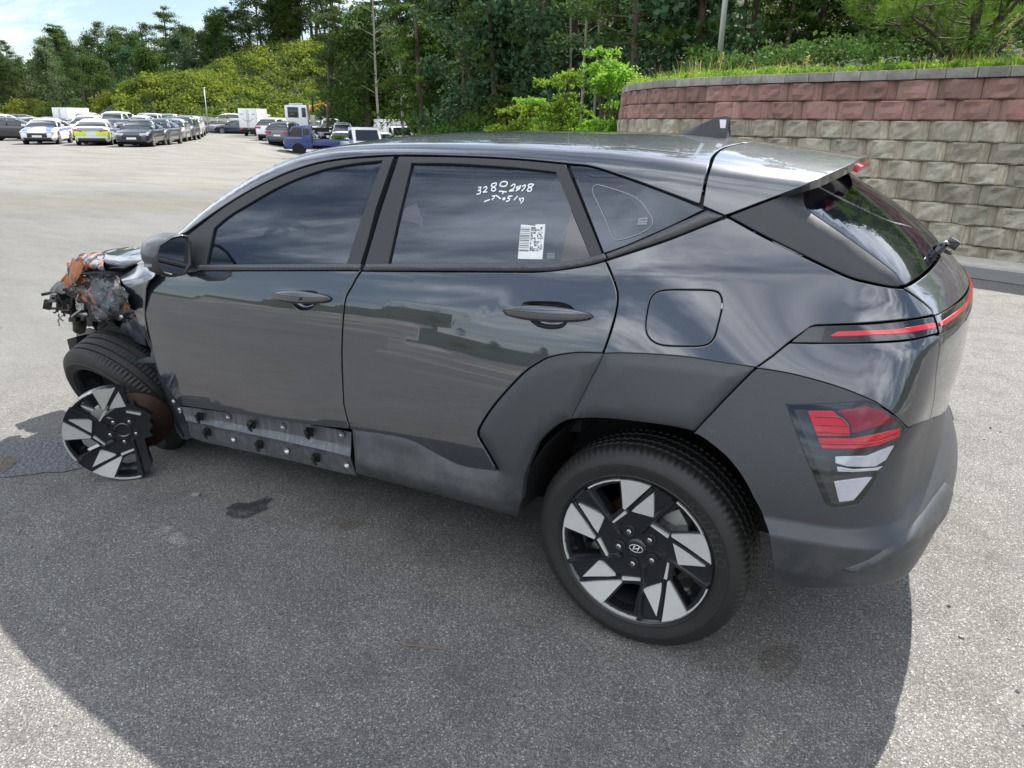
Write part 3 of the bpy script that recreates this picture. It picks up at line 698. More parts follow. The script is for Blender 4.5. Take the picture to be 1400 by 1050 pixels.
# interior
M['seat']=simple('dark_grey_seat_fabric',(.03,.031,.034),.8,var=.2)
def seat(x,y,w=.5,name='seat'):
    e=MB(); e.box((x,y,.62),(.5,w,.16)); e.box((x+.27,y,.92),(.14,w*.96,.6),Matrix.Rotation(.22,3,'Y')); o=e.build(name,M['seat'],suv,bevel=.04)
    h=MB(); h.box((x+.37,y,1.29),(.09,.26,.18),Matrix.Rotation(.2,3,'Y')); h.build('headrest',M['seat'],o,bevel=.03)
seat(-1.35,-.38); seat(-1.35,.38)
e=MB(); e.box((-.55,0,.64),(.5,1.25,.16)); e.box((-.26,0,.94),(.14,1.22,.58),Matrix.Rotation(.25,3,'Y')); bs=e.build('rear_bench',M['seat'],suv,bevel=.04)
for y in(-.4,0,.4):
    h=MB(); h.box((-.15,y,1.29),(.09,.26,.15),Matrix.Rotation(.2,3,'Y')); h.build('headrest',M['seat'],bs,bevel=.03)
e=MB(); e.box((-2.12,0,.95),(.42,1.36,.26)); e.build('dashboard',M['dark'],suv,bevel=.05)
e=MB(); ax=Vector((-.88,0,-.47)); c=Vector((-1.82,-.38,1.02)); a1=Vector((0,1,0)); a2=ax.cross(a1).normalized()
e.tube([c+.18*(math.cos(t)*a1+math.sin(t)*a2) for t in [2*math.pi*k/28 for k in range(29)]],.016,8,False)
e.tube([c-a1*.17,c+a1*.17],.014,6); e.tube([c,c-a2*.17],.014,6); e.tube([c,c+Vector((-.2,0,-.1))],.03,8); e.build('steering_wheel',M['seat'],suv,True)
# ---------------------------------------------------------------- handles
def handle(p0,p1,pc,h,par,far=None,key=None):
    P,_,_=hit([p0,p1]);a,bb=P; n=grad(FB,((a+bb)/2)[None])[0]; ax=(bb-a); Lx=np.linalg.norm(ax); ax/=Lx; up=np.cross(n,ax); up/=np.linalg.norm(up); up*=np.sign(up[2])
    V=[];F=[];N=22;sec=14
    for i in range(N+1):
        t=i/N; s=max(1e-3,math.sin(math.pi*t)); hh=h*s**.48; dd=.030*s**.55; base=a+ax*Lx*t
        q=hit([tuple(c2px(base[None])[0])])[0][0]*0+base
        for k in range(sec):
            an=2*math.pi*k/sec; cy,cz=math.cos(an),math.sin(an)
            yy=hh*np.sign(cz)*abs(cz)**.8; dn=dd*(.55+.45*np.sign(cy)*abs(cy)**.7)+.004
            if cy>0 : dn+= .004*(1 if cz>0 else -.5)*abs(cz)
            V.append(q+up*yy+n*dn)
    for i in range(N):
        for k in range(sec): F.append((i*sec+k,i*sec+(k+1)%sec,(i+1)*sec+(k+1)%sec,(i+1)*sec+k))
    o=mesh('door_handle',V,F,M['handle'],par,True)
    if far: mesh('door_handle',[(v[0],-v[1],v[2]) for v in V],[f[::-1] for f in F],M['handle'],far,True)
    if key:
        q=hit([key])[0][0]+n*.034; e=MB(); e.lathe([(0,.003),(.006,.002),(.007,0)],12,Matrix.Translation(Vector(q))@Vector(n).to_track_quat('Z','Y').to_matrix().to_4x4()); e.build('keyhole_cap',M['seal'],par,True)
M['handle']=M['paint']
def cup(poly,par,depth=.03):
    P,_,_=hit(poly); N=grad(FB,P); c=P.mean(0); n=N.mean(0); n/=np.linalg.norm(n); V=[];F=[];m=len(P)
    prof=[(1.0,0.001),(.93,.012),(.8,.024),(.55,.032),(.25,.036),(0.02,.037)]
    for r,d in prof:
        for p in P: V.append(c+(p-c)*r-n*d*depth/.03)
    for i in range(len(prof)-1):
        for k in range(m): F.append((i*m+k,i*m+(k+1)%m,(i+1)*m+(k+1)%m,(i+1)*m+k))
    mesh('handle_recess',V,F,M['paint'],par,True)
    mesh('handle_recess',[(v[0],-v[1],v[2]) for v in V],[f[::-1] for f in F],M['paint'],far_of(par),True)
cup(cupF,fd);cup(cupR,rd)
handle((372,405),(454,409),(413,407),.023,fd,far_of(fd),(420,409))
handle((688,426),(811,433),(750,431),.024,rd,far_of(rd))
# ---------------------------------------------------------------- door mirror
def onx(px,x):
    d=cdir(np.array(px,float));t=(x-CAMC[0])/d[...,0];return CAMC+t[...,None]*d
hout=onx([(215,352),(219,336),(236,324.5),(250,321.5),(258,323),(261.5,332),(262,362),(253,376),(240,378.5),(225,374.5),(217,364)],-1.93)
def mirror(sy,par):
    P=hout.copy(); c=P.mean(0); V=[];F=[];m=len(P)
    for dx,s,sh in((0,1,0),(-.012,1.03,0),(-.05,1.07,.0),(-.10,1.0,.004),(-.145,.74,.01),(-.165,.4,.014)):
        for p in P: q=c+(p-c)*s+np.array([dx,-.006*abs(dx)*50*.0,sh]); q[0]+= -.25*(abs(p[1])-abs(c[1]))*(-1 if dx<-.02 else 0)*.6; V.append((q[0],q[1]*sy*1,q[2]))
    for i in range(5):
        for k in range(m): F.append((i*m+k,i*m+(k+1)%m,(i+1)*m+(k+1)%m,(i+1)*m+k))
    F.append(tuple(5*m+k for k in range(m)))
    # inner face ring
    n0=len(V)
    for s,dx in((.93,-.004),(.86,-.014)):
        for p in P: q=c+(p-c)*s; V.append((q[0]+dx,q[1]*sy,q[2]))
    for k in range(m):
        F.append((k,n0+k,n0+(k+1)%m,(k+1)%m)); F.append((n0+k,n0+m+k,n0+m+(k+1)%m,n0+(k+1)%m))
    o=mesh('door_mirror',V,F,M['trim'],par,True)
    o.data.materials.append(M['mould'])
    for p in o.data.polygons:
        z=sum(o.data.vertices[i].co.z for i in p.vertices)/len(p.vertices)
        if p.index<m*4+m and z>c[2]+.012 and p.index>=m: p.material_index=1
    g=[(c+(p-c)*.87) for p in P]; gv=[(q[0]-.010,q[1]*sy,q[2]) for q in g]
    mo=mesh('mirror_glass',gv,[tuple(range(m))],M['mirror'],par)
    # stalk and sail
    b=MB(); b.tube([(c[0]-.07,(c[1]+.05)*sy,c[2]-.045),(c[0]-.05,-.86*sy*1,c[2]-.06)],[.035,.04],8); b.build('mirror_stalk',M['trim'],par,True)
n=NT('mirror_silver'); n.set(Base_Color=(.30,.32,.35),Metallic=1,Roughness=.02); M['mirror']=n.m
mirror(1,fd); mirror(-1,far_of(fd))
e=MB(); q=onx([(196.5,361.5),(210,360.5),(210,364.5),(197,365.5)],-1.965); e.prism([Vector(v) for v in q],(0,0,0),(-.03,0,0)); e.build('turn_lamp',M['clear'],fd)
# ---------------------------------------------------------------- sheets: crumpled or bare metal from a grid of control points
def sheet(name,grid,mat,parent,px=True,sub=8,amp=0,freq=9,thick=.004,seed=0,sharp=False,axis=(0,-1,0),smooth=True,edge=0):
    G=np.array(grid,float)
    if px: G=np.array([[on_y(np.array([[a,b_]]),y)[0] for a,b_,y in row] for row in G])
    def up(A):
        n=A.shape[0];out=[]
        t=np.linspace(0,n-1,(n-1)*sub+1)
        for v in t:
            i=min(int(v),n-2);f=v-i
            if sharp: out.append(A[i]*(1-f)+A[i+1]*f)
            else:
                p1,p2=A[i],A[i+1];p0=A[i-1] if i>0 else 2*p1-p2;p3=A[i+2] if i+2<n else 2*p2-p1
                out.append(.5*((2*p1)+(-p0+p2)*f+(2*p0-5*p1+4*p2-p3)*f*f+(-p0+3*p1-3*p2+p3)*f**3))
        return np.array(out)
    A=up(G);A=np.swapaxes(up(np.swapaxes(A,0,1)),0,1);n,m=A.shape[:2]
    from mathutils import noise as MN
    if amp:
        for i in range(n):
            for j in range(m):
                q_=A[i,j]; p=Vector((q_[0]*freq*1.25,q_[1]*freq*.5,q_[2]*freq*.55+q_[0]*2))+Vector((seed,seed*2,0))
                r=abs(MN.noise(p))*2.6-.55+.5*abs(MN.noise(p*2.3))+.05*MN.noise(p*5)
                A[i,j]+=np.array(axis)*r*amp
                if edge and (i in(0,n-1) or j in(0,m-1)): A[i,j]+=np.array(MN.noise_vector(p*3))*edge
    V=list(A.reshape(-1,3));F=[(i*m+j,i*m+j+1,(i+1)*m+j+1,(i+1)*m+j) for i in range(n-1) for j in range(m-1)]
    o=mesh(name,V,F,mat,parent,smooth)
    bm=bmesh.new();bm.from_mesh(o.data);bmesh.ops.recalc_face_normals(bm,faces=bm.faces);bmesh.ops.solidify(bm,geom=bm.faces[:],thickness=thick);bm.to_mesh(o.data);bm.free()
    if smooth:
        o.data.shade_smooth()
        try:o.data.set_sharp_from_angle(angle=R_(24))
        except Exception:pass
    return o
n=NT('streaked_sill_metal'); mp=n.N.new('ShaderNodeMapping'); mp.inputs['Scale'].default_value=(60,60,2.2); n.L.new(n.tc(),mp.inputs[0])
st=n.ramp(n.noise(1.0,5,.7,mp.outputs[0]),[(.5,0),(.66,1)]); df=n.noise(9,5,.65); c=n.mix(df,(.09,.098,.112),(.17,.178,.19)); c=n.mix(n.math('MULTIPLY',st,.55),c,(.30,.30,.28))
n.set(Base_Color=c,Roughness=.42,Metallic=.35,Coat_Weight=.25).bump(df,.15,.004); M['sill']=n.m
sl=sheet('bare_sill',[[(246,556,-.845),(330,566,-.845),(410,578,-.845),(480,591,-.845)],[(251,566,-.840),(335,582,-.84),(415,597,-.84),(480,611,-.84)],[(254,574.5,-.852),(337,592,-.852),(417,609,-.852),(479,624,-.852)],[(256,578,-.835),(338,596,-.835),(418,613,-.835),(480,629,-.835)],[(262,598,-.80),(342,614,-.80),(420,631,-.80),(486,648.5,-.80)],[(275,603,-.79),(343,618,-.79),(420,635,-.79),(488,651,-.79)]],M['sill'],suv,sub=5,amp=.003,freq=14,sharp=True)
def c6(x,y): return (190+x/4.375,500+y/4.375)
for i,(x,y) in enumerate([(380,298),(690,345),(1033,390),(400,400),(712,475),(1050,555)]):
    p=on_y(np.array([c6(x,y)]),-.85)[0]; p[1]=-.862 if i<3 else -.84
    b=MB(); b.box(p,(.030,.012,.034)); b.box(p+np.array([0,-.012,.004]),(.018,.018,.022),Matrix.Rotation(.4*(i%2*2-1),3,'Y')); b.box(p+np.array([0.004,-.016,-.016]),(.022,.008,.010),Matrix.Rotation(.5,3,'Y')); b.build('trim_clip',M['seal'],sl,bevel=.0015)
M['bolt']=simple('dull_zinc_bolt',(.42,.43,.42),.35,.8,0,.2,40)
for i,(x,y) in enumerate([(532,305),(860,365),(1210,412),(242,265),(562,437),(882,508),(1240,592)]):
    yy=-.851 if i<4 else -.832; p=on_y(np.array([c6(x,y)]),yy)[0]
    b=MB(); b.lathe([(.0,-.010),(.008,-.010),(.009,-.004),(.015,-.002),(.015,.0)],10,Matrix.Translation(Vector(p))@Matrix.Rotation(-math.pi/2,4,'X')@Matrix.Scale(-1,4,(0,0,1))); b.build('clip_bolt',M['bolt'],sl,True)
# hinge pillar behind the gap and the dark inner front door edge
b=MB(); q=on_y(np.array([(196,398),(206,372),(262,372),(262,560),(250,598),(236,575),(212,500),(200,440)],float),-.80); b.prism([Vector(v) for v in q],(0,0,0),(0,.12,0)); b.build('hinge_pillar',M['seal'],suv)
# ---------------------------------------------------------------- smashed front corner
def rust_paint(name,base,thr,scr=.5,metal=.5):
    n=NT(name); mp=n.N.new('ShaderNodeMapping'); mp.inputs['Scale'].default_value=(1.5,1.5,.6); n.L.new(n.tc(),mp.inputs[0]); f=n.noise(8,7,.62,mp.outputs[0],dist=.5); k=n.ramp(f,[(thr,0),(thr+.05,1)]); s=n.ramp(n.noise(26,6,.75,dist=1.2),[(.54,0),(.6,1)]); d=n.noise(5,5,.6)
    c=n.mix(n.math('MULTIPLY',s,scr),base,(.42,.43,.45)); o=n.mix(n.noise(30,5,.7),(.20,.055,.014),(.42,.135,.038)); c=n.mix(k,c,o)
    r=n.math('ADD',n.math('MULTIPLY',k,.55),n.math('ADD',n.math('MULTIPLY',s,.2),.18)); mt=n.math('MULTIPLY',n.math('SUBTRACT',1,k),metal)
    n.set(Base_Color=c,Roughness=r,Metallic=mt,Coat_Weight=.4,Coat_Roughness=.1).bump(n.noise(40,5,.7),.35,.004); return n.m
M['rust']=rust_paint('rust_smeared_crumpled_paint',(.022,.026,.034),.56,.22)
M['rust2']=rust_paint('heavily_rusted_paint',(.045,.05,.06),.47,.5)
M['bent']=rust_paint('scratched_dark_paint',(.03,.034,.042),.70,.35)
M['liner']=simple('bluish_bare_steel',(.10,.115,.145),.32,.7,.2,.3,14,.15,70)
hood=sheet('hood',[
 [(-3.20,.78,.80),(-2.95,.80,.90),(-2.7,.80,.94),(-2.5,.80,.965),(-2.3,.78,.99)],
 [(-3.25,.2,.86),(-3.0,.25,.955),(-2.75,.25,1.0),(-2.52,.25,1.02),(-2.3,.2,1.045)],
 [(-3.17,-.35,.95),(-3.0,-.4,1.0),(-2.75,-.42,1.045),(-2.54,-.45,1.06),(-2.28,-.45,1.075)],
 [(-2.93,-.62,1.01),(-2.84,-.66,1.028),(-2.7,-.68,1.035),(-2.52,-.70,1.045),(-2.28,-.72,1.06)],
 [tuple(on_y(np.array([p],float),-.755)[0]) for p in((131,347),(145,349),(162,350.5),(180,352.5),(198,354.6))]],M['paint'],suv,px=False,sub=6,amp=.006,freq=4,axis=(0,0,1),thick=.006)
lip=sheet('hood_edge',[[(132,347.5,-.757),(150,349.3,-.757),(175,352.2,-.757),(197,355,-.757)],[(134,357,-.80),(153,360,-.80),(174,361,-.79),(192,356.5,-.77)],[(128,369,-.79),(150,368.6,-.79),(168,370,-.785),(186,361,-.775)],[(130,371,-.74),(150,370.5,-.74),(168,371.5,-.74),(186,363,-.74)]],M['paint'],suv,sub=6,amp=.004,freq=8,thick=.003)
sheet('crumpled_hood_corner',[[(99,355.5,-.70),(109,349.5,-.72),(123,347,-.74),(136,346.2,-.75),(144,351,-.77)],[(94,362,-.73),(104,360,-.78),(119,355,-.79),(134,357,-.80),(148,361,-.80)],[(92,372,-.74),(102,368,-.80),(112,366,-.82),(131,364,-.82),(150,367.5,-.81)],[(90,384,-.74),(100,381,-.79),(109,373,-.79),(129,370,-.79),(151,369.5,-.79)]],M['rust2'],hood,sub=9,amp=.024,freq=11,edge=.010,seed=2)
sheet('torn_hood_front',[[(97,357,-.80),(103,354,-.82),(112,352,-.83)],[(92,372,-.81),(100,370,-.84),(110,368,-.84)],[(89,389,-.81),(98,390,-.83),(109,384,-.84)]],M['rust2'],hood,sub=8,amp=.018,freq=14,edge=.008,seed=5)
sheet('crumpled_fender',[[(106,379,-.76),(119,376,-.80),(133,375,-.82),(147,376,-.82),(163,377.5,-.83)],[(97,389,-.74),(112,387,-.80),(129,388,-.84),(150,390,-.84),(180,395,-.86)],[(93,399,-.72),(111,397,-.80),(130,402,-.86),(152,405,-.84),(185,410,-.868)],[(99,407,-.70),(118,405,-.79),(133,417,-.85),(151,418,-.85),(186,422,-.865)],[(108,409,-.68),(124,414,-.78),(136,433,-.84),(151,434,-.84),(178,436,-.85)],[(114,412,-.66),(129,424,-.76),(141,441,-.82),(152,437,-.83),(164,436,-.84)]],M['rust'],suv,sub=8,amp=.040,freq=10,edge=.008,seed=3)
fen=sheet('front_fender',[[(163,376,-.80),(176,372,-.80),(190,362,-.80),(200,357,-.80),(213,366,-.82)],[(167,384,-.855),(180,383,-.855),(194,381,-.86),(203,379,-.865),(212,376,-.87)],[(172,395,-.872),(183,397,-.873),(191,398,-.875),(198,398,-.878),(201,389,-.878)],[(181,421,-.868),(187,422,-.87),(192,422,-.874),(196,423,-.88),(198,424,-.88)],[(192,446,-.862),(195,448,-.865),(198,450,-.868),(200,452,-.872),(201.5,452,-.874)],[(204,474,-.85),(205,474,-.85),(206,474,-.855),(207,474,-.86),(208,474,-.86)]],M['paint'],suv,sub=7,amp=.003,freq=5)
sheet('fender_flange',[[(205,473,-.845),(208,473,-.85),(210,480,-.85)],[(212,498,-.82),(220,506,-.845),(226,512,-.845)],[(222,530,-.80),(236,534,-.835),(243,538,-.84)],[(231,556,-.79),(241,558,-.83),(247,556,-.84)],[(240,582,-.78),(250,584,-.81),(256,582,-.82)],[(248,600,-.78),(256,601,-.80),(263,598,-.80)]],M['liner'],fen,sub=6,amp=.006,freq=10,thick=.003)
sheet('torn_inner_fender',[[(168,421,-.80),(176,422,-.80),(183,423,-.80)],[(169,436,-.79),(181,434,-.80),(190,435,-.81)],[(167,450,-.78),(184,453,-.79),(197,451,-.81)],[(178,462,-.76),(190,468,-.78),(200,473,-.81)]],M['liner'],fen,sub=7,amp=.010,freq=8,edge=.002,thick=.003,seed=4)
b=MB(); rr=random.Random(5)
for px_,y_ in (((222,505),-.855),((238,549),-.85),((167,433),-.86),((246,560),-.85)):
    p=on_y(np.array([px_],float),y_)[0]; b.lathe([(0,-.008),(.009,-.008),(.010,0)],10,Matrix.Translation(Vector(p))@Matrix.Rotation(math.pi/2,4,'X')@Matrix.Scale(-1,4,(0,0,1)))
    ob=b.build('fender_bolt',M['bolt'],fen,True); b=MB()
# what is left in front of the wheel: bracket, beam, wiring, strut, tank
sheet('headlight_bracket',[[(67,399,-.70),(75,388,-.70),(88,381,-.71),(99,378,-.72)],[(71,404,-.72),(79,394,-.72),(91,388,-.73),(100,386,-.73)],[(79,409,-.73),(86,402,-.74),(95,398,-.75),(103,396,-.76)]],M['mould'],suv,sub=6,amp=.006,freq=20,thick=.012,edge=.003)
def clutter(name,cpx,y,n,sp,mat,seed,par,sz=(.012,.05)):
    rr=random.Random(seed); c=on_y(np.array([cpx],float),y)[0]; b=MB()
    for i in range(n):
        q=Vector(c)+Vector((rr.gauss(0,sp[0]),rr.gauss(0,sp[1]),rr.gauss(0,sp[2]))); rot=Matrix.Rotation(rr.uniform(0,6),3,Vector((rr.random(),rr.random(),rr.random())).normalized())
        if rr.random()<.55: b.box(q,[rr.uniform(*sz) for _ in range(3)],rot)
        else:
            a=rot@Vector((rr.uniform(.03,.09),0,0)); bb=rot@Vector((0,rr.uniform(.02,.06),.02)); b.tube([q-a,q-a*.3+bb,q+a*.4+bb*.5,q+a],rr.uniform(.004,.010),6)
    o=b.build(name,mat,par,bevel=.0015); return o
tag(clutter('headlight_remains',(88,412),-.66,20,(.018,.03,.014),M['mech'],1,suv),kind='stuff')
tag(clutter('wiring_and_hoses',(96,416),-.68,26,(.028,.04,.018),M['mech'],2,suv,(.01,.035)),kind='stuff')
tag(clutter('radiator_support',(104,412),-.64,34,(.06,.05,.025),M['mech'],3,suv,(.02,.07)),kind='stuff')
def cyl_px(name,a,bp,y,r,mat,prof=None):
    P=on_y(np.array([a,bp],float),y); b=MB(); b.tube([Vector(P[0]),Vector(P[1])],r,12); return b.build(name,mat,suv,True)
cyl_px('strut_mount',(100,428),(121,430),-.66,.012,M['bolt']); cyl_px('coil_strut',(112,424),(108,452),-.62,[.045,.03],M['mech']); cyl_px('strut_collar',(104,432),(118,434),-.66,.020,M['mould'])
P=on_y(np.array([(104,452),(122,447),(132,452),(134,470),(120,482),(106,480),(102,466)],float),-.55); b=MB(); b.prism([Vector(v) for v in P],(0,0,0),(0,.14,0)); b.build('washer_tank',M['gloss'],suv,bevel=.012)
P=on_y(np.array([(91,464),(104,460),(106,486),(97,487)],float),-.60); b=MB(); b.prism([Vector(v) for v in P],(0,0,0),(0,.10,0)); tk=b.build('duct_box',M['dark'],suv,bevel=.004)
b=MB(); b.box((-2.72,-.02,.66),(.62,1.0,.42)); b.box((-3.05,0,.62),(.1,1.1,.12)); b.build('engine_block',M['dark'],suv,bevel=.02)
b=MB(); b.box((-2.64,-.64,.82),(.50,.28,.24)); b.box((-2.80,-.58,.85),(.62,.24,.17)); b.build('strut_tower',M['dark'],suv,bevel=.02)
P=on_y(np.array([(128,385),(172,392),(198,455),(205,500),(215,560),(180,560),(150,500),(120,430)],float),-.60); b=MB(); b.prism([Vector(v) for v in P],(0,0,0),(0,.03,0)); b.build('inner_wing',M['dark'],suv)
# torn strips, hoses and cables hanging over the wheel
rr=random.Random(12)
for i in range(14):
    a=(rr.uniform(76,150),rr.uniform(398,436));l=rr.uniform(8,26);e=(a[0]+rr.uniform(-16,16),a[1]+l);m=((a[0]+e[0])/2+rr.uniform(-7,7),(a[1]+e[1])/2+rr.uniform(-3,6));yy=rr.uniform(-.78,-.64)
    P=[on_y(np.array([p_],float),yy)[0] for p_ in(a,m,e)];b=MB();b.tube([tuple(v) for v in cr(P,5)],rr.choice([.004,.006,.009]),6);b.build('torn_cable',M['mech'] if i%4 else M['bolt'],suv,True)
for i,(x,y,w_,h_,m_) in enumerate([(76,398,14,9,'mould'),(96,404,18,8,'mech'),(120,408,14,12,'mech'),(88,420,13,10,'gloss'),(108,420,12,9,'bolt'),(98,437,10,7,'mech'),(122,440,9,14,'mech'),(72,408,8,12,'mould')]):
    P=on_y(np.array([(x-w_/2,y-h_/2),(x+w_/2,y-h_/2+rr.uniform(-3,3)),(x+w_/2,y+h_/2),(x-w_/2+rr.uniform(-3,3),y+h_/2)],float),-.70-.01*i);b=MB();b.prism([Vector(v) for v in P],(0,0,0),(0,.03,0));b.build('broken_bracket',M[m_],suv,bevel=.006)
# far fender
ff_=panel('front_fender',uv=[(-2.27,.45),(-2.255,.75),(-2.26,.96),(-2.45,.955),(-2.8,.92),(-3.1,.84),(-3.22,.72),(-3.1,.60),(-3.0,.66),(-2.85,.74),(-2.66,.775),(-2.47,.74),(-2.33,.62),(-2.29,.47)],mat=M['paint'],parent=suv,res=.04,mirror=True)
bpy.data.objects.remove(ff_)
# rear wiper stub on the tailgate
wp=on_y(np.array([(1283,335),(1293,322),(1304,328),(1296,341)],float),-.02)
b=MB(); q=hit([(1279,341)])[0][0]; b.tube([q+np.array([0,.0,-.01]),q+np.array([.022,0,.018])],[.020,.014],10); b.box(q+np.array([.045,0,.022]),(.036,.034,.030),Matrix.Rotation(.5,3,'Y')); b.tube([q+np.array([.02,.0,.0]),q+np.array([.045,.02,-.012])],.007,8); wo=b.build('wiper_spindle',M['gloss'],tg,bevel=.004)
b=MB(); b.tube([q+np.array([.01,-.02,.018]),q+np.array([.025,-.03,.03]),q+np.array([.035,-.02,.02])],.004,6); b.build('spindle_nut',M['bolt'],wo,True)
# high stop lamp under the spoiler edge
b=MB(); b.box((.398,0,1.447),(.035,.36,.022),Matrix.Rotation(.5,3,'Y')); b.build('stop_lamp',M['red'],suv,bevel=.004)
# seals behind the gaps of the greenhouse
for nm,pl in (('pillar_seal',[(520,204),(556,204),(508,374),(470,374)]),('pillar_seal',[(758,214),(792,216),(846,362),(806,366)]),('pillar_seal',[(956,268),(1000,290),(985,304),(940,284)])):
    panel(nm,L_(pl+[pl[0]])[:-1],mat=M['seal'],parent=suv,res=.04,gap=0,lv=-.024,thick=.004,mirror=True)
hd=near_uv(cr([(256,320),(308.6,281),(360,251),(411.4,229.5),(462.9,218),(540,212.5),(634,214),(711,218),(776,224),(840,237),(914,265),(960,282)]),FS,0,'C'); hd2=hd[::-1].copy(); hd2[:,1]+=.03; hd[:,1]-=.035
panel('header_seal',uv=np.vstack([hd,hd2]),kind='C',Fn=FS,mat=M['seal'],parent=suv,res=.03,gap=0,lv=-.02,thick=.004,mirror=True)
# heater wires in the rear window
for k in range(9):
    z=1.205+k*.022; us=np.linspace(U90*.60,U90*1.40,24); P=from_uv(np.stack([us,us*0+z],-1),'S',FB,-.006); V,Fc=offset_strip(P,grad(FB,P),.0011,.0003,None,None,None); b=MB().add(V,Fc); b.build('heater_wire',M['hw'] if 'hw' in M else M.setdefault('hw',simple('copper_heater_wire',(.09,.045,.025),.6)),tg)
# ---------------------------------------------------------------- notes on the rear side window
def c7(p): return [(480+x/3.8889,180+y/3.8889) for x,y in p]
S_=[]
def stroke(*p): S_.append(cr(c7(p),4))
stroke((676,297),(690,296),(686,308),(676,313),(688,315),(686,328),(667,333)); stroke((704,299),(716,292),(722,300),(708,318),(702,322),(724,320))
stroke((764,274),(750,278),(748,290),(768,302),(764,315),(748,312),(750,300),(770,285),(772,274),(764,274)); stroke((797,270),(792,286),(806,291),(824,288),(830,270),(812,265),(797,270))
stroke((850,290),(864,280),(872,286),(862,304),(840,316),(868,313)); stroke((893,290),(880,296),(884,304),(898,294),(900,284),(896,302),(876,316)); stroke((908,292),(926,284),(922,300),(906,316)); stroke((958,278),(944,282),(944,292),(960,302),(954,316),(938,314),(942,302),(962,290),(970,282),(958,278))
stroke((786,317),(806,318),(828,321)); stroke((808,319),(806,333)); stroke((708,373),(724,366),(738,361)); stroke((750,343),(762,342),(760,352),(748,362)); stroke((768,338),(784,348),(796,358)); stroke((812,352),(806,358),(814,362),(818,354),(812,352)); stroke((836,344),(858,342)); stroke((838,344),(834,354),(844,356),(838,368),(824,370)); stroke((886,342),(866,364)); stroke((894,352),(902,372)); stroke((902,356),(916,354),(914,368),(902,382))
hwr=ribbons('handwritten_numbers',S_,.0042,M['white'],wr,-.0062)
hwr['kind']='stuff'
st_q=L_([(712.3,307.2),(731.5,309),(732.5,307),(745,306.8),(741,354),(708,353.5),(712.3,307.2)],6)[:-1]
n=NT('torn_label_paper'); n.set(Base_Color=n.mix(n.noise(60,4,.6),(.55,.56,.56),(.75,.76,.76)),Roughness=.5); M['paper']=n.m
lab=panel('paper_label',st_q,mat=M['paper'],parent=wr,res=.015,gap=0,lv=-.0068,thick=.001)
bars=[]
M['ink']=simple('label_ink',(.10,.11,.12),.6)
rr=random.Random(3)
y=487.0
bars=[]
yy=510
while yy<640:
    w=rr.choice([1.6,2.6,4.2]); x0=902-(yy-510)*.07; bars.append(((x0,yy),(x0+50,yy+2),w)); yy+=w*1.4+rr.choice([3.2,5,7])
b=MB()
for a,c,w in bars:
    V,Fc=ribbon(np.array(c7([a,((a[0]+c[0])/2,(a[1]+c[1])/2),c])),w/3.8889/330*.9,'','','',-.0062);b.add(V,Fc)
b.build('barcode',M['ink'],lab)['kind']='stuff'
b=MB(); yy=512
while yy<640:
    x=958-(yy-510)*.07; xe=1024-(yy-510)*.07
    while x<xe-6:
        L2=rr.uniform(3,12); 
        if rr.random()<.8:
            V,Fc=ribbon(np.array(c7([(x,yy),(x+L2/2,yy),(min(x+L2,xe),yy)])),rr.choice([.002,.004,.006]),'','','',-.0062);b.add(V,Fc)
        x+=L2+rr.uniform(2,5)
    yy+=rr.choice([9,11,14])
b.build('label_text',M['ink'],lab)['kind']='stuff'
st=[]
for k,yq in enumerate((648,656,664,672)): st.append(L_(c7([(1042,yq),(1085,yq+1)]),3))
ribbons('glass_stamp',st,.003,M['print'],wr,-.0066)['kind']='stuff'
# ---------------------------------------------------------------- wheels
M['tyre']=simple('black_tyre_rubber',(.014,.014,.0135),.56,0,0,.35,18,.25,260)
M['rimblack']=simple('gloss_black_alloy',(.010,.011,.014),.22,0,.6,.2,12,crough=.1)
M['silver']=simple('machined_alloy_facet',(.60,.60,.57),.34,.35,0,.06,30)
M['disc']=simple('rusty_brake_disc',(.035,.017,.010),.55,.5,0,.5,22,.3,90)
M['steel']=simple('cast_steel_caliper',(.33,.33,.31),.45,.7,0,.3,20)
def tyre_mesh(R=.341,W=.215):
    n=288; hw=W/2
    # profile (lateral a from outside +, radius, kind) kind 1: shoulder block row, 2: rib, 0 smooth, 3 groove
    prof=[(hw-.022,.232,0),(hw-.008,.240,0),(hw-.001,.252,0),(hw+.0025,.2535,0),(hw+.0025,.2555,0),(hw+.001,.257,0),(hw+.005,.275,0),(hw+.0085,.288,0),(hw+.0085,.2905,0),(hw+.005,.2915,0),(hw+.003,.303,0),(hw-.006,.316,0),(hw-.013,R-.016,4),(hw-.020,R-.008,1),(hw-.032,R-.003,1),(hw-.046,R-.001,1),
     (hw-.048,R-.010,3),(hw-.054,R-.010,3),(hw-.056,R-.0003,2),(hw-.080,R,2),(hw-.082,R-.010,3),(hw-.090,R-.010,3),(hw-.092,R,2),(hw-.123,R,2)]
    half=prof; full=half+[(-a,r,k) for a,r,k in reversed(half)][0:0]
    full=prof[:-1]+[(-a,r,k) for a,r,k in reversed(prof[:-1])]
    # centre ribs
    V=[];F=[];m=len(full)
    for i in range(n):
        t=2*math.pi*i/n
        for j,(a,r,k) in enumerate(full):
            tt=t; s=1 if a>0 else -1
            if k==1 and i%3==0: r-=.006
            if k==4 and i%3==0: r-=.003
            if k==2 and (i+int(a*220))%3==0: r-=.004
            V.append((r*math.cos(tt),r*math.sin(tt),a-hw))
    for i in range(n):
        for j in range(m-1): F.append((i*m+j,i*m+j+1,((i+1)%n)*m+j+1,((i+1)%n)*m+j))
    me=bpy.data.meshes.new('tyre');me.from_pydata(V,[],F);me.update();me.shade_smooth()
    try:me.set_sharp_from_angle(angle=R_(35))
    except Exception:pass
    me.materials.append(M['tyre']);return me
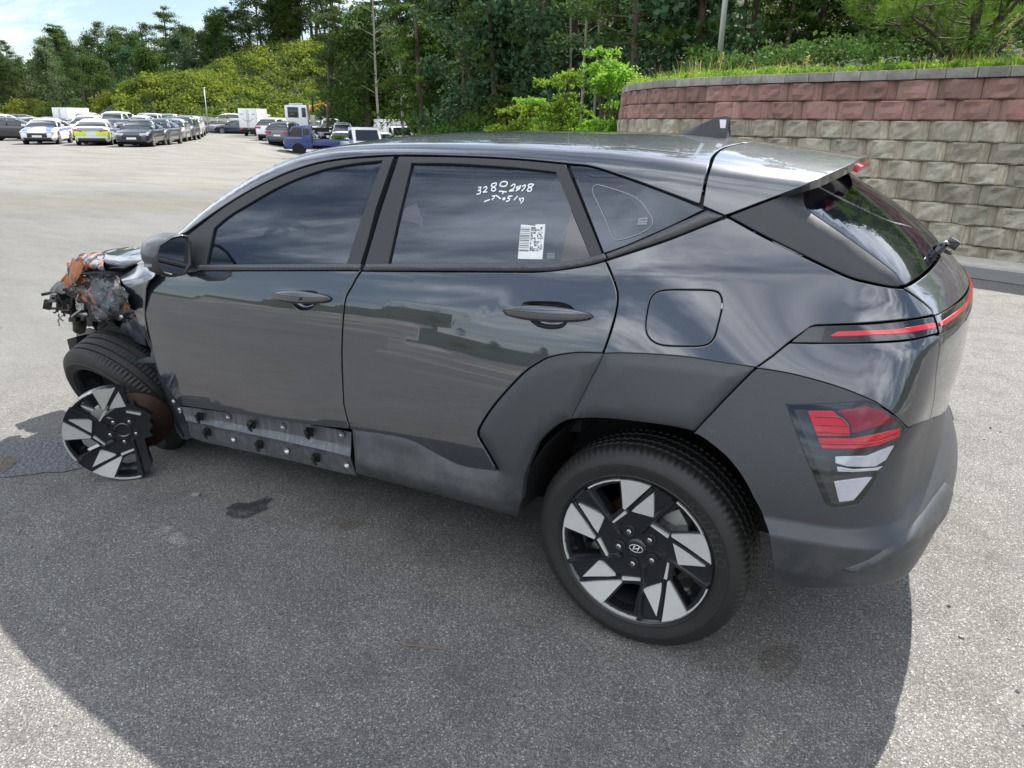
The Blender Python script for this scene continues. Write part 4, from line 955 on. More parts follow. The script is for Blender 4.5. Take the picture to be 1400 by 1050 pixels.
TY=tyre_mesh()
def pol(a,r): a=R_(a);return (r*math.cos(a),r*math.sin(a))
ZD=[.026]
def zf(x,y):
    r=math.hypot(x,y);return -.006-ZD[0]*max(0,1-(r/.235)**2)
def facet(name,pts,h,mat,par,off=.003,th=.008,S=1.0):
    P=resample(clean(np.array(pts)),.02); n=len(P)
    if area(P)<0:P=P[::-1]
    r=geometry.delaunay_2d_cdt([Vector(p) for p in P],[(i,(i+1)%n) for i in range(n)],[],1,1e-6)
    V2=[tuple(v) for v in r[0]];T=[tuple(f) for f in r[2]]
    V=[(x,y,zf(x,y)+h) for x,y in V2]; k=len(V); V+=[(x,y,zf(x,y)+h-th) for x,y in V2]
    F=list(T)+[(i+n*0,k+i,k+(i+1)%n,(i+1)%n) for i in range(n)]
    return mesh(name,V,F,mat,par)
def wheel(mat4,parent,broken=False,tyre=True,rim_mat=None,tyre_mat=None,skip=(),phase=0,name='wheel',lettering=False,disc=True):
    w=bpy.data.objects.new(name,None);COL.objects.link(w);w.parent=parent;w.matrix_local=mat4
    if tyre: new_obj('tyre',TY,w)
    # face plate with five openings
    def rot(pts,k): 
        a=R_(-72*k+phase);c,s=math.cos(a),math.sin(a);return [(x*c-y*s,x*s+y*c) for x,y in pts]
    hole=[pol(128,.222),pol(120,.225),pol(112,.226),pol(105,.225),pol(110,.160),pol(112,.142),pol(124,.128),pol(134,.128)]
    hole2=[pol(60,.20),pol(52,.19),pol(64,.14),pol(70,.15)]
    outer=[pol(t,.2415) for t in range(0,360,4)]
    if broken:
        outer=[pol(t,.2415) for t in range(72,288,4)]+[pol(292,.21),pol(298,.16),pol(306,.13),pol(322,.10),pol(338,.13),pol(346,.112),pol(2,.135),pol(12,.128),pol(22,.155),pol(36,.15),pol(50,.142),pol(58,.165),pol(66,.150),pol(70,.20)]
    V2=[];E=[]
    def addp(p):
        P=resample(clean(np.array(p)),.018);o=len(V2);V2.extend([tuple(q) for q in P]);E.extend([(o+i,o+(i+1)%len(P)) for i in range(len(P))]);return P
    O=addp(outer);HH=[]
    for k in range(5):
        if k in skip: continue
        HH.append(addp(rot(hole,k)))
    g=np.stack(np.meshgrid(np.arange(-.24,.24,.02),np.arange(-.24,.24,.02)),-1).reshape(-1,2);g=g[in_poly(g,O)]
    for b_ in [O]+HH: g=g[seg_dist(g,b_)>.008]
    for h in HH: g=g[~in_poly(g,h)]
    nb=len(V2);V2.extend([tuple(q) for q in g])
    r=geometry.delaunay_2d_cdt([Vector(p) for p in V2],E,[],0,1e-6);Q=np.array([tuple(v) for v in r[0]]);T=np.array([tuple(f) for f in r[2]]);c=Q[T].mean(1);kk=in_poly(c,O)
    for h in HH: kk&=~in_poly(c,h)
    T=T[kk];A=Q[T];ar=.5*((A[:,1,0]-A[:,0,0])*(A[:,2,1]-A[:,0,1])-(A[:,2,0]-A[:,0,0])*(A[:,1,1]-A[:,0,1]));T=T[np.abs(ar)>1e-9]
    V=[(x,y,zf(x,y)-.004) for x,y in Q];n=len(V);V+=[(x*.99,y*.99,zf(x,y)-.04) for x,y in Q];F=[tuple(t) for t in T]
    ed={}
    for t in T:
        for a,b_ in((t[0],t[1]),(t[1],t[2]),(t[2],t[0])): ed[(a,b_)]=1
    for a,b_ in ed:
        if (b_,a) not in ed: F.append((b_,a,a+n,b_+n))
    mesh('rim_face',V,F,M['rimblack'],w)
    for k in range(5):
        if broken and k==1: facet('rim_bar',rot([pol(109,.128),pol(106.5,.120),pol(137,.103),pol(137.5,.109)],k),.0045,M['silver'],w)
        if k in skip: continue
        facet('rim_facet',rot([pol(102.3,.2395),pol(96,.240),pol(88,.240),pol(79.6,.2395),pol(107,.134),pol(109.5,.138)],k),.0035,M['silver'],w)
        facet('rim_facet',rot([pol(76.5,.221),pol(67.5,.136),pol(99.8,.129)],k),.0035,M['silver'],w)
        facet('rim_bar',rot([pol(109,.128),pol(106.5,.120),pol(137,.103),pol(137.5,.109)],k),.0045,M['silver'],w)
        facet('rim_edge',rot([pol(130.8,.2415),pol(124,.242),pol(116,.242),pol(109,.242),pol(102.8,.2415),pol(102.8,.2355),pol(109,.236),pol(116,.236),pol(124,.236),pol(130.8,.2355)],k),.0035,M['silver'],w)
        # ridged spokes
        for (A1,R1,A2,R2,wd,hh) in ((133,.236,152,.062,.011,.010),(78.3,.236,103,.122,.007,.004)):
            p=np.array(rot([pol(A1,R1),pol(A2,R2)],k));d=p[1]-p[0];d/=np.linalg.norm(d);s=np.array([-d[1],d[0]]);b=MB();V=[];
            for i in range(7):
                q=p[0]+(p[1]-p[0])*i/6;z=zf(*q)
                V+=[(*(q-s*wd),z-.004),(*(q-s*wd*.35),z+hh),(*(q+s*wd*.35),z+hh),(*(q+s*wd),z-.004)]
            b.add(V,[(i*4+j,i*4+j+1,i*4+j+5,i*4+j+4) for i in range(6) for j in range(3)]+[(0,1,2,3)[::-1],(24,25,26,27)]);b.build('spoke',M['rimblack'],w)
    for k in range(5):
        x,y=rot([pol(117,.058)],k)[0]
        b=MB();b.lathe([(.0,.001),(.011,.001),(.0165,.004),(.019,.0045),(.0205,.001)],16,Matrix.Translation((x,y,zf(x,y)-.003)));b.build('lug_recess',M['seal'],w,True)
        b=MB();b.lathe([(0,.012),(.006,.0115),(.0088,.009),(.0092,.0)],6,Matrix.Translation((x,y,zf(x,y)-.004)));b.build('lug_nut',M['chrome'],w)
    if broken:
        b=MB();b.lathe([(.0,-.018),(.026,-.016),(.030,.004),(.036,.006),(.040,.0)],24,Matrix.Translation((0,0,zf(0,0))));b.build('hub_bore',M['rimblack'],w,True)
        b=MB();b.lathe([(0,.006),(.02,.005),(.024,-.004)],16,Matrix.Translation((0,0,zf(0,0)-.012)));b.build('hub_nut',M['disc'],w,True)
    else:
        b=MB();b.lathe([(0,.006),(.022,.0055),(.029,.004),(.032,.001),(.033,-.006)],32,Matrix.Translation((0,0,zf(0,0)-.001)));cap=b.build('centre_cap',M['rimblack'],w,True)
        # the slanted H in its oval
        e=MB();zz=zf(0,0)+.0063;pts=[(.0215*math.cos(t),.0125*math.sin(t),zz-.0008) for t in [2*math.pi*i/28 for i in range(29)]];e.tube(pts,.0013,6,False)
        bar=lambda a,b_,r:e.tube([(a[0],a[1],zz),(((a[0]+b_[0])/2),(a[1]+b_[1])/2,zz+.0006),(b_[0],b_[1],zz)],r,6)
        bar((-.0105,-.0085),(-.0045,.0095),.0021);bar((.0045,-.0095),(.0105,.0085),.0021);bar((-.0075,-.002),(.0075,.002),.0018);e.build('cap_emblem',M['silver'],w,True)
    if tyre and not broken or tyre and broken is None:
        pass
    if tyre:
        b=MB();b.lathe([(.2435,.0),(.238,-.004),(.232,-.02),(.222,-.05),(.205,-.07),(.200,-.19),(.228,-.205)],72);b.build('rim_barrel',M['rimblack'],w,True)
    if disc:
        b=MB();b.lathe([(.0,-.05),(.075,-.05),(.078,-.085),(.150,-.085),(.150,-.100),(.0,-.100)],40);b.build('brake_disc',M['disc'],w,True)
        b=MB();b.box((.115,.085,-.095),(.07,.11,.06),Matrix.Rotation(.6,3,'Z'));b.build('brake_caliper',M['steel'],w,bevel=.008)
    return w
def tyre_text(w,txt,a0,r,size,step,name='sidewall_lettering'):
    b=MB()
    for i,ch in enumerate(txt):
        if ch==' ':continue
        cu=bpy.data.curves.new('t','FONT');cu.body=ch;cu.size=size;cu.extrude=.0014;cu.offset=size*.008;cu.align_x='CENTER';cu.space_character=1
        o=bpy.data.objects.new('t',cu);COL.objects.link(o);dg=bpy.context.evaluated_depsgraph_get();me=bpy.data.meshes.new_from_object(o.evaluated_get(dg));bpy.data.objects.remove(o)
        a=R_(a0-i*step);rot=Matrix.Rotation(a-math.pi/2,3,'Z')
        V=[]
        for v in me.vertices:
            x,y=v.co.x,v.co.y; q=rot@Vector((x,r+y,0)); rad=math.hypot(q.x,q.y); zz=np.interp(rad,[.240,.2535,.257,.275,.288,.2915,.303,.316],[-.008,.0025,.001,.005,.0085,.0075,.003,-.006])
            V.append((q.x,q.y,zz+v.co.z+.0006))
        b.add(V,[tuple(p.vertices) for p in me.polygons])
    o=b.build(name,M['tyretext'],w);o['kind']='stuff';return o
M['tyretext']=simple('moulded_tyre_lettering',(.035,.035,.036),.45)
def wm(c,out,spin=0): # local Z outwards
    z=Vector(out).normalized();x=Vector((1,0,0));x=(x-z*x.dot(z)).normalized();y=z.cross(x)
    m=Matrix((x,y,z)).transposed().to_4x4();return Matrix.Translation(c)@m@Matrix.Rotation(spin,4,'Z')
W0=wheel(wm((0,-.893,.34),(0,-1,0)),suv,phase=0,name='rear_wheel')
tyre_text(W0,'KUMHO',50,.256,.042,9.8)
tyre_text(W0,'SOLUS',128,.272,.016,4.2); tyre_text(W0,'215/55R18',-72,.270,.013,3.0)
wheel(wm((0,.893,.34),(0,1,0)),suv,name='rear_wheel')
wheel(wm((-2.66,.88,.40),(0,1,0)),suv,name='front_wheel')
# collapsed front wheel: the tyre leans in, its broken rim hangs in front
def w2cm(m): return suv.matrix_world.inverted()@m
bpy.context.view_layer.update()
az,el=R_(-2),R_(-25.1); nrm=Vector((-math.sin(az)*math.cos(el),-math.cos(az)*math.cos(el),math.sin(el)))
fw=bpy.data.objects.new('front_wheel',None);COL.objects.link(fw);fw.parent=suv;fw.matrix_local=w2cm(wm(Vector((-2.70,-.735,.275))+nrm*.1075,nrm))
new_obj('tyre',TY,fw)
b=MB();b.lathe([(.236,.000),(.226,-.02),(.224,-.06),(.214,-.07),(.205,-.19),(.228,-.205)],60);b.build('rim_barrel',M['rimblack'],fw,True)
b=MB();b.lathe([(.0,-.10),(.200,-.10),(.200,-.12),(0,-.12)],40);b.build('inner_wheel_well',M['dark'],fw,True)
az,el=R_(-44.4),R_(-6.5); nr=Vector((-math.sin(az)*math.cos(el),-math.cos(az)*math.cos(el),math.sin(el)))
c0=Vector((-2.483,-.964,.182)); cc=Vector(CAMP)+.958*(c0-Vector(CAMP))
ZD[0]=.04
br=wheel(w2cm(wm(cc,nr)@Matrix.Scale(.965,4)),suv,broken=True,tyre=False,skip=(1,2),phase=0,name='broken_rim',disc=False)
b=MB();V=[];n_=46;pr=[(.2405,-.004),(.2405,-.028),(.232,-.04),(.222,-.075),(.205,-.10)]
for i in range(n_+1):
    t=R_(82+200*i/n_);k_=1-.25*abs(math.sin(i*1.7))*(1 if i in(0,1,2,n_-2,n_-1,n_) else 0)-.12*abs(math.sin(i*.9))
    for r_,z_ in pr: V.append((r_*math.cos(t),r_*math.sin(t),z_*(k_ if z_<-.05 else 1)))
b.add(V,[(i*5+j,i*5+j+1,i*5+j+6,i*5+j+5) for i in range(n_) for j in range(4)]);b.build('broken_barrel',M['rimblack'],br,True)
b=MB();b.box((-.05,.12,-.06),(.10,.05,.05),Matrix.Rotation(.5,3,'Z'));b.tube([(-.14,.16,-.05),(-.02,.06,-.06)],.016,8);b.build('brake_caliper',M['steel'],br,bevel=.008)
b=MB();b.lathe([(.0,-.05),(.075,-.05),(.078,-.085),(.145,-.085),(.145,-.110),(.0,-.110)],40,Matrix.Translation((.06,.0,-.03)));b.build('brake_disc',M['disc'],br,True)
sheet('wheel_arm',[[(-.2,0,0)]*2]*2,M['bolt'],suv,px=False) if False else None
# ---------------------------------------------------------------- the place
HF=np.array([-math.sin(YAW),math.cos(YAW)]);HR=np.array([math.cos(YAW),math.sin(YAW)])
def ld(L,d): p=CAMP[:2]+HR*L+HF*d; return p
def to_ld(x,y): dx=np.asarray(x)-CAMP[0];dy=np.asarray(y)-CAMP[1]; return dx*HR[0]+dy*HR[1],dx*HF[0]+dy*HF[1]
def px_L(px,d,py=165.):
    q=pdir(np.array([px,py]));h=q[:2];return float(h@HR)/float(h@HF)*d
def at_px(px,d): return ld(px_L(px,d),d)
def gpt(px,py,z=0.):
    d=pdir(np.array([px,py],float));return CAMP+(z-CAMP[2])/d[2]*d
def ss(a,b,x): return sstep(a,b,np.asarray(x,float))
def terr(x,y):
    L,d=to_ld(x,y)
    h=-.75*ss(-20,-13,L)*ss(30,46,d)*(1-ss(0,12,L))
    # mound at the lot's far edge
    h=h+5.6*ss(-54,-45,L)*(1-ss(-42,-19,L))*ss(84,97,d)
    h=h+7*ss(-50,-30,L)*ss(98,118,d)+5*ss(-34,-20,L)*ss(84,108,d)
    h=h+2.5*ss(100,140,d)+10*ss(118,195,d)
    # wooded slope close to the right
    lim=58-26*ss(2,16,L)
    h=h+9*ss(-14,-2,L)*ss(lim,lim+45,d)+10*ss(-16,0,L)*ss(lim+30,lim+90,d)
    # low hills on the other side of the lot, behind the photographer
    r=np.hypot(L,d+0.0); k=ss(5,-20,d)
    h=h+k*ss(38,46,r)*1.2+k*(3.6+1.6*np.sin(L*.045+1)+1.0*np.sin(L*.11))*ss(46,120,r)
    h=h+(1-k)*ss(60,110,-L-40+0*d)*6*(1-ss(40,80,d))+ss(45,110,L)*9*(1-ss(60,100,d))
    return h
def ground_mesh(name,fn,us,vs,mat,off=0):
    U,V=np.meshgrid(us,vs,indexing='ij');P=CAMP[:2]+U[...,None]*HR+V[...,None]*HF
    z=fn(P[...,0],P[...,1])+off;n,m=U.shape
    VV=np.concatenate([P,z[...,None]],-1).reshape(-1,3);i,j=np.meshgrid(np.arange(n-1),np.arange(m-1),indexing='ij');a=(i*m+j).ravel()
    F=np.stack([a,a+m,a+m+1,a+1],-1)
    return fast_mesh(name,VV,F,mat)
def fast_mesh(name,V,F,mat=None,parent=None,smooth=True,uv=None):
    V=np.asarray(V,np.float32);F=np.asarray(F,np.int32);k=F.shape[1]
    me=bpy.data.meshes.new(name);me.vertices.add(len(V));me.vertices.foreach_set('co',V.ravel());me.loops.add(F.size);me.loops.foreach_set('vertex_index',F.ravel())
    me.polygons.add(len(F));me.polygons.foreach_set('loop_start',np.arange(0,F.size,k,dtype=np.int32));me.polygons.foreach_set('loop_total',np.full(len(F),k,np.int32))
    me.update(calc_edges=True);
    if smooth: me.shade_smooth()
    return new_obj(name,me,parent,mat)
def ground_mat():
    n=NT('worn_asphalt_and_gravel_lot'); p=n.pos(); N,L=n.N,n.L
    def vm(vec,loc=(0,0,0),sc=(1,1,1),rz=0):
        m=N.new('ShaderNodeMapping');m.inputs['Location'].default_value=loc;m.inputs['Scale'].default_value=sc;m.inputs['Rotation'].default_value=(0,0,rz);L.new(vec,m.inputs[0]);return m.outputs[0]
    v1=n.voro(235,'F1',p,'Color'); sepc=N.new('ShaderNodeSeparateColor');L.new(v1,sepc.inputs[0])
    v2=n.voro(480,'F1',p,'Color'); sepd=N.new('ShaderNodeSeparateColor');L.new(v2,sepd.inputs[0])
    agg=n.ramp(sepc.outputs[0],[(0,.045),(.45,.09),(.8,.15),(.94,.24),(1,.44)])
    agg2=n.ramp(sepd.outputs[1],[(0,.04),(.5,.09),(.85,.17),(1,.38)])
    a=n.mix(.42,agg,agg2)
    big=n.noise(.9,6,.62,p); mid=n.noise(4.5,6,.65,p)
    tone=n.mix(big,(1.08,1.05,1.0),(1.46,1.40,1.30)); a=n.mix(1,a,tone,'MULTIPLY')
    blot=n.ramp(mid,[(.30,.72),(.5,1.0),(.72,1.22)]); a=n.mix(.7,a,n.mix(1,a,blot,'MULTIPLY'))
    # dusty concrete-like surface beyond the car, gravel farther off
    dust=n.mix(n.noise(26,6,.75,p),(.115,.114,.109),(.185,.183,.174)); dust=n.mix(n.ramp(n.voro(60,'F1',p),[(.2,.55),(.5,0)]),dust,(.085,.084,.08))
    grav=n.mix(n.noise(9,8,.8,p),(.12,.118,.108),(.235,.231,.216))
    streak=n.ramp(n.noise(1.0,5,.6,vm(p,(0,0,0),(.25,1.6,1),YAW)),[(.40,0),(.62,1)])
    grav=n.mix(n.math('MULTIPLY',streak,.35),grav,(.17,.155,.12))
    # distance along the view heading
    dt=N.new('ShaderNodeVectorMath');dt.operation='DOT_PRODUCT';L.new(p,dt.inputs[0]);dt.inputs[1].default_value=(HF[0],HF[1],0)
    dd=n.math('SUBTRACT',dt.outputs['Value'],float(HF@CAMP[:2])); lt=N.new('ShaderNodeVectorMath');lt.operation='DOT_PRODUCT';L.new(p,lt.inputs[0]);lt.inputs[1].default_value=(HR[0],HR[1],0)
    LL=n.math('SUBTRACT',lt.outputs['Value'],float(HR@CAMP[:2]))
    wob=n.math('MULTIPLY',n.math('SUBTRACT',n.noise(.35,5,.6,p),.5),3.0)
    # left of the car the surface turns dusty earlier
    e=n.math('ADD',n.math('ADD',dd,n.math('MULTIPLY',LL,-.75)),wob)
    k1=n.ramp(n.math('DIVIDE',e,20),[(.26,0),(.40,1)]); k2=n.ramp(n.math('DIVIDE',n.math('ADD',dd,wob),60),[(.27,0),(.31,1)])
    behind=n.ramp(n.math('DIVIDE',n.math('ADD',dd,40),60),[(.60,1),(.66,0)])
    c=n.mix(n.math('MULTIPLY',k1,n.math('SUBTRACT',1,behind)),a,dust); c=n.mix(n.math('MULTIPLY',behind,.0),c,dust); c=n.mix(k2,c,grav)
    c=n.mix(n.math('ADD',.15,n.math('MULTIPLY',k1,.6)),c,n.mix(1,c,n.ramp(n.noise(.55,8,.78,vm(p,(5,2,0),(.5,1.5,1),YAW)),[(.36,.68),(.52,1.0),(.66,1.22)]),'MULTIPLY'))
    # brownish washed-out line where gravel starts
    line=n.ramp(n.math('DIVIDE',n.math('ADD',dd,wob),60),[(.20,0),(.24,.7),(.27,0)]); c=n.mix(n.math('MULTIPLY',line,n.noise(2.2,6,.7,p)),c,(.13,.11,.07))
    # tracks across the lot (seen mirrored in the doors)
    tr=n.ramp(n.math('ABSOLUTE',n.math('SUBTRACT',n.noise(.13,2,.5,vm(p,(3,1,0),(.45,1.5,1),YAW)),.5)),[(0,1),(.016,1),(.036,0)])
    c=n.mix(n.math('MULTIPLY',n.math('MULTIPLY',tr,behind),.7),c,(.42,.40,.35))
    hgt=n.math('ADD',n.math('MULTIPLY',sepc.outputs[0],.6),n.math('MULTIPLY',sepd.outputs[1],.4))
    n.set(Base_Color=c,Roughness=.92,IOR=1.35).bump(hgt,.55,.006); return n.m
M['ground']=ground_mat()
us=np.unique(np.concatenate([-np.geomspace(.5,420,70),[0],np.geomspace(.5,300,60)])); vs=np.unique(np.concatenate([-np.geomspace(.5,420,60),[0],np.geomspace(.5,420,90)]))
far_m=None
def soil_mat():
    n=NT('wooded_hillside_floor'); p=n.pos(); c=n.mix(n.noise(.5,6,.65,p),(.018,.030,.009),(.045,.064,.016)); c=n.mix(n.ramp(n.noise(.12,5,.6,p),[(.5,0),(.62,1)]),c,(.05,.07,.018)); n.set(Base_Color=c,Roughness=.95).bump(n.noise(1.3,8,.75,p),.9,.5); return n.m
M['soil']=soil_mat()
g=ground_mesh('ground',lambda x,y:np.minimum(terr(x,y),.6),us,vs,M['ground']); tag(g,kind='structure')
# the hills lie on the lot wherever the land rises: same surface, lifted a little, dropped out of sight over the flat lot
h_=ground_mesh('hillside',lambda x,y:np.where(terr(x,y)>.35,terr(x,y)+.05,terr(x,y)-1.2),np.unique(np.concatenate([-np.geomspace(2,420,90),[0],np.geomspace(2,300,80)])),np.unique(np.concatenate([-np.geomspace(6,420,50),[0],np.geomspace(6,420,90)])),M['soil']); tag(h_,kind='structure')
# ---------------------------------------------------------------- stains, patch, loose bits on the asphalt
def blob(name,px,z,mat,seed,jit=.12):
    P=np.array([gpt(a,b,z) for a,b in cr(px,5,True)]);c=P.mean(0);rr=random.Random(seed);V=[c]+[c+(p-c)*(1+rr.uniform(-jit,jit)) for p in P];n=len(P)
    o=mesh(name,V,[(0,1+i,1+(i+1)%n) for i in range(n)],mat);tag(o,kind='structure');return o
def stain_mat(name,c1,c2,r,alpha):
    n=NT(name);p=n.pos();n.set(Base_Color=n.mix(n.noise(60,5,.7,p),c1,c2),Roughness=r,Alpha=n.ramp(n.noise(9,6,.7,p),[(.28,0),(.60,alpha)])).bump(n.voro(110,'F1',p),.4,.004);return n.m
blob('oil_stain',[(310,697),(320,688),(345,686),(365,679),(368,690),(352,703),(330,709),(313,706)],.005,stain_mat('damp_oil_stain',(.018,.018,.02),(.05,.05,.052),.5,.85),1)
pm=NT('coarse_dark_patching_asphalt');_p=pm.pos();pm.set(Base_Color=pm.mix(pm.voro(60,'F1',_p),(.055,.058,.066),(.13,.135,.145)),Roughness=.75).bump(pm.voro(60,'F1',_p),.8,.01)
blob('asphalt_patch',[(-60,655),(-40,625),(0,610),(60,602),(105,604),(118,622),(112,640),(60,646),(0,652)],.004,pm.m,2,.05)
blob('dirt_stain',[(462,718),(475,713),(498,712),(492,720),(470,725)],.005,stain_mat('ochre_dirt_stain',(.20,.16,.10),(.12,.10,.07),.9,.5),3)
blob('dirt_stain',[(1040,890),(1075,880),(1098,895),(1085,925),(1050,925)],.005,stain_mat('brown_dirt_stain',(.13,.10,.07),(.09,.08,.06),.9,.35),4)
blob('dirt_stain',[(-10,632),(15,622),(22,630),(5,645),(-12,642)],.009,stain_mat('ochre_dirt_patch',(.22,.17,.11),(.12,.10,.07),.9,.7),5)
b=MB();rr=random.Random(9)
M['peb']=simple('pale_pebble',(.22,.215,.20),.9,var=.3)
for i in range(170):
    x=rr.uniform(-50,1450);y=rr.uniform(560,1045) if rr.random()<.6 else rr.uniform(380,600)
    q=gpt(x,y,.0);
    if -3.2<q[0]<.9 and -.85<q[1]<.9: continue
    s=rr.choice([.002,.003,.004,.005,.007])*(1+.15*np.linalg.norm(q[:2]-CAMP[:2])); b.box((q[0],q[1],s*.3),(s*rr.uniform(.8,1.6),s,s*.8),Matrix.Rotation(rr.uniform(0,6),3,Vector((rr.random(),rr.random(),1)).normalized()))
tag(b.build('loose_pebbles',M['peb'],bevel=.0008),kind='stuff')
tw=[gpt(*p,.004) for p in((549,878),(556,882),(575,883),(598,886),(616,889))]
b=MB();b.tube(tw,[.006,.004,.003,.003,.002],6);tag(b.build('dry_twig',simple('dry_twig_bark',(.16,.12,.08),.9)),'small dry twig with a pale tip lying on shaded asphalt','twig')
q=gpt(268,676,.006);b=MB();b.box(q,(.035,.022,.012),Matrix.Rotation(.5,3,'Z'));tag(b.build('stone_chip',M['peb'],bevel=.004),'pale flat stone chip lying beside the oil stain below the door','stone')
# ---------------------------------------------------------------- curved block retaining wall
pts=[at_px(a,d) for a,d in ((846,24),(845,20),(845,16.4),(853,14.9),(878,13.7),(925,12.75),(1000,11.75),(1100,10.95),(1200,10.25),(1300,9.62),(1400,9.05))]
e_=np.array(pts[-1])-np.array(pts[-2]);e_/=np.linalg.norm(e_); pts+= [pts[-1]+e_*1.5,pts[-1]+e_*3+np.array([.1,-.1]),pts[-1]+e_*5.5]
path=cr(pts,14); seg=np.linalg.norm(np.diff(path,axis=0),axis=1);arc=np.concatenate([[0],np.cumsum(seg)])
def wp(s,set_=0.):
    x=np.interp(s,arc,path[:,0]);y=np.interp(s,arc,path[:,1]);x2=np.interp(s+.05,arc,path[:,0]);y2=np.interp(s+.05,arc,path[:,1])
    x1=np.interp(s-.05,arc,path[:,0]);y1=np.interp(s-.05,arc,path[:,1]);t=np.array([x2-x1,y2-y1]);t/=np.linalg.norm(t);nrm=np.array([t[1],-t[0]]) # towards the camera side
    return np.array([x,y])-nrm*set_,t,nrm
CH=.246;NROW=9;WTOP=CH*NROW-.02
def block_mat(name,c1,c2,c3):
    n=NT(name);oi=n.N.new('ShaderNodeObjectInfo');rv=oi.outputs['Random'];tc=n.tc()
    add=n.N.new('ShaderNodeVectorMath');add.operation='ADD';n.L.new(tc,add.inputs[0]);cx=n.N.new('ShaderNodeCombineXYZ');n.L.new(n.math('MULTIPLY',rv,37),cx.inputs[0]);n.L.new(n.math('MULTIPLY',rv,91),cx.inputs[1]);n.L.new(cx.outputs[0],add.inputs[1]);v=add.outputs[0]
    sp=n.N.new('ShaderNodeSeparateXYZ');n.L.new(tc,sp.inputs[0]);ax=n.math('ABSOLUTE',sp.outputs[0]);side=n.ramp(ax,[(.143,0),(.150,1)])
    c=n.mix(n.noise(16,7,.72,v),c1,c2);c=n.mix(n.math('MULTIPLY',n.ramp(n.noise(5,5,.65,v),[(.42,0),(.65,1)]),.55),c,c3);wn=n.ramp(n.noise(1.1,6,.7,n.pos()),[(.40,0),(.66,1)]);c=n.mix(n.math('MULTIPLY',wn,.4),c,(.14,.135,.11));c=n.mix(n.math('MULTIPLY',n.ramp(n.noise(28,6,.8,v),[(.55,0),(.62,1)]),.35),c,(.10,.095,.08))
    mp=n.N.new('ShaderNodeMapping');mp.inputs['Scale'].default_value=(26,1,1.3);n.L.new(v,mp.inputs[0]);rib=n.noise(2.2,3,.6,mp.outputs[0])
    c=n.mix(n.math('MULTIPLY',side,n.math('MULTIPLY',n.ramp(rib,[(.4,0),(.6,1)]),.55)),c,c3)
    dark=n.ramp(sp.outputs[2],[(-.13,.45),(-.10,1)]) if False else None
    tone=n.math('ADD',n.math('MULTIPLY',rv,.45),.78);c=n.mix(1,c,tone,'MULTIPLY') if False else c
    hs=n.N.new('ShaderNodeHueSaturation');n.L.new(n.math('ADD',n.math('MULTIPLY',rv,.5),.78),hs.inputs['Value']);n.L.new(c,hs.inputs['Color'])
    h=n.mix(side,n.math('ADD',n.noise(26,8,.85,v),n.math('MULTIPLY',n.noise(120,5,.8,v),.5)),n.math('ADD',n.math('MULTIPLY',rib,1.0),n.math('MULTIPLY',n.noise(60,4,.6,v),.3)))
    n.set(Base_Color=hs.outputs[0],Roughness=.93).bump(h,1.0,.03);return n.m
M['bg']=block_mat('grey_split_face_block',(.38,.35,.27),(.70,.66,.54),(.22,.165,.10))
M['br']=block_mat('red_split_face_block',(.30,.15,.125),(.52,.28,.235),(.22,.16,.13))
M['cap']=block_mat('weathered_cap_stone',(.30,.295,.27),(.5,.49,.45),(.18,.16,.12))
def block_mesh(seed,w=.488,h=CH-.006,mat=None,roundb=False):
    rr=random.Random(seed);xs=[-w/2,-w*.305,-w*.295,-w*.1,w*.1,w*.295,w*.305,w/2];ys=[.0,-.052,-.066,-.085,-.085,-.066,-.052,.0];zs=[0,.02,h*.36,h*.68,h-.02,h]
    V=[];F=[]
    for j,z in enumerate(zs):
        for i,(x,y) in enumerate(zip(xs,ys)):
            yy=y; 
            if 2<=i<=5: yy+= rr.uniform(-.030,.018) - (0 if j not in(0,5) else -.03)
            elif j in(0,5): yy+=.010
            V.append((x+ (rr.uniform(-.006,.006) if 2<i<5 else 0),yy,z))
    m=len(xs)
    for j in range(len(zs)-1):
        for i in range(m-1): F.append((j*m+i,j*m+i+1,(j+1)*m+i+1,(j+1)*m+i))
    n=len(V);V+=[(-w/2,.22,0),(w/2,.22,0),(w/2,.22,h),(-w/2,.22,h)]
    top=(len(zs)-1)*m;F+=[tuple(range(m))[::-1]+(n,n+1)][0:0];F+=[(n,n+1)+tuple(range(m-1,-1,-1)),tuple(top+i for i in range(m))+(n+2,n+3),(n+1,n)[0:0] or (n,n+3,n+2,n+1),tuple(j*m for j in range(len(zs)-1,-1,-1))+(n,n+3),tuple(j*m+m-1 for j in range(len(zs)))+(n+2,n+1)]
    me=bpy.data.meshes.new('wall_block');me.from_pydata(V,[],F);me.update();me.materials.append(mat);return me
BG=[block_mesh(i,mat=M['bg']) for i in range(8)];BR=[block_mesh(i+20,mat=M['br']) for i in range(6)]
wall=empty('block_retaining_wall',tuple(at_px(1200,10.25))+(0,),label='curved retaining wall of grey split-face blocks with two red courses and a cap',cat='wall')
wi=wall.matrix_world.inverted() if False else Matrix.Translation(Vector((-wall.location.x,-wall.location.y,0)))
def put(me,nm,s,z,set_,parent,off,sx=1.,tilt=0.):
    p,t,nr=wp(s,set_);o=bpy.data.objects.new(nm,me);COL.objects.link(o);o.parent=parent
    ang=math.atan2(t[1],t[0]);o.matrix_local=Matrix.Translation((p[0]-parent.location.x,p[1]-parent.location.y,z))@Matrix.Rotation(ang+tilt,4,'Z')@Matrix.Diagonal((sx,1,1,1));return o
_s0=arc[-1];rr=random.Random(4)
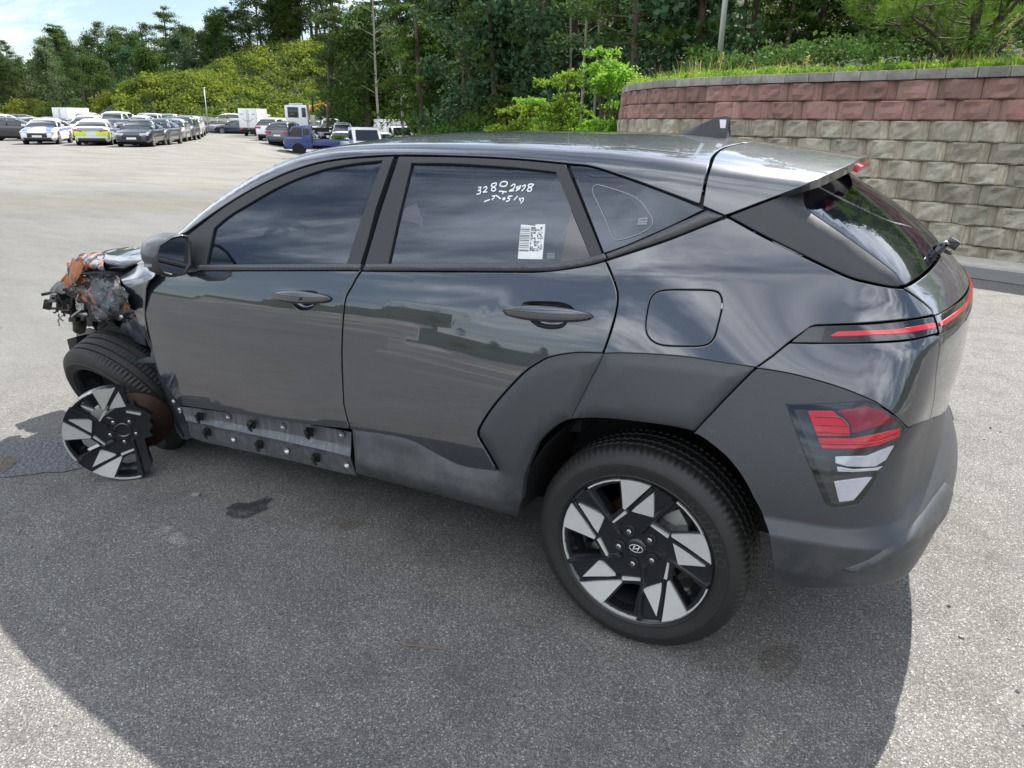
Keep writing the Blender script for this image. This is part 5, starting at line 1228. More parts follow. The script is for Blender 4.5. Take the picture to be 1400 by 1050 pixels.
for r in range(NROW):
    s=.35+(.245 if r%2 else 0);z=r*CH-.06;setb=.018*r
    red=r>=NROW-2
    while s<arc[-1]-.3:
        p,t,nr=wp(s,setb);L,d=to_ld(p[0],p[1])
        if s>3.0: put(rr.choice(BR if red else BG),'block',s,z+rr.uniform(-.002,.002),setb+rr.uniform(-.006,.006),wall,0,1.0,rr.uniform(-.006,.006))
        s+=.492
# far end of the wall, where single blocks blur: still blocks, a few
bk=[];
for off in (.16,.30):
    pass
V=[];m_=0
ssamp=np.arange(.1,arc[-1]-.1,.4)
for s in ssamp:
    for z,st in((-.1,.10),(WTOP-.10,.10+.018*NROW)):
        p,t,nr=wp(s,st);V.append((p[0]-wall.location.x,p[1]-wall.location.y,z))
F=[(2*i,2*i+2,2*i+3,2*i+1) for i in range(len(ssamp)-1)]
mesh('wall_core',V,F,M['dark'],wall)
def cap_mesh(seed,w=.345):
    b=MB();b.box((0,.06,.06),(w-.006,.34,.118));me=b.build('cap_stone',M['cap'],None,bevel=.008);d=me.data;bpy.data.objects.remove(me);return d
CP=[cap_mesh(i) for i in range(2)]
s=.3
ztop=NROW*CH-.06
while s<arc[-1]-.2: put(rr.choice(CP),'cap_stone',s,ztop+rr.uniform(-.003,.003),.018*NROW+rr.uniform(-.008,.008)-.0,wall,0,1,rr.uniform(-.012,.012)); s+=.348
# kerb slab along the foot of the wall, and an added strip standing for the wall's shade band
M['conc']=simple('stained_concrete_kerb',(.42,.40,.35),.9,0,0,.35,7,.3,60)
k=empty('kerb',(0,0,0));tag(k,kind='structure');
s=3.;i=0
while s<arc[-1]-1.2:
    b=MB();P=[]
    for q,t_ in((s+.004,0),(s+.996,0)):
        p,t,nr=wp(q,0);P.append((p+nr*.05,p+nr*.52))
    a,c=P[0];e,f=P[1];V=[(a[0],a[1],.055),(c[0],c[1],.035),(f[0],f[1],.035),(e[0],e[1],.055)];b.add(V+[(x,y,-.1) for x,y,z in V],[(0,1,2,3),(4,7,6,5),(0,4,5,1),(1,5,6,2),(2,6,7,3),(3,7,4,0)]);b.build('kerb_slab',M['conc'],k,bevel=.008);s+=1.0
V=[]
am=NT('wall_shade_asphalt');_p=am.pos();am.set(Base_Color=am.mix(am.noise(80,6,.75,_p),(.12,.12,.118),(.21,.208,.20)),Roughness=.9).bump(am.voro(90,'F1',_p),.5,.006)
ss_=np.arange(4.,arc[-1]-1.,.4);rr=random.Random(2)
for s in ss_:
    p,t,nr=wp(s,0);a=p+nr*.50;c=p+nr*(1.28+.02*rr.random());V+=[(a[0],a[1],.006),(c[0],c[1],.006)]
tag(mesh('wall_shade_strip',V,[(2*i,2*i+1,2*i+3,2*i+2) for i in range(len(ss_)-1)],am.m),kind='structure')
# earth behind the wall
inner=[wp(s,.30)[0] for s in np.arange(.2,arc[-1]-.1,.3)];ls_=[np.array(p) for p in inner]
farp=[ls_[-1]+HF*14+HR*3,ls_[-1]+HF*14-HR*4,at_px(1050,30),at_px(900,30)]
V=[];n=len(ls_)
cen=at_px(1150,17)
rows=8;VV=[]
for i,p in enumerate(ls_):
    f=np.array([farp[2]*(1-i/(n-1))+farp[0]*(i/(n-1))])[0]
    for r in range(rows):
        t=r/(rows-1);q=p+(f-p)*t;VV.append((q[0],q[1],ztop+.07+.5*math.sin(t*2.2)+.9*t))
tag(mesh('planter_earth',VV,[(i*rows+r,(i+1)*rows+r,(i+1)*rows+r+1,i*rows+r+1) for i in range(n-1) for r in range(rows-1)],M['soil'],smooth=True),kind='structure')
# lamp pole behind the wall
M['pole']=simple('galvanised_pole',(.50,.51,.52),.4,.6,0,.08,8)
pp=at_px(975,15.5); b=MB(); b.tube([(pp[0],pp[1],2.0),(pp[0],pp[1],4.5),(pp[0],pp[1],8.0)],[.055,.050,.042],14); po=empty('lamp_pole',(0,0,0),label='pale galvanised lamp pole rising behind the curved block wall',cat='pole'); b.build('shaft',M['pole'],po,True)
b=MB(); b.tube([(pp[0],pp[1],8.0),(pp[0]-.5,pp[1]-.2,8.35),(pp[0]-1.2,pp[1]-.5,8.45)],.03,8); b.box((pp[0]-1.5,pp[1]-.62,8.45),(.6,.25,.09),Matrix.Rotation(.4,3,'Z')); b.build('lamp_arm',M['pole'],po,True)
pq=at_px(284,82.5); z0=float(terr(*pq)); b=MB(); b.tube([(pq[0],pq[1],z0-.2),(pq[0],pq[1],z0+4.5)],.045,8); b.box((pq[0],pq[1],z0+4.55),(.3,.12,.1)); tag(b.build('lamp_pole',M['pole'],None,True),'thin white lamp post standing before the yellow-green hedge mound','pole')
# ---------------------------------------------------------------- vegetation
def leaf_mat(name,c1,c2,c3,tr=.35,rough=.6,scale=.8):
    n=NT(name);oi=n.N.new('ShaderNodeObjectInfo');g=n.N.new('ShaderNodeNewGeometry');rp=g.outputs['Random Per Island']
    c=n.mix(rp,c1,c2);c=n.mix(n.math('MULTIPLY',n.ramp(n.noise(scale,4,.6),[(.42,0),(.62,1)]),.7),c,c3)
    hs=n.N.new('ShaderNodeHueSaturation');n.L.new(n.math('ADD',n.math('MULTIPLY',oi.outputs['Random'],.55),.92),hs.inputs['Value']);n.L.new(n.math('ADD',n.math('MULTIPLY',oi.outputs['Random'],.03),.485),hs.inputs['Hue']);n.L.new(c,hs.inputs['Color'])
    n.set(Base_Color=hs.outputs[0],Roughness=rough,IOR=1.25,Specular_IOR_Level=.15)
    t=n.N.new('ShaderNodeBsdfTranslucent');n.L.new(hs.outputs[0],t.inputs[0]);mx=n.N.new('ShaderNodeMixShader');mx.inputs[0].default_value=tr;n.L.new(n.b.outputs[0],mx.inputs[1]);n.L.new(t.outputs[0],mx.inputs[2]);n.L.new(mx.outputs[0],n.out.inputs[0]);return n.m
M['lpine']=leaf_mat('dark_pine_needles',(.028,.052,.016),(.055,.090,.024),(.075,.115,.028))
M['lbroad']=leaf_mat('broad_green_leaves',(.036,.074,.016),(.075,.130,.027),(.030,.058,.016))
M['lgrey']=leaf_mat('greyish_green_leaves',(.075,.10,.045),(.12,.15,.07),(.05,.07,.03))
M['lced']=leaf_mat('yellowish_cypress_sprays',(.050,.092,.016),(.10,.155,.027),(.032,.058,.014))
M['lbright']=leaf_mat('bright_fresh_leaves',(.13,.24,.020),(.24,.36,.045),(.07,.15,.02),.45,scale=1.6)
M['lyel']=leaf_mat('yellow_green_shrub_leaves',(.11,.135,.018),(.20,.215,.030),(.035,.062,.016),.4,scale=.35)
M['lrob']=leaf_mat('blue_green_leaves',(.045,.095,.045),(.08,.14,.065),(.03,.06,.03))
M['bark']=simple('brown_grey_bark',(.10,.075,.055),.9,0,0,.35,6,.5,30)
M['barkp']=simple('pale_grey_bark',(.26,.23,.20),.9,0,0,.25,6,.4,30)
def quads(C,S,rng,asp=.55,droop=0,nbias=None):
    """leaf faces: centres C (n,3), sizes S (n,)"""
    n=len(C);a=rng.normal(size=(n,3));
    if nbias is not None: a+=nbias
    a/=np.linalg.norm(a,axis=1)[:,None];b=rng.normal(size=(n,3));b-=a*(a*b).sum(1)[:,None];b/=np.linalg.norm(b,axis=1)[:,None];c=np.cross(a,b)
    s=S[:,None];V=np.stack([C-b*s*.5,C+c*s*asp*.5,C+b*s*.5,C-c*s*asp*.5],1).reshape(-1,3);F=np.arange(4*n).reshape(-1,4);return V,F
def clump(rng,c,r,n,flat=.6,shell=.55):
    d=rng.normal(size=(n,3));d/=np.linalg.norm(d,axis=1)[:,None];rad=rng.uniform(shell,1.0,size=(n,1))**.8*(1+.18*np.sin(d[:,:1]*7+d[:,1:2]*5));p=d*rad*r;p[:,2]*=flat;return p+np.array(c)
def tree(kind,seed,H):
    rng=np.random.default_rng(seed);rr=random.Random(seed);C=[];S=[];b=MB();lean=rng.normal(size=2)*.05
    def tp(t): return np.array([lean[0]*H*t+.12*math.sin(t*5+seed),lean[1]*H*t+.1*math.cos(t*4+seed),H*t])
    nt=7
    if kind=='pine':
        b.tube([tp(i/nt) for i in range(nt+1)],[.19*(1-.8*i/nt)+.02 for i in range(nt+1)],7)
        for k in range(24):
            t=rng.uniform(.38,1.0);p=tp(t);a=rng.uniform(0,6.28);l=(1-t*.75)*H*.34*rng.uniform(.6,1.1);e=p+np.array([math.cos(a)*l,math.sin(a)*l,l*rng.uniform(.0,.35)])
            b.tube([p,(p+e)/2+np.array([0,0,-.05*l]),e],[.05,.035,.012],5,False)
            for q,rs in((e,1.0),((p+e)/2+rng.normal(size=3)*.2,.7)):
                r=rs*H*.085*rng.uniform(.7,1.3);n=int(135*rs);C.append(clump(rng,q,r,n,.42,.2));S.append(rng.uniform(.16,.34,n))
        asp=.35
    elif kind=='broad':
        b.tube([tp(i/nt*.8) for i in range(nt+1)],[.17*(1-.8*i/nt)+.02 for i in range(nt+1)],7)
        for k in range(34):
            t=rng.uniform(.16,.96);w=math.sin(math.pi*min(1,(t*.95+.12)))**.7;a=rng.uniform(0,6.28);l=H*.26*w*rng.uniform(.25,1);p=tp(t*.85);q=tp(t)+np.array([math.cos(a)*l,math.sin(a)*l,0])
            b.tube([p*[1,1,.85],q],[.04,.01],4,False);r=H*.11*rng.uniform(.7,1.3);n=175;C.append(clump(rng,q,r,n,.75,.35));S.append(rng.uniform(.16,.36,n))
        asp=.7
    elif kind=='cedar':
        b.tube([tp(i/nt) for i in range(nt+1)],[.18*(1-.85*i/nt)+.015 for i in range(nt+1)],7)
        for k in range(62):
            t=rng.uniform(.10,1.0);a=rng.uniform(0,6.28);l=H*.20*(1.08-t)**.8*rng.uniform(.6,1.15)+.2;p=tp(t);m=14
            for j in range(4):
                f=(j+1)/4;q=p+np.array([math.cos(a)*l*f,math.sin(a)*l*f,-.25*l*f*f+.12*l*f]);n=32;C.append(clump(rng,q,.26+.35*l*f*.35,n,.5,.1));S.append(rng.uniform(.18,.40,n))
        asp=.3
    elif kind=='thin':
        b.tube([tp(i/nt) for i in range(nt+1)],[.085*(1-.75*i/nt)+.012 for i in range(nt+1)],6)
        for k in range(16):
            t=rng.uniform(.3,.98);a=rng.uniform(0,6.28);l=H*.12*rng.uniform(.4,1.1);p=tp(t);e=p+np.array([math.cos(a)*l,math.sin(a)*l,l*.5]);b.tube([p,e],[.02,.006],4,False)
            if t>.55: C.append(clump(rng,e,.6,50,.7,.2));S.append(rng.uniform(.14,.28,50))
        asp=.6
    elif kind=='bush':
        for k in range(16):
            a=rng.uniform(0,6.28);l=H*.55*math.sqrt(rng.uniform(0,1));h=H*rng.uniform(.25,.78)*(1-.4*(l/(H*.6))**2);q=np.array([math.cos(a)*l,math.sin(a)*l,h]);b.tube([(0,0,0),tuple(q*.6),tuple(q)],[.03,.02,.006],4,False)
            C.append(clump(rng,q,H*.24,130,.75,.35));S.append(rng.uniform(.10,.22,130)*H/2.5)
        asp=.6
    elif kind=='robinia':
        for k in range(26):
            a=rng.uniform(0,6.28);l=H*.42*rng.uniform(.2,1);h=H*(rng.uniform(.25,.95));l*=1.15-h/H*.6;q=np.array([math.cos(a)*l,math.sin(a)*l,h]);b.tube([(0,0,0),tuple(q*[.3,.3,.5]),tuple(q)],[.04,.025,.006],4,False)
            for j in range(9): # sprays of leaflets
                d=rng.normal(size=3);d[2]=abs(d[2])*.2-.1;d/=np.linalg.norm(d);f=np.linspace(.1,1,12)[:,None]*H*.16;pp=q+d*f+np.array([0,0,-.35])*(f**2);pp=np.repeat(pp,2,0)+rng.normal(size=(24,3))*.035*H/3;C.append(pp);S.append(rng.uniform(.08,.14,24)*H/3)
        asp=.5
    C=np.concatenate(C);S=np.concatenate(S);V,F=quads(C,S,rng,asp,nbias=np.array([0,0,.9]) if kind in('robinia','cedar','pine') else None);return b,V,F
LM={'pine':'lpine','broad':'lbroad','cedar':'lced','thin':'lgrey','bush':'lyel','robinia':'lbright'}
PROTO={}
def proto(kind,seed,H,leaf=None,bark='bark'):
    b,V,F=tree(kind,seed,H);tm=mesh('t',b.V,b.F,M[bark],None,True);t=tm.data;bpy.data.objects.remove(tm);c=fast_mesh('c',V,F,M[leaf or LM[kind]]);cm=c.data;bpy.data.objects.remove(c);t.name='trunk';cm.name='crown';return t,cm
PR={'pine':[proto('pine',s,12.) for s in(1,2,3)],'broad':[proto('broad',s,11.) for s in(11,12)]+[proto('broad',13,11.,'lgrey')]+[proto('broad',14,11.,'lrob')],'cedar':[proto('cedar',s,13.) for s in(21,22)]+[proto('cedar',23,13.,'lpine')],'thin':[proto('thin',s,12.,None,'barkp') for s in(31,32)],'bush':[proto('bush',s,2.6) for s in(41,42)]+[proto('bush',43,2.6,'lbroad')],'robinia':[proto('robinia',s,3.2) for s in(51,52)]}
NAME={'pine':'pine_tree','broad':'broadleaf_tree','cedar':'conifer_tree','thin':'slender_tree','bush':'shrub','robinia':'leafy_shrub'}
LABS={'pine':('pine tree with layered dark needle clumps in the wood behind the lot','tree'),'broad':('round-crowned broadleaf tree in the wood behind the lot','tree'),'cedar':('tall conifer with drooping sprays in the wood behind the lot','tree'),'thin':('slender pale-trunked tree with sparse leaves at the edge of the wood','tree'),'bush':('low rounded shrub growing along the foot of the wood','shrub'),'robinia':('bright green leafy shrub growing beside the end of the block wall','shrub')}
GRP={'pine':'pines in the wood behind the lot','broad':'broadleaf trees in the wood behind the lot','cedar':'conifers in the wood behind the lot','thin':'slender trees at the edge of the wood','bush':'shrubs along the foot of the wood','robinia':'bright shrubs beside the wall'}
LMK={'pine':'dark pine','broad':'broadleaf tree','cedar':'drooping conifer','thin':'thin trunk','bush':'low rounded shrub'}
def describe(kind,x,y,sc):
    v=np.array([x,y,3.])-CAMP;w=v@CD;q=700+FPX*(v@CR)/w;L,d=to_ld(x,y)
    marks=[(390,'above the far parked rows'),(470,'above the blue pickup'),(560,'above the white vans'),(680,'above the dark SUV rear door'),(790,'above the low bright shrubs'),(870,'above the tall bright shrub'),(950,'over the left end of the wall'),(1040,'around the lamp pole'),(1150,'between lamp pole and bushy pine'),(1320,'behind the bushy pine'),(9999,'at the right end of the wall')]
    m=[t for a,t in marks if q<a][0];row='nearest' if d<46 else 'second' if d<56 else 'third' if d<68 else 'rearmost'
    s='tall' if sc>1.06 else 'short' if sc<.92 else 'middling'
    return '%s %s in the %s row, %s'%(s,LMK[kind],row,m)
def far_label(kind,px,row,hh):
    m='at the picture edge' if px<20 else 'above the leftmost sedan' if px<60 else 'above the white box truck' if px<120 else 'above the police cars' if px<180 else 'above the black executive sedan' if px<250 else 'over the yellow-green mound' if px<330 else 'where the ridge begins'
    return '%s %s in the %s far rank, %s'%('tall' if hh>1.0 else 'short' if hh<.85 else 'middling',{'pine':'pine','broad':'broadleaf tree'}[kind],['front','second','middle','fourth','rearmost'][row],m)
def plant(kind,x,y,z,sc,var=None,label=None,group=None,rnd=random):
    if label is None and kind in LMK: label=describe(kind,x,y,sc)
    P=PR[kind];t,c=P[(var if var is not None else rnd.randrange(len(P)))%len(P)]
    e=empty(NAME[kind],(x,y,z-.15),rnd.uniform(0,6.28),label or LABS[kind][0],LABS[kind][1],group or GRP[kind]);e.scale=(sc*rnd.uniform(.9,1.1),sc*rnd.uniform(.9,1.1),sc)
    for nm,m in(('trunk',t),('crown',c)):
        o=bpy.data.objects.new(nm,m);COL.objects.link(o);o.parent=e
    return e
rt=random.Random(21)
def plantpx(kind,px,d,sc,**k):
    p=at_px(px,d);return plant(kind,p[0],p[1],float(terr(*p)),sc,rnd=rt,**k)
G2={'pine':('tall dark pine in the far wood beyond the parked cars','pines in the far wood'),'broad':('broad green tree in the far wood beyond the parked cars','broadleaf trees in the far wood')}
# far wood on the left
for row,(d,n) in enumerate(((106,17),(113,19),(122,20),(134,20),(152,20))):
    for i in range(n):
        px=-70+i*(470/n)+rt.uniform(-12,12)+row*9
        kd='pine' if rt.random()<.45 else 'broad'
        hh=.80+.07*row+rt.uniform(-.18,.14)
        if px<75: hh*=.82 if row<3 else .62
        if 168<px<330 and row==0: continue
        if px>232 and row<2: continue
        if px>325: hh*=.72
        plantpx(kd,px,d+rt.uniform(-2,2),hh,label=far_label(kd,px,row,hh),group=G2[kd][1])
# foot shrubs in front of the far wood, left of the mound
for i in range(13):
    plantpx('bush',-20+i*17+rt.uniform(-5,5),100+rt.uniform(-3,3),1.35+rt.uniform(-.2,.4),var=rt.choice([0,2,2]),label='bushy green shrub before the far wood, %s'%('above the leftmost sedan' if i<4 else 'above the white police car' if i<7 else 'above the box truck' if i<9 else 'beside the mound'),group='shrubs before the far wood')
# trees above the yellow slope
for i in range(12):
    plantpx('pine' if i%3 else 'broad',372+i*8+rt.uniform(-6,6),120+rt.uniform(0,16),1.05+rt.uniform(-.1,.3),label='%s tree on the ridge above the slope, %s'%(['pointed dark','crooked dark','lopsided dark','bushy green'][i%4],['at its left end','in its middle','at its right end'][i//4]),group='trees on the ridge above the slope')
# right-hand wood
for row,(d,n) in enumerate(((47,22),(54,23),(62,23),(74,22))):
    for i in range(n):
        px=445+i*(1030/n)+rt.uniform(-16,16)+row*14
        if px<560 and row<3: d_=72+row*8
        else: d_=d
        kd=rt.choices(['pine','broad','cedar','thin'],[.27,.34,.35,.04])[0]
        if px>860 : d_=d_-10
        plantpx(kd,px,d_+rt.uniform(-3,3),1.0+rt.uniform(-.15,.22))
for px,d,s in ((548,60,1.1),(520,66,1.2),(790,40,.95),(815,42,1.),(775,44,1.1),(893,38,1.),(884,40,1.05)): plantpx('thin',px,d,s)
for i in range(16): plantpx('bush',470+i*27+rt.uniform(-8,8),(78 if i<5 else 42)+rt.uniform(-2,3),1.2+rt.uniform(-.3,.5),var=rt.choice([0,2,2]))
for px,d,s,lb in ((705,24,.72,'lowest bright shrub, farthest from the wall, seen over the roof'),(762,23,1.0,'bright green shrub in the middle of the three beside the wall'),(826,22.5,1.22,'tallest bright shrub, right beside the end of the block wall'),(735,26,.8,'bright shrub half hidden behind the low one beyond the roof')): plantpx('robinia',px,d,s,label=lb)
# slope shrubs: uncountable mass of clumps
def mass(name,pts,R,mat,n,ls,seed,flat=.7,label=None):
    rng=np.random.default_rng(seed);C=[]
    for (x,y,z),r in zip(pts,R): C.append(clump(rng,(x,y,z),r,n,flat,.45))
    C=np.concatenate(C);V,F=quads(C,rng.uniform(.6,1.3,len(C))*ls,rng,.6,nbias=np.array([0,0,.5]));o=fast_mesh(name,V,F,mat);tag(o,label,None,None,'stuff');return o
rg=np.random.default_rng(3);P1=[];R1=[];P2=[];R2=[]
for i in range(1500):
    px=rg.uniform(165,470);d=rg.uniform(86,118);x,y=at_px(px,d);h=float(terr(x,y))
    if h<.5 or (d<88 and rg.random()<.5): continue
    if px<200 and d>100: continue
    (P1 if rg.random()<.78 else P2).append((x,y,h+rg.uniform(.2,.9)));(R1 if len(P1)>len(R1) else R2).append(rg.uniform(.6,1.25))
mass('slope_shrubs',P1,R1,M['lyel'],46,.34,5);mass('slope_shrubs',P2,R2,M['lbroad'],46,.34,6)
# grassy hills behind the photographer carry tree clumps too (seen mirrored in the paint)
for i in range(46):
    a=rt.uniform(-2.4,2.4);r=rt.uniform(62,105);L=math.sin(a)*r;d=-abs(math.cos(a))*r*.9-14
    p=ld(L,d);kd=rt.choice(['broad','pine','bush','bush']);plant(kd,p[0],p[1],float(terr(*p)),rt.uniform(.28,.45) if kd!='bush' else 1.0,rnd=rt,label='%s on the low hill across the lot, mirrored in the doors'%{'broad':'small round tree','pine':'small dark pine','bush':'low bush'}[kd],group='trees on the hill across the lot')
# ground cover on top of the wall
rg=np.random.default_rng(8)
def blades(name,mat,n,hmin,hmax,wd,srange,drange,seed,bend=.5):
    rg=np.random.default_rng(seed);s=rg.uniform(*srange,n);dpt=rg.uniform(*drange,n)**1.0;B=np.zeros((n,3))
    for i in range(n):
        p,t,nr=wp(s[i],dpt[i]);B[i]=(p[0],p[1],ztop+.08+.07*dpt[i])
    h=rg.uniform(hmin,hmax,n)*(1+.5*np.sin(s*2.1)*np.sin(s*.9+1));a=rg.uniform(0,6.28,n);dx=np.stack([np.cos(a),np.sin(a),0*a],-1);sd=np.stack([-np.sin(a),np.cos(a),0*a],-1)*wd
    up=np.array([0,0,1.]);m=B+dx*(h*bend*.25)[:,None]+up*(h*.6)[:,None];tp_=B+dx*(h*bend)[:,None]+up*h[:,None]
    V=np.stack([B-sd,B+sd,m+sd*.8,m-sd*.8,tp_+sd*.1,tp_-sd*.1],1).reshape(-1,3);k=np.arange(n)[:,None]*6;F=np.concatenate([k+[0,1,2,3],k+[3,2,4,5]]);o=fast_mesh(name,V,F,mat);tag(o,kind='stuff');return o
SR=(2.5,arc[-1]-.4)
blades('tall_grass',M['lbright'],5200,.04,.15,.006,SR,(.16,1.6),1);blades('dry_grass',leafd if False else leaf_mat('dry_straw_grass',(.25,.20,.07),(.38,.33,.13),(.16,.16,.05),.4),1500,.08,.30,.004,SR,(.16,1.5),2)
P=[];R=[]
for i in range(1500):
    s=rg.uniform(*SR);dd_=rg.uniform(.2,2.6);p,t,nr=wp(s,dd_);P.append((p[0],p[1],ztop+.10+.05*dd_+rg.uniform(0,.07)));R.append(rg.uniform(.05,.13))
mass('ground_cover',P,R,M['lbright'],44,.045,7,.8)
P=[];R=[]
for i in range(420):
    s=rg.uniform(*SR);dd_=rg.uniform(1.2,5);p,t,nr=wp(s,dd_);P.append((p[0],p[1],ztop+.2+.08*dd_+rg.uniform(0,.25)));R.append(rg.uniform(.12,.4))
mass('undergrowth',P,R,M['lbroad'],70,.08,9,.8)
# tall weeds
def weed(s,dp,H,lab,seed):
    r=random.Random(seed);p,t,nr=wp(s,dp);e=empty('weed',(p[0],p[1],ztop+.1),0,lab,'weed');b=MB();a=r.uniform(0,6.28);pts=[Vector((math.cos(a)*H*.35*f*f,math.sin(a)*H*.35*f*f,H*f)) for f in(0,.3,.6,.85,1)];b.tube(pts,[.004,.0035,.003,.002,.001],5);b.build('stem',M['lbright'],e)
    C=[];rng=np.random.default_rng(seed)
    for k in range(9):
        q=pts[2].lerp(pts[4],k/8);C.append(np.array(q)+rng.normal(size=(10,3))*.014)
    C=np.concatenate(C);V,F=quads(C,rng.uniform(.014,.03,len(C)),rng,.5);fast_mesh('seed_head',V,F,M['dryl'],e)
M['dryl']=leaf_mat('straw_seed_heads',(.30,.25,.09),(.42,.38,.16),(.2,.2,.06),.4)
aw=arc[-1]
def s_at_px(px):
    best=None
    for s in np.arange(3,aw,.05):
        p,t,nr=wp(s,.3);v=np.array([p[0],p[1],2.4])-CAMP;w=v@CD;q=700+FPX*(v@CR)/w
        if best is None or abs(q-px)<best[0]: best=(abs(q-px),s)
    return best[1]
weed(s_at_px(965),.45,.42,'tall seeding weed standing just left of the lamp pole',1);weed(s_at_px(1345),.5,.62,'tallest arching weed with pale seed head near the bushy pine',2);weed(s_at_px(1372),.4,.36,'short weed with a drooping seed head right of the bushy pine',3);weed(s_at_px(1098),.35,.26,'small upright weed left of the bushy pine on the wall',4)
# the bushy multi-stemmed pine on the wall
def bushy():
    sp_=s_at_px(1245);p,t,nr=wp(sp_,2.3);e=empty('bushy_pine',(p[0],p[1],ztop+.15),0,'wide multi-stemmed pine with bright needle tufts growing on top of the wall','tree')
    rng=np.random.default_rng(5);rr=random.Random(5);b=MB();C=[];D=[]
    tips=[]
    for k in range(15):
        a=2*math.pi*k/15+rr.uniform(-.2,.2);out=rr.uniform(.7,1.75);h=rr.uniform(.62,1.45);p0=Vector((math.cos(a)*.10,math.sin(a)*.10,0));p1=Vector((math.cos(a+.2)*out*.28,math.sin(a+.2)*out*.28,h*.38));p2=Vector((math.cos(a)*out*.62,math.sin(a)*out*.62,h*.72));p3=Vector((math.cos(a-.1)*out,math.sin(a-.1)*out,h))
        b.tube([tuple(v) for v in cr([p0,p1,p2,p3],4)],[.045*(1-.8*i/12)+.006 for i in range(13)],7,False)
        for j in range(9):
            f=rr.uniform(.3,1);q=p1.lerp(p3,f);e2=q+Vector((rr.gauss(0,.36)+math.cos(a)*.18,rr.gauss(0,.36)+math.sin(a)*.18,rr.uniform(-.12,.45)));b.tube([tuple(q),tuple((q+e2)/2+Vector((0,0,-.04))),tuple(e2)],[.014,.010,.004],4,False);tips.append(e2)
            for m in range(3): tips.append(e2+Vector((rr.gauss(0,.16),rr.gauss(0,.16),rr.uniform(-.05,.2))))
    b.build('trunk',M['bark'],e,True)
    for q in tips:
        n=46;d=rng.normal(size=(n,3));d[:,2]+=.9;d/=np.linalg.norm(d,axis=1)[:,None];l=rng.uniform(.08,.15,n)[:,None];s=np.cross(d,rng.normal(size=(n,3)));s/=np.linalg.norm(s,axis=1)[:,None];s*=.0028
        o=np.array(q)+d*.01-np.array([0,0,1])*rng.uniform(0,.1,n)[:,None];C.append(np.stack([o-s,o+s,o+d*l+s*.5,o+d*l-s*.5],1))
    V=np.concatenate(C).reshape(-1,3);F=np.arange(len(V)).reshape(-1,4);fast_mesh('crown',V,F,leaf_mat('bright_pine_needles',(.05,.11,.018),(.10,.20,.03),(.14,.26,.035),.35),e)
bushy()
# fence panels at the foot of the mound
M['fence']=simple('weathered_pale_fence_slat',(.42,.40,.36),.85,var=.3,scale=3)
fe=empty('slat_fence',(0,0,0),label='long pale slatted fence below the yellow-green mound',cat='fence')
me=None
for i in range(150):
    px=186+i*1.75;d=84.0-(px-186)*.006;p=at_px(px,d);z=float(terr(*p))
    if me is None:
        b=MB();b.box((0,0,.85),(.09,.03,1.7));o=b.build('slat',M['fence'],fe);me=o.data
    else: o=bpy.data.objects.new('slat',me);COL.objects.link(o);o.parent=fe
    o.location=(p[0],p[1],min(z,.5)-.05+.25*math.sin(i*.05));o.rotation_euler=(0,0,YAW)
b=MB();a=at_px(184,84.1);c=at_px(452,82.6)
for zz in (.35,1.35): b.tube([(a[0],a[1],zz),(c[0],c[1],zz)],.04,4)
for i in range(3): pass
tag(b.build('rail',M['fence'],fe),kind='stuff')
V=[];
for px in np.arange(184,456,4):
    p=at_px(px,85.0);z=min(float(terr(*p)),.5);V+=[(p[0],p[1],z-.3),(p[0],p[1],z+1.25)]
mesh('backing_wall',V,[(2*i,2*i+2,2*i+3,2*i+1) for i in range(len(V)//2-1)],simple('stained_pale_wall',(.30,.29,.26),.9,var=.35,scale=.8),fe)
# ---------------------------------------------------------------- parked vehicles
M['cglass']=simple('dark_car_glass',(.02,.025,.03),.06,0,.6,.1,4);M['ctyre']=simple('matt_tyre',(.02,.02,.02),.8);M['crim']=simple('grey_alloy_rim',(.45,.45,.45),.35,.7)
M['chl']=simple('clear_headlamp',(.6,.62,.65),.1,.2,1);M['ctl']=simple('red_tail_lamp',(.45,.02,.02),.2,0,1);M['cgr']=simple('black_grille',(.012,.012,.013),.35,0,.3,.2,30);M['cplate']=simple('white_number_plate',(.75,.76,.74),.5);M['cdark']=simple('black_underbody',(.01,.01,.01),.8)
def paint(n,c,m=.0): return simple(n,c,.32,m,1,.04,3,crough=.04)
PC={'white':paint('white_car_paint',(.72,.73,.73)),'silver':paint('silver_car_paint',(.40,.41,.42),.5),'black':paint('black_car_paint',(.012,.013,.016)),'grey':paint('grey_car_paint',(.09,.095,.105),.4),'navy':paint('navy_car_paint',(.02,.028,.06),.3),'cyan':paint('light_blue_car_paint',(.05,.42,.62)),'blue':paint('royal_blue_paint',(.022,.05,.19)),'beige':paint('beige_car_paint',(.48,.45,.38),.2),'red':paint('dark_red_car_paint',(.22,.02,.025)),'police':paint('police_blue_panel',(.05,.12,.55)),'yellow':paint('fluorescent_yellow_panel',(.62,.78,.02)),'orange':paint('orange_machine_paint',(.75,.30,.02))}
def loft(rows,closed=False):
    V=[];F=[];m=len(rows[0])
    for r in rows: V+=list(r)
    for i in range(len(rows)-1):
        for j in range(m-1): F.append((i*m+j,(i+1)*m+j,(i+1)*m+j+1,i*m+j+1))
    F.append(tuple(range(m)));F.append(tuple((len(rows)-1)*m+j for j in range(m))[::-1]);return V,F
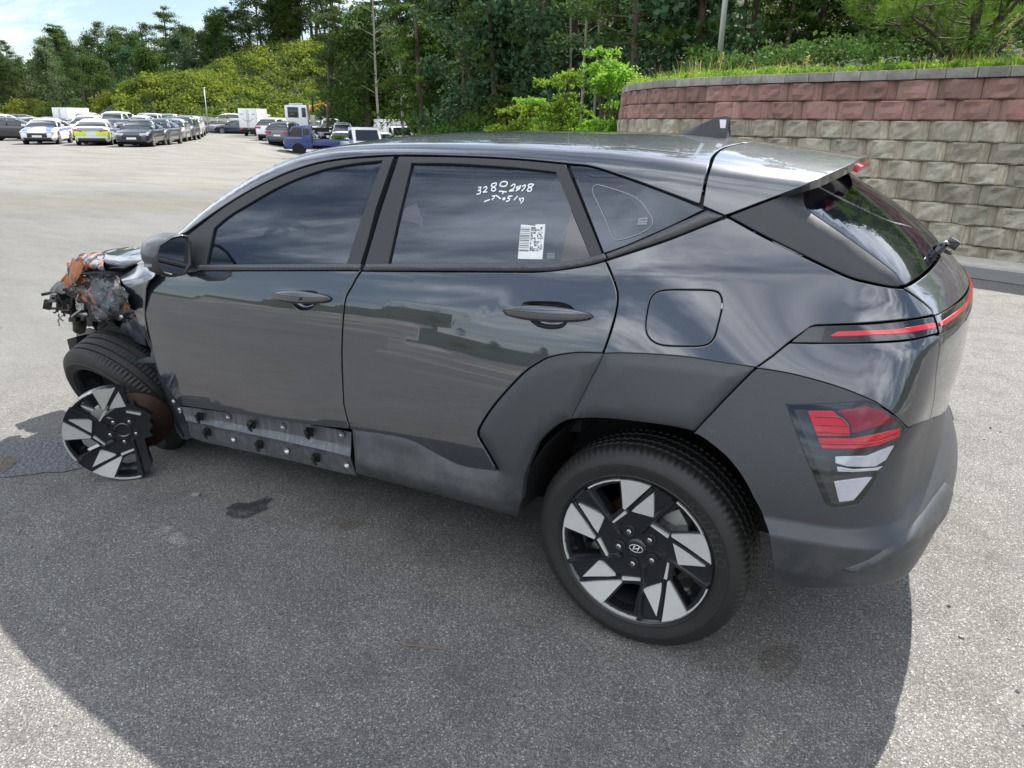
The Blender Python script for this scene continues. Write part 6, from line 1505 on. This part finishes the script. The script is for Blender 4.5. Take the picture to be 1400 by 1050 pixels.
SPEC={ # x from front 0; body top profile, glasshouse base line and roof line
'sedan':dict(L=4.85,W=1.86,top=[(0,.62),(.10,.76),(.5,.86),(1.35,.98),(2.2,1.0),(3.9,1.03),(4.6,1.04),(4.8,.95),(4.85,.72)],roof=[(1.25,.98),(2.05,1.36),(2.6,1.44),(3.1,1.435),(3.7,1.30),(4.45,1.05)],wx=(.92,3.75),R=.335,zb=.20),
'suv':dict(L=4.7,W=1.90,top=[(0,.72),(.08,.92),(.4,1.02),(1.25,1.10),(2.4,1.12),(4.4,1.15),(4.62,1.12),(4.7,.80)],roof=[(1.1,1.10),(1.85,1.58),(2.5,1.68),(3.6,1.67),(4.25,1.58),(4.6,1.16)],wx=(.92,3.65),R=.36,zb=.25),
'hatch':dict(L=4.25,W=1.80,top=[(0,.62),(.10,.80),(.45,.90),(1.15,1.0),(2.2,1.02),(3.9,1.05),(4.17,1.02),(4.25,.70)],roof=[(1.0,1.0),(1.8,1.42),(2.4,1.50),(3.3,1.48),(3.8,1.38),(4.18,1.05)],wx=(.85,3.4),R=.32,zb=.2),
'van':dict(L=5.1,W=1.92,top=[(0,.70),(.08,.95),(.4,1.08),(.9,1.20),(2.2,1.22),(4.8,1.22),(5.03,1.2),(5.1,.75)],roof=[(.75,1.18),(1.4,1.82),(2.0,1.93),(4.0,1.93),(4.8,1.86),(5.05,1.25)],wx=(.9,4.0),R=.34,zb=.25)}
def interp(t,x): a=np.array(t);return float(np.interp(x,a[:,0],a[:,1]))
def make_vehicle(kind):
    S=SPEC[kind];Lc,W=S['L'],S['W'];w=W/2
    root=bpy.data.objects.new('parked_'+('van' if kind=='van' else 'car'),None);COL.objects.link(root)
    cx=Lc/2 # car frame: x from front; local +Y = forward
    def P(x,y,z): return (y,cx-x,z)
    rows=[]
    for x in [0,.04,.15,.4,.8,1.2,1.6,2.0,2.6,3.2,3.6,Lc-.7,Lc-.35,Lc-.12,Lc-.03,Lc]:
        e=min(x,Lc-x);k=1-.16*max(0,1-e/.45)**2;zt=interp(S['top'],x);zb=S['zb']+.12*max(0,1-e/.3)
        half=[(w*.84*k,zb),(w*.97*k,zb+.10),(w*k,.52*(zt/1.0)),(w*.99*k,.74*zt),(w*.95*k,zt-.08),(w*.86*k,zt-.015),(w*.5*k,zt+.012),(0,zt+.02)]
        rows.append([P(x,y,z) for y,z in half]+[P(x,-y,z) for y,z in half[::-1][1:]])
    V,F=loft(rows);body=mesh('body',V,F,PC['white'],root,True)
    try: body.data.set_sharp_from_angle(angle=R_(42))
    except Exception: pass
    ro=S['roof'];x0,x1=ro[0][0],ro[-1][0];rows=[];xs=[x0]+[r[0] for r in ro[1:-1]]+[x1];xs=sorted(set(xs+[ (a+b)/2 for a,b in zip(xs[:-1],xs[1:])]))
    for x in xs:
        zr=interp(ro,x);zb=min(interp(S['top'],x)-.02,zr-.001);f=max(0,min(1,(zr-zb)/.42));wb=w*.90;wr=w*(.90-.24*f)
        half=[(wb,zb),(wb-(wb-wr)*.5,zb+(zr-zb)*.5),(wr,zr-.05*f),(wr*.82,zr),(0,zr+.02*f)]
        rows.append([P(x,y,z) for y,z in half]+[P(x,-y,z) for y,z in half[::-1][1:]])
    V,F=loft(rows);mesh('window_glass',V,F,M['cglass'],root,True)
    # roof skin and pillars
    rws=[]
    top=[r for r in ro[1:-1]]
    for x in np.linspace(top[0][0]-.05,top[-1][0]+.05,8):
        zr=interp(ro,x)+.012;zb=interp(S['top'],x);f=max(0,min(1,(zr-zb)/.42));wr=w*(.90-.24*f)+.006
        half=[(wr+.02,zr-.11*f),(wr,zr-.045),(wr*.82,zr+.004),(0,zr+.024)];rws.append([P(x,y,z) for y,z in half]+[P(x,-y,z) for y,z in half[::-1][1:]])
    V,F=loft(rws);mesh('roof',V,F,PC['white'],root,True)
    for s in (1,-1):
        def gp(x,f):
            zr=interp(ro,x);zb=interp(S['top'],x)-.02;ff=max(0,min(1,(zr-zb)/.42));wb=w*.90;wr=w*(.90-.24*ff);return Vector(P(x,s*(wb+(wr-wb)*f+.008),zb+(zr-.03-zb)*f))
        for pts_,r in (([gp(ro[0][0]+.05,.3),gp((ro[0][0]+ro[1][0])/2,.97),gp(ro[1][0],.98)],.035),([gp(Lc*.53,.0),gp(Lc*.53,1)],.04),([gp(ro[-2][0]+.02,1),gp((ro[-2][0]+ro[-1][0])/2,.9),gp(ro[-1][0]-.06,.4)],.05)):
            b=MB();b.tube(pts_,r,6);b.build('pillar',PC['white'],root,True)
        e=MB();e.box(P(ro[0][0]+.42,s*(w+.09),interp(S['top'],ro[0][0])+.08),(.20,.10,.14));e.build('door_mirror',PC['white'],root,bevel=.03)
        e=MB();zt=interp(S['top'],.12);e.box(P(.13,s*w*.68,zt-.10),(.46,.22,.13),Matrix.Rotation(-s*.25,3,'Z'));e.build('headlight',M['chl'],root,bevel=.03)
        e=MB();zt=interp(S['top'],Lc-.12);e.box(P(Lc-.10,s*w*.70,zt-.16),(.44,.20,.15),Matrix.Rotation(s*.22,3,'Z'));e.build('tail_light',M['ctl'],root,bevel=.03)
        for x in S['wx']:
            wh=bpy.data.objects.new('wheel',None);COL.objects.link(wh);wh.parent=root;wh.matrix_local=Matrix.Translation(P(x,s*(w-.02),S['R']))@Matrix.Rotation(math.pi/2*s,4,'Y')
            b=MB();b.lathe([(0,-.18),(S['R'],-.17),(S['R'],-.01),(S['R']*.93,.028),(S['R']*.70,.03),(S['R']*.68,.0),(0,.0)],20);b.build('tyre',M['ctyre'],wh,True)
            b=MB()
            for k in range(5):
                a=2*math.pi*k/5;b.box((math.cos(a)*S['R']*.34,math.sin(a)*S['R']*.34,.02),(S['R']*.68,.075,.02),Matrix.Rotation(a,3,'Z'))
            b.lathe([(S['R']*.62,.022),(S['R']*.70,.03)],20);b.build('rim',M['crim'],wh)
            b=MB();b.lathe([(0,.0),(S['R']+.055,.0),(S['R']+.05,-.1)],20,Matrix.Translation(P(x,s*(w-.004),S['R']+.02))@Matrix.Rotation(math.pi/2*s,4,'Y'));b.build('wheel_arch',M['cdark'],root)
    b=MB();b.box(P(.03,0,.60 if kind!='sedan' else .52),(w*1.1,.10,.24));b.build('grille',M['cgr'],root,bevel=.03)
    b=MB();b.box(P(.06,0,S['zb']+.14),(w*1.5,.14,.12));b.build('lower_grille',M['cgr'],root,bevel=.02)
    b=MB();b.box(P(Lc-.04,0,S['zb']+.14),(w*1.5,.14,.16));b.build('lower_bumper',M['cgr'],root,bevel=.02)
    b=MB();b.box(P(-.03,0,.46),(.50,.02,.11));b.build('number_plate',M['cplate'],root);b=MB();b.box(P(Lc+.0,0,.74 if kind!='sedan' else .62),(.50,.03,.11));b.build('number_plate',M['cplate'],root)
    b=MB();b.box((0,0,.22),(W*.82,Lc*.86,.14));b.build('underbody',M['cdark'],root)
    return root
def copy_tree(o,parent=None,col=None):
    c=o.copy();COL.objects.link(c);c.parent=parent
    if col is not None and o.type=='MESH' and o.name.split('.')[0] in('body','roof','pillar','door_mirror'):
        c.material_slots[0].link='OBJECT';c.material_slots[0].material=PC[col]
    for ch in list(o.children):
        if ch.get('_own'): continue
        copy_tree(ch,c,col)
    return c
BASE={k:make_vehicle(k) for k in SPEC}
used=set()
def face(theta): # world heading angle for a local +Y that points along cos*( -HF)+sin*HR
    a=R_(theta);v=-HF*math.cos(a)+HR*math.sin(a);return math.atan2(v[1],v[0])-math.pi/2
def park(kind,px,d,theta,col,label,group='cars parked in the lot',dz=0):
    r=BASE[kind];d*=1.09 if d<76 else 1.0;c=copy_tree(r,None,col);p=at_px(px,d);z=float(np.minimum(terr(*p),.6));c.location=(p[0],p[1],z+dz);c.rotation_euler=(0,0,face(theta));c['label']=label;c.name='parked_'+{'suv':'suv','sedan':'sedan','hatch':'hatchback','van':'van'}[kind];c['category']={'suv':'SUV','van':'van'}.get(kind,'car');c['group']=group
    return c
w_='white';g_='grey';b_='black';s_='silver'
front=[('sedan',18,47,104,b_,'black sedan seen from the side with orange-brown earth under it, leftmost in the lot'),
('sedan',192,41,12,b_,'black executive sedan facing the camera at the front corner of the parked rows'),
('hatch',216,44,10,g_,'dark grey hatchback close behind the black executive sedan'),
('hatch',237,50,16,s_,'pale silver hatchback facing the camera, third along the row edge'),
('suv',250,54,16,g_,'dark car just behind the pale silver hatchback'),
('sedan',257,60,16,w_,'white car with a dark bumper at the row edge behind the dark one'),
('suv',262,66,16,w_,'white SUV near the far end of the row edge'),
('hatch',267,73,14,b_,'small black car at the far end of the row edge'),
('sedan',152,46,14,g_,'grey sedan directly behind the two police cars'),
('sedan',178,45,12,b_,'black car half hidden behind the black executive sedan'),
('suv',120,51,14,w_,'white SUV with long roof behind the police cars'),
('van',160,53,14,w_,'white van body seen above the black executive sedan'),
('suv',190,55,14,w_,'white SUV third row behind the black executive sedan'),
('sedan',208,57,14,g_,'grey car behind the white roofs in the middle rows'),
('suv',180,66,14,b_,'dark SUV standing highest in the middle of the rows'),
('van',210,70,14,w_,'white van with barred rear windows in the back rows'),
('van',232,72,14,s_,'silver van in the back rows near the row edge'),
('sedan',236,60,14,w_,'white sedan roof between the silver hatchback and the vans'),
('sedan',60,50,100,b_,'black sedan roof right behind the white police car'),
('sedan',88,52,100,g_,'grey car roof between the police cars and the box truck'),
('suv',4,58,98,w_,'white car at the picture edge behind the black sedan'),
('sedan',18,60,98,s_,'silver car with a bright roof behind the leftmost black sedan'),
('suv',34,64,100,b_,'black SUV standing highest in the left cluster'),
('sedan',52,63,100,w_,'white car beside the black SUV in the left cluster'),
('sedan',44,56,100,s_,'silver sedan in the middle of the left cluster'),
('hatch',-6,54,98,w_,'small white car cut by the picture edge'),
('sedan',74,57,100,b_,'black curved-roof car behind the police cars on the left'),
('suv',134,60,14,w_,'white wagon in the third row behind the police cars'),
('sedan',106,62,14,s_,'silver car beside the white box truck'),
('sedan',150,62,14,g_,'grey car roof in the fourth row'),
('hatch',274,86,95,'cyan','light blue small car in the far row before the fence'),
('sedan',298,84,-88,s_,'silver sedan parked side-on in the far row before the fence'),
('hatch',310,88,-85,w_,'white hatchback behind the silver sedan in the far row'),
('sedan',326,82.5,-92,'navy','navy sedan parked side-on left of the white box truck'),
('sedan',341,86,-90,b_,'black car partly hidden by the white box truck'),
('suv',362,84,-90,w_,'white SUV showing right of the white box truck'),
('hatch',370,80,-90,b_,'dark hatchback behind the white rear-facing sedan'),
('suv',384,70,40,w_,'white car parked across behind the rear-facing white sedan'),
('suv',398,71,42,g_,'dark SUV parked across next to the white one in the far group'),
('suv',376,57,180,w_,'white sedan seen from behind, left of the dark crashed one'),
('suv',393,53,176,g_,'dark grey car seen from behind, next to the blue truck'),
('hatch',405,54,172,s_,'smashed silver car seen from behind, against the blue truck'),
('hatch',421,74,30,w_,'white car behind the dark grey and blue vehicles'),
('van',468,62,12,w_,'white van with a dark windscreen behind the blue truck'),
('sedan',466,56,8,w_,'white sedan facing the camera behind the blue truck bed'),
('van',478,72,12,w_,'white van in the row under the yellow machine'),
('suv',500,66,10,s_,'silver car in the row right of the white pickup'),
('suv',512,64,10,w_,'white car in the row right of the silver one'),
('sedan',522,54,10,w_,'white car whose bonnet touches the roof line of the dark SUV'),
('hatch',508,54,10,w_,'white hatchback with dark windows right of the white pickup')]
for a in front: park(*a)
# the deeper rows, where little more than roofs show
fill=[('suv',128,72,'white'),('sedan',140,68,'silver'),('suv',150,74,'white'),('sedan',168,72,'grey'),('hatch',196,76,'white'),('suv',224,80,'white'),('sedan',246,80,'silver'),('van',118,78,'white'),('sedan',100,74,'black'),('sedan',84,70,'white'),('hatch',66,70,'grey'),('suv',22,70,'white'),('sedan',-4,66,'black'),('sedan',176,82,'white'),('suv',200,86,'silver'),('hatch',246,66,'white'),
('van',452,66,'white'),('sedan',486,60,'white'),('suv',488,78,'white'),('sedan',504,74,'white'),('van',520,70,'white'),('sedan',532,66,'silver'),('suv',448,76,'silver'),('sedan',436,80,'white')]
rr2=random.Random(77)
CN={'white':'white','silver':'silver','grey':'grey','black':'black'}
fill+=[(rr2.choice(['suv','sedan','hatch']),rr2.uniform(96,262),rr2.uniform(76,84),rr2.choice(['white','white','silver','grey','black'])) for _ in range(10)]
for i,(k,px,d,c) in enumerate(fill): park(k,px,d,14 if px<300 else 10,c,'%s %s roof showing among the %s rows %s'%(CN[c],{'suv':'SUV','sedan':'sedan','hatch':'hatchback','van':'van'}[k],'deeper' if d>71 else 'middle','left of the open lot' if px<300 else 'beyond the blue pickup'))
for k,r in BASE.items(): # the builders' own originals leave the scene: only the copies stand in the lot
    def rm(o):
        for c in list(o.children): rm(c)
        bpy.data.objects.remove(o)
    rm(r)
_b2={k:None for k in BASE}
# police cars
S_POL=make_vehicle('sedan')
def police(px,d,theta,label,rear):
    c=copy_tree(S_POL,None,'white');c.name='police_car';d*=1.08;p=at_px(px,d);c.location=(p[0],p[1],0);c.rotation_euler=(0,0,face(theta));c['label']=label;c['category']='police car';c['group']='police cars'
    Lc,W=4.85,1.86;w=W/2
    for s in(1,-1):
        b=MB();b.prism([(s*(w+.004),1.55,.74),(s*(w+.004),-.2,.80),(s*(w+.004),-1.9,.84),(s*(w+.004),-1.6,.93),(s*(w-.015),-.2,.92),(s*(w+.0),1.2,.86)],(0,0,0),(s*.006,0,0));b.build('side_stripe',PC['police'],c)
        V=[];
        for x,y0,y1 in((.12,.50,.82),(.5,.42,.80),(.9,.36,.78),(1.25,.34,.76)):
            zt=interp(SPEC['sedan']['top'],x)+.017;V+=[(s*w*y0,Lc/2-x,zt+.006*(1-y0)),(s*w*y1,Lc/2-x,zt-.012)]
        b=MB();b.add(V,[(2*i,2*i+1,2*i+3,2*i+2) for i in range(3)]);b.build('bonnet_stripe',PC['police'],c)
        if rear:
            b=MB();b.box((s*w*.60,-Lc/2+.03,.66),(w*.66,.10,.26));b.build('rear_panel',PC['yellow'],c,bevel=.03);b=MB();b.prism([(s*(w+.003),-2.3,.42),(s*(w+.003),-1.75,.45),(s*(w+.003),-1.85,.80),(s*(w-.02),-2.25,.84)],(0,0,0),(s*.007,0,0));b.build('rear_side_panel',PC['yellow'],c)
            b=MB();b.tube([(s*w*.80,-1.45,1.22),(s*w*.86,-2.0,1.03)],.035,6);b.build('pillar_marking',PC['yellow'],c)
    if rear:
        b=MB();b.box((0,-Lc/2-.02,.90),(W*.72,.06,.16));b.build('boot_panel',PC['silver'],c,bevel=.02)
    b=MB();b.box((0,-.1,1.50),(1.1,.26,.09));b.build('light_bar',PC['police'],c,bevel=.03) if False else None
police(62,43,18,'white police sedan with blue bonnet stripes facing the camera',False);police(129,42.5,202,'police car seen from behind with fluorescent yellow rear panels',True)
rm(S_POL)
# box trucks, cab trucks, crane
def box_truck(px,d,theta,label,smile=False,sc=1.):
    c=empty('box_truck',tuple(at_px(px,d))+(float(np.minimum(terr(*at_px(px,d)),.6)),),face(theta),label,'truck');c.scale=(sc,sc,sc)
    b=MB();b.box((0,-.9,1.62),(1.75,3.1,1.75));bx=b.build('cargo_box',PC['white'],c,bevel=.02)
    for s in(1,-1):
        b=MB();b.box((s*.43,-2.47,1.60),(.82,.03,1.62));b.build('rear_door',PC['white'],c,bevel=.01)
        b=MB();b.box((s*.72,-2.48,.66),(.22,.04,.12));b.build('tail_light',M['ctl'],c)
        b=MB();b.tube([(s*.08,-2.50,.85),(s*.08,-2.50,2.38)],.015,6);b.build('lock_rod',M['crim'],c)
        for y in(1.35,-1.55):
            b=MB();b.lathe([(0,-.2),(.31,-.2),(.31,0),(.2,.01),(0,.0)],18,Matrix.Translation((s*.72,y,.31))@Matrix.Rotation(math.pi/2*s,4,'Y'));b.build('wheel',M['ctyre'],c,True)
    b=MB();b.add([(x,y,z) for x in(-.82,.82) for y,z in((.75,.35),(2.05,.35),(2.15,.9),(1.95,1.25),(1.60,1.92),(.75,1.97))],[tuple(range(6)),tuple(range(11,5,-1))]+[(i,(i+1)%6,6+(i+1)%6,6+i) for i in range(6)]);b.build('cab',PC['white'],c,bevel=.05)
    b=MB();b.add([(-.74,1.975,1.28),(.74,1.975,1.28),(.70,1.66,1.86),(-.70,1.66,1.86)],[(0,1,2,3)]);b.build('windscreen',M['cglass'],c)
    for s in(1,-1): b=MB();b.prism([(s*.825,1.85,1.22),(s*.825,1.0,1.22),(s*.825,1.0,1.82),(s*.825,1.55,1.82)],(0,0,0),(s*.008,0,0));b.build('side_window',M['cglass'],c)
    b=MB();b.box((0,-.3,.5),(.8,4.3,.2));b.box((0,-2.40,.48),(1.7,.08,.22));b.build('chassis',M['cdark'],c)
    if smile:
        b=MB();b.tube([(.55*math.sin(t)*1.0,-2.495,1.72-.42*math.cos(t)+.06) for t in np.linspace(-1.15,1.15,15)],.018,5,True);b.build('smile_mark',PC['red'],c)
        b=MB()
        for s in(1,-1):b.box((s*.55,-2.49,1.98),(.30,.01,.05))
        b.build('printed_mark',PC['red'],c)['kind']='stuff'
    return c
box_truck(351,76,180,'white box truck seen from behind with a red smile on its doors',True,1.0)
box_truck(108,78,168,'white box truck tilted among the parked cars before the far wood',False,.95)
box_truck(538,62,30,'white box truck at the right end of the rows beside a bright shrub',False,.95)
def cab_truck(px,d,theta,col,label,bedstuff=False,sc=1.):
    p=at_px(px,d);c=empty('pickup_truck',(p[0],p[1],float(np.minimum(terr(*p),.6))),face(theta),label,'truck');c.scale=(sc,sc,sc)
    prof=[(.45,.40),(2.15,.40),(2.32,.55),(2.34,.95),(2.22,1.16),(1.72,1.82),(1.45,1.92),(.62,1.95),(.45,1.85)]
    b=MB();n=len(prof);b.add([(-.84,y,z) for y,z in prof]+[(.84,y,z) for y,z in prof],[tuple(range(n))[::-1],tuple(range(n,2*n))]+[(i,(i+1)%n,n+(i+1)%n,n+i) for i in range(n)]);b.build('cab',PC[col],c,bevel=.07)
    b=MB();b.prism([(-.70,2.235,1.20),(.70,2.235,1.20),(.64,1.78,1.78),(-.64,1.78,1.78)],(0,0,0),(0,.012,.008));b.build('windscreen',M['cglass'],c)
    for s in(1,-1):
        b=MB();b.prism([(s*.842,2.02,1.22),(s*.842,1.10,1.22),(s*.842,1.10,1.78),(s*.842,1.66,1.78)],(0,0,0),(s*.010,0,0));b.build('side_window',M['cglass'],c);b=MB();b.prism([(s*.842,1.02,1.30),(s*.842,.62,1.30),(s*.842,.62,1.72),(s*.842,1.02,1.72)],(0,0,0),(s*.010,0,0));b.build('side_window',M['cglass'],c)
        b=MB();b.box((s*.848,1.62,1.12),(.012,.95,.04));b.build('side_trim',PC['silver'],c)
        b=MB();b.box((s*.62,2.33,.84),(.34,.06,.20));b.build('headlight',M['chl'],c,bevel=.02)
        b=MB();b.box((s*1.0,1.95,1.42),(.14,.08,.24));b.build('door_mirror',M['cdark'],c,bevel=.02)
        b=MB();b.box((s*.83,-1.15,.85),(.04,2.9,.36));b.build('side_board',PC[col],c,bevel=.01)
        for y in(1.40,-1.35):
            b=MB();b.lathe([(0,-.2),(.33,-.2),(.33,0),(.24,.012),(.22,-.01),(0,-.01)],18,Matrix.Translation((s*.74,y,.33))@Matrix.Rotation(math.pi/2*s,4,'Y'));wl=b.build('wheel',M['ctyre'],c,True);b=MB();b.lathe([(0,.02),(.15,.015),(.20,-.0)],14,Matrix.Translation((s*.74,y,.33))@Matrix.Rotation(math.pi/2*s,4,'Y'));b.build('hub',M['crim'],wl,True)
        b=MB();b.lathe([(0,0),(.42,0),(.42,-.1)],18,Matrix.Translation((s*.844,1.40,.38))@Matrix.Rotation(math.pi/2*s,4,'Y'));b.build('wheel_arch',M['cdark'],c)
    b=MB();b.box((0,-1.15,.66),(1.66,2.9,.06));b.box((0,-2.58,.85),(1.66,.04,.36));b.box((0,.33,1.05),(1.6,.05,.8));b.build('load_bed',PC[col],c,bevel=.01);b=MB();b.box((0,0,.5),(.9,4.7,.22));b.build('chassis',M['cdark'],c);b=MB();b.box((0,2.36,.55),(1.5,.06,.22));b.build('bumper',M['cdark'],c,bevel=.02)
    if bedstuff:
        rng=np.random.default_rng(2);V,F=quads(clump(rng,(p[0],p[1],c.location.z+1.15),.6,700,.35,.1)+np.array([HR[0]*1.3,HR[1]*1.3,0]),rng.uniform(.05,.14,700),rng,.6);tag(fast_mesh('cut_branches',V,F,M['lbright']),kind='stuff')
    return c
cab_truck(435,53,-78,'blue','old royal blue pickup truck with a rusty front corner, side-on',True)
cab_truck(492,47,22,'white','white pickup truck facing the camera right of the blue one')
p=at_px(433,68);c=empty('crane_truck',(p[0],p[1],float(terr(*p))),face(-80),'tall white truck cab with a dark side window standing behind the blue pickup','truck')
b=MB();b.box((0,1.6,1.95),(2.2,1.9,2.0));cb=b.build('cab',PC['white'],c,bevel=.12);b=MB();b.box((0,1.6,3.02),(1.4,1.2,.18));b.build('roof_deflector',PC['beige'],c,bevel=.05)
for s in(1,-1):
    b=MB();b.box((s*1.105,1.85,2.35),(.02,.9,.85));b.build('side_window',M['cglass'],c,bevel=.004);b=MB();b.box((s*1.105,.95,2.35),(.02,.35,.75));b.build('side_window',M['cglass'],c,bevel=.004)
    for y in(1.5,-1.6,-2.7): b=MB();b.lathe([(0,-.3),(.5,-.3),(.5,0),(.3,.02),(0,0)],18,Matrix.Translation((s*1.0,y,.5))@Matrix.Rotation(math.pi/2*s,4,'Y'));b.build('wheel',M['ctyre'],c,True)
b=MB();b.prism([(-.9,2.56,1.95),(.9,2.56,1.95),(.9,2.56,2.75),(-.9,2.56,2.75)],(0,0,0),(0,.02,0));b.build('windscreen',M['cglass'],c)
b=MB();b.box((0,-1.2,.95),(1.2,5.0,.35));b.build('chassis',M['cdark'],c);b=MB();b.box((0,.30,1.7),(.8,.4,.9));b.build('crane_base',PC['beige'],c,bevel=.05);b=MB();b.tube([(0,.25,2.4),(0,.25,3.6)],.07,8);b.build('exhaust_stack',M['cdark'],c,True)
p=at_px(472,80);c=empty('excavator',(p[0],p[1],float(terr(*p))),face(-60),'orange excavator arm rising behind the row of white vans','excavator')
b=MB();b.tube([(0,.5,1.6),(0,2.2,3.3),(0,3.4,3.0)],[.16,.14,.11],6);b.build('boom',PC['orange'],c,bevel=.02);b=MB();b.tube([(0,3.4,3.1),(0,4.2,1.6)],[.2,.15],6);b.build('dipper',PC['orange'],c);b=MB();b.box((0,-.6,1.5),(2.0,2.2,.9));b.build('housing',PC['beige'],c,bevel=.08);b=MB();b.box((0,0,.45),(2.4,3.2,.8));b.build('tracks',M['cdark'],c,bevel=.2)

# single out the things whose description would otherwise be the same, by their order in the picture
def ordinal():
    D={}
    for o in list(bpy.data.objects):
        if o.parent is None and o.get('label'): D.setdefault(o['label'],[]).append(o)
    OR=['first','second','third','fourth','fifth','sixth']
    for l,os_ in D.items():
        if len(os_)<2 or 'mirrored' in l or len(os_)>6: continue
        def q(o):
            v=np.array(o.location)-CAMP;return float((v@CR)/(v@CD))
        for k,o in enumerate(sorted(os_,key=q)):
            t='%s, %s from left'%(l,OR[k])
            if len(t.split())>16: t='%s, %s one'%(l,OR[k])
            o['label']=t
ordinal()
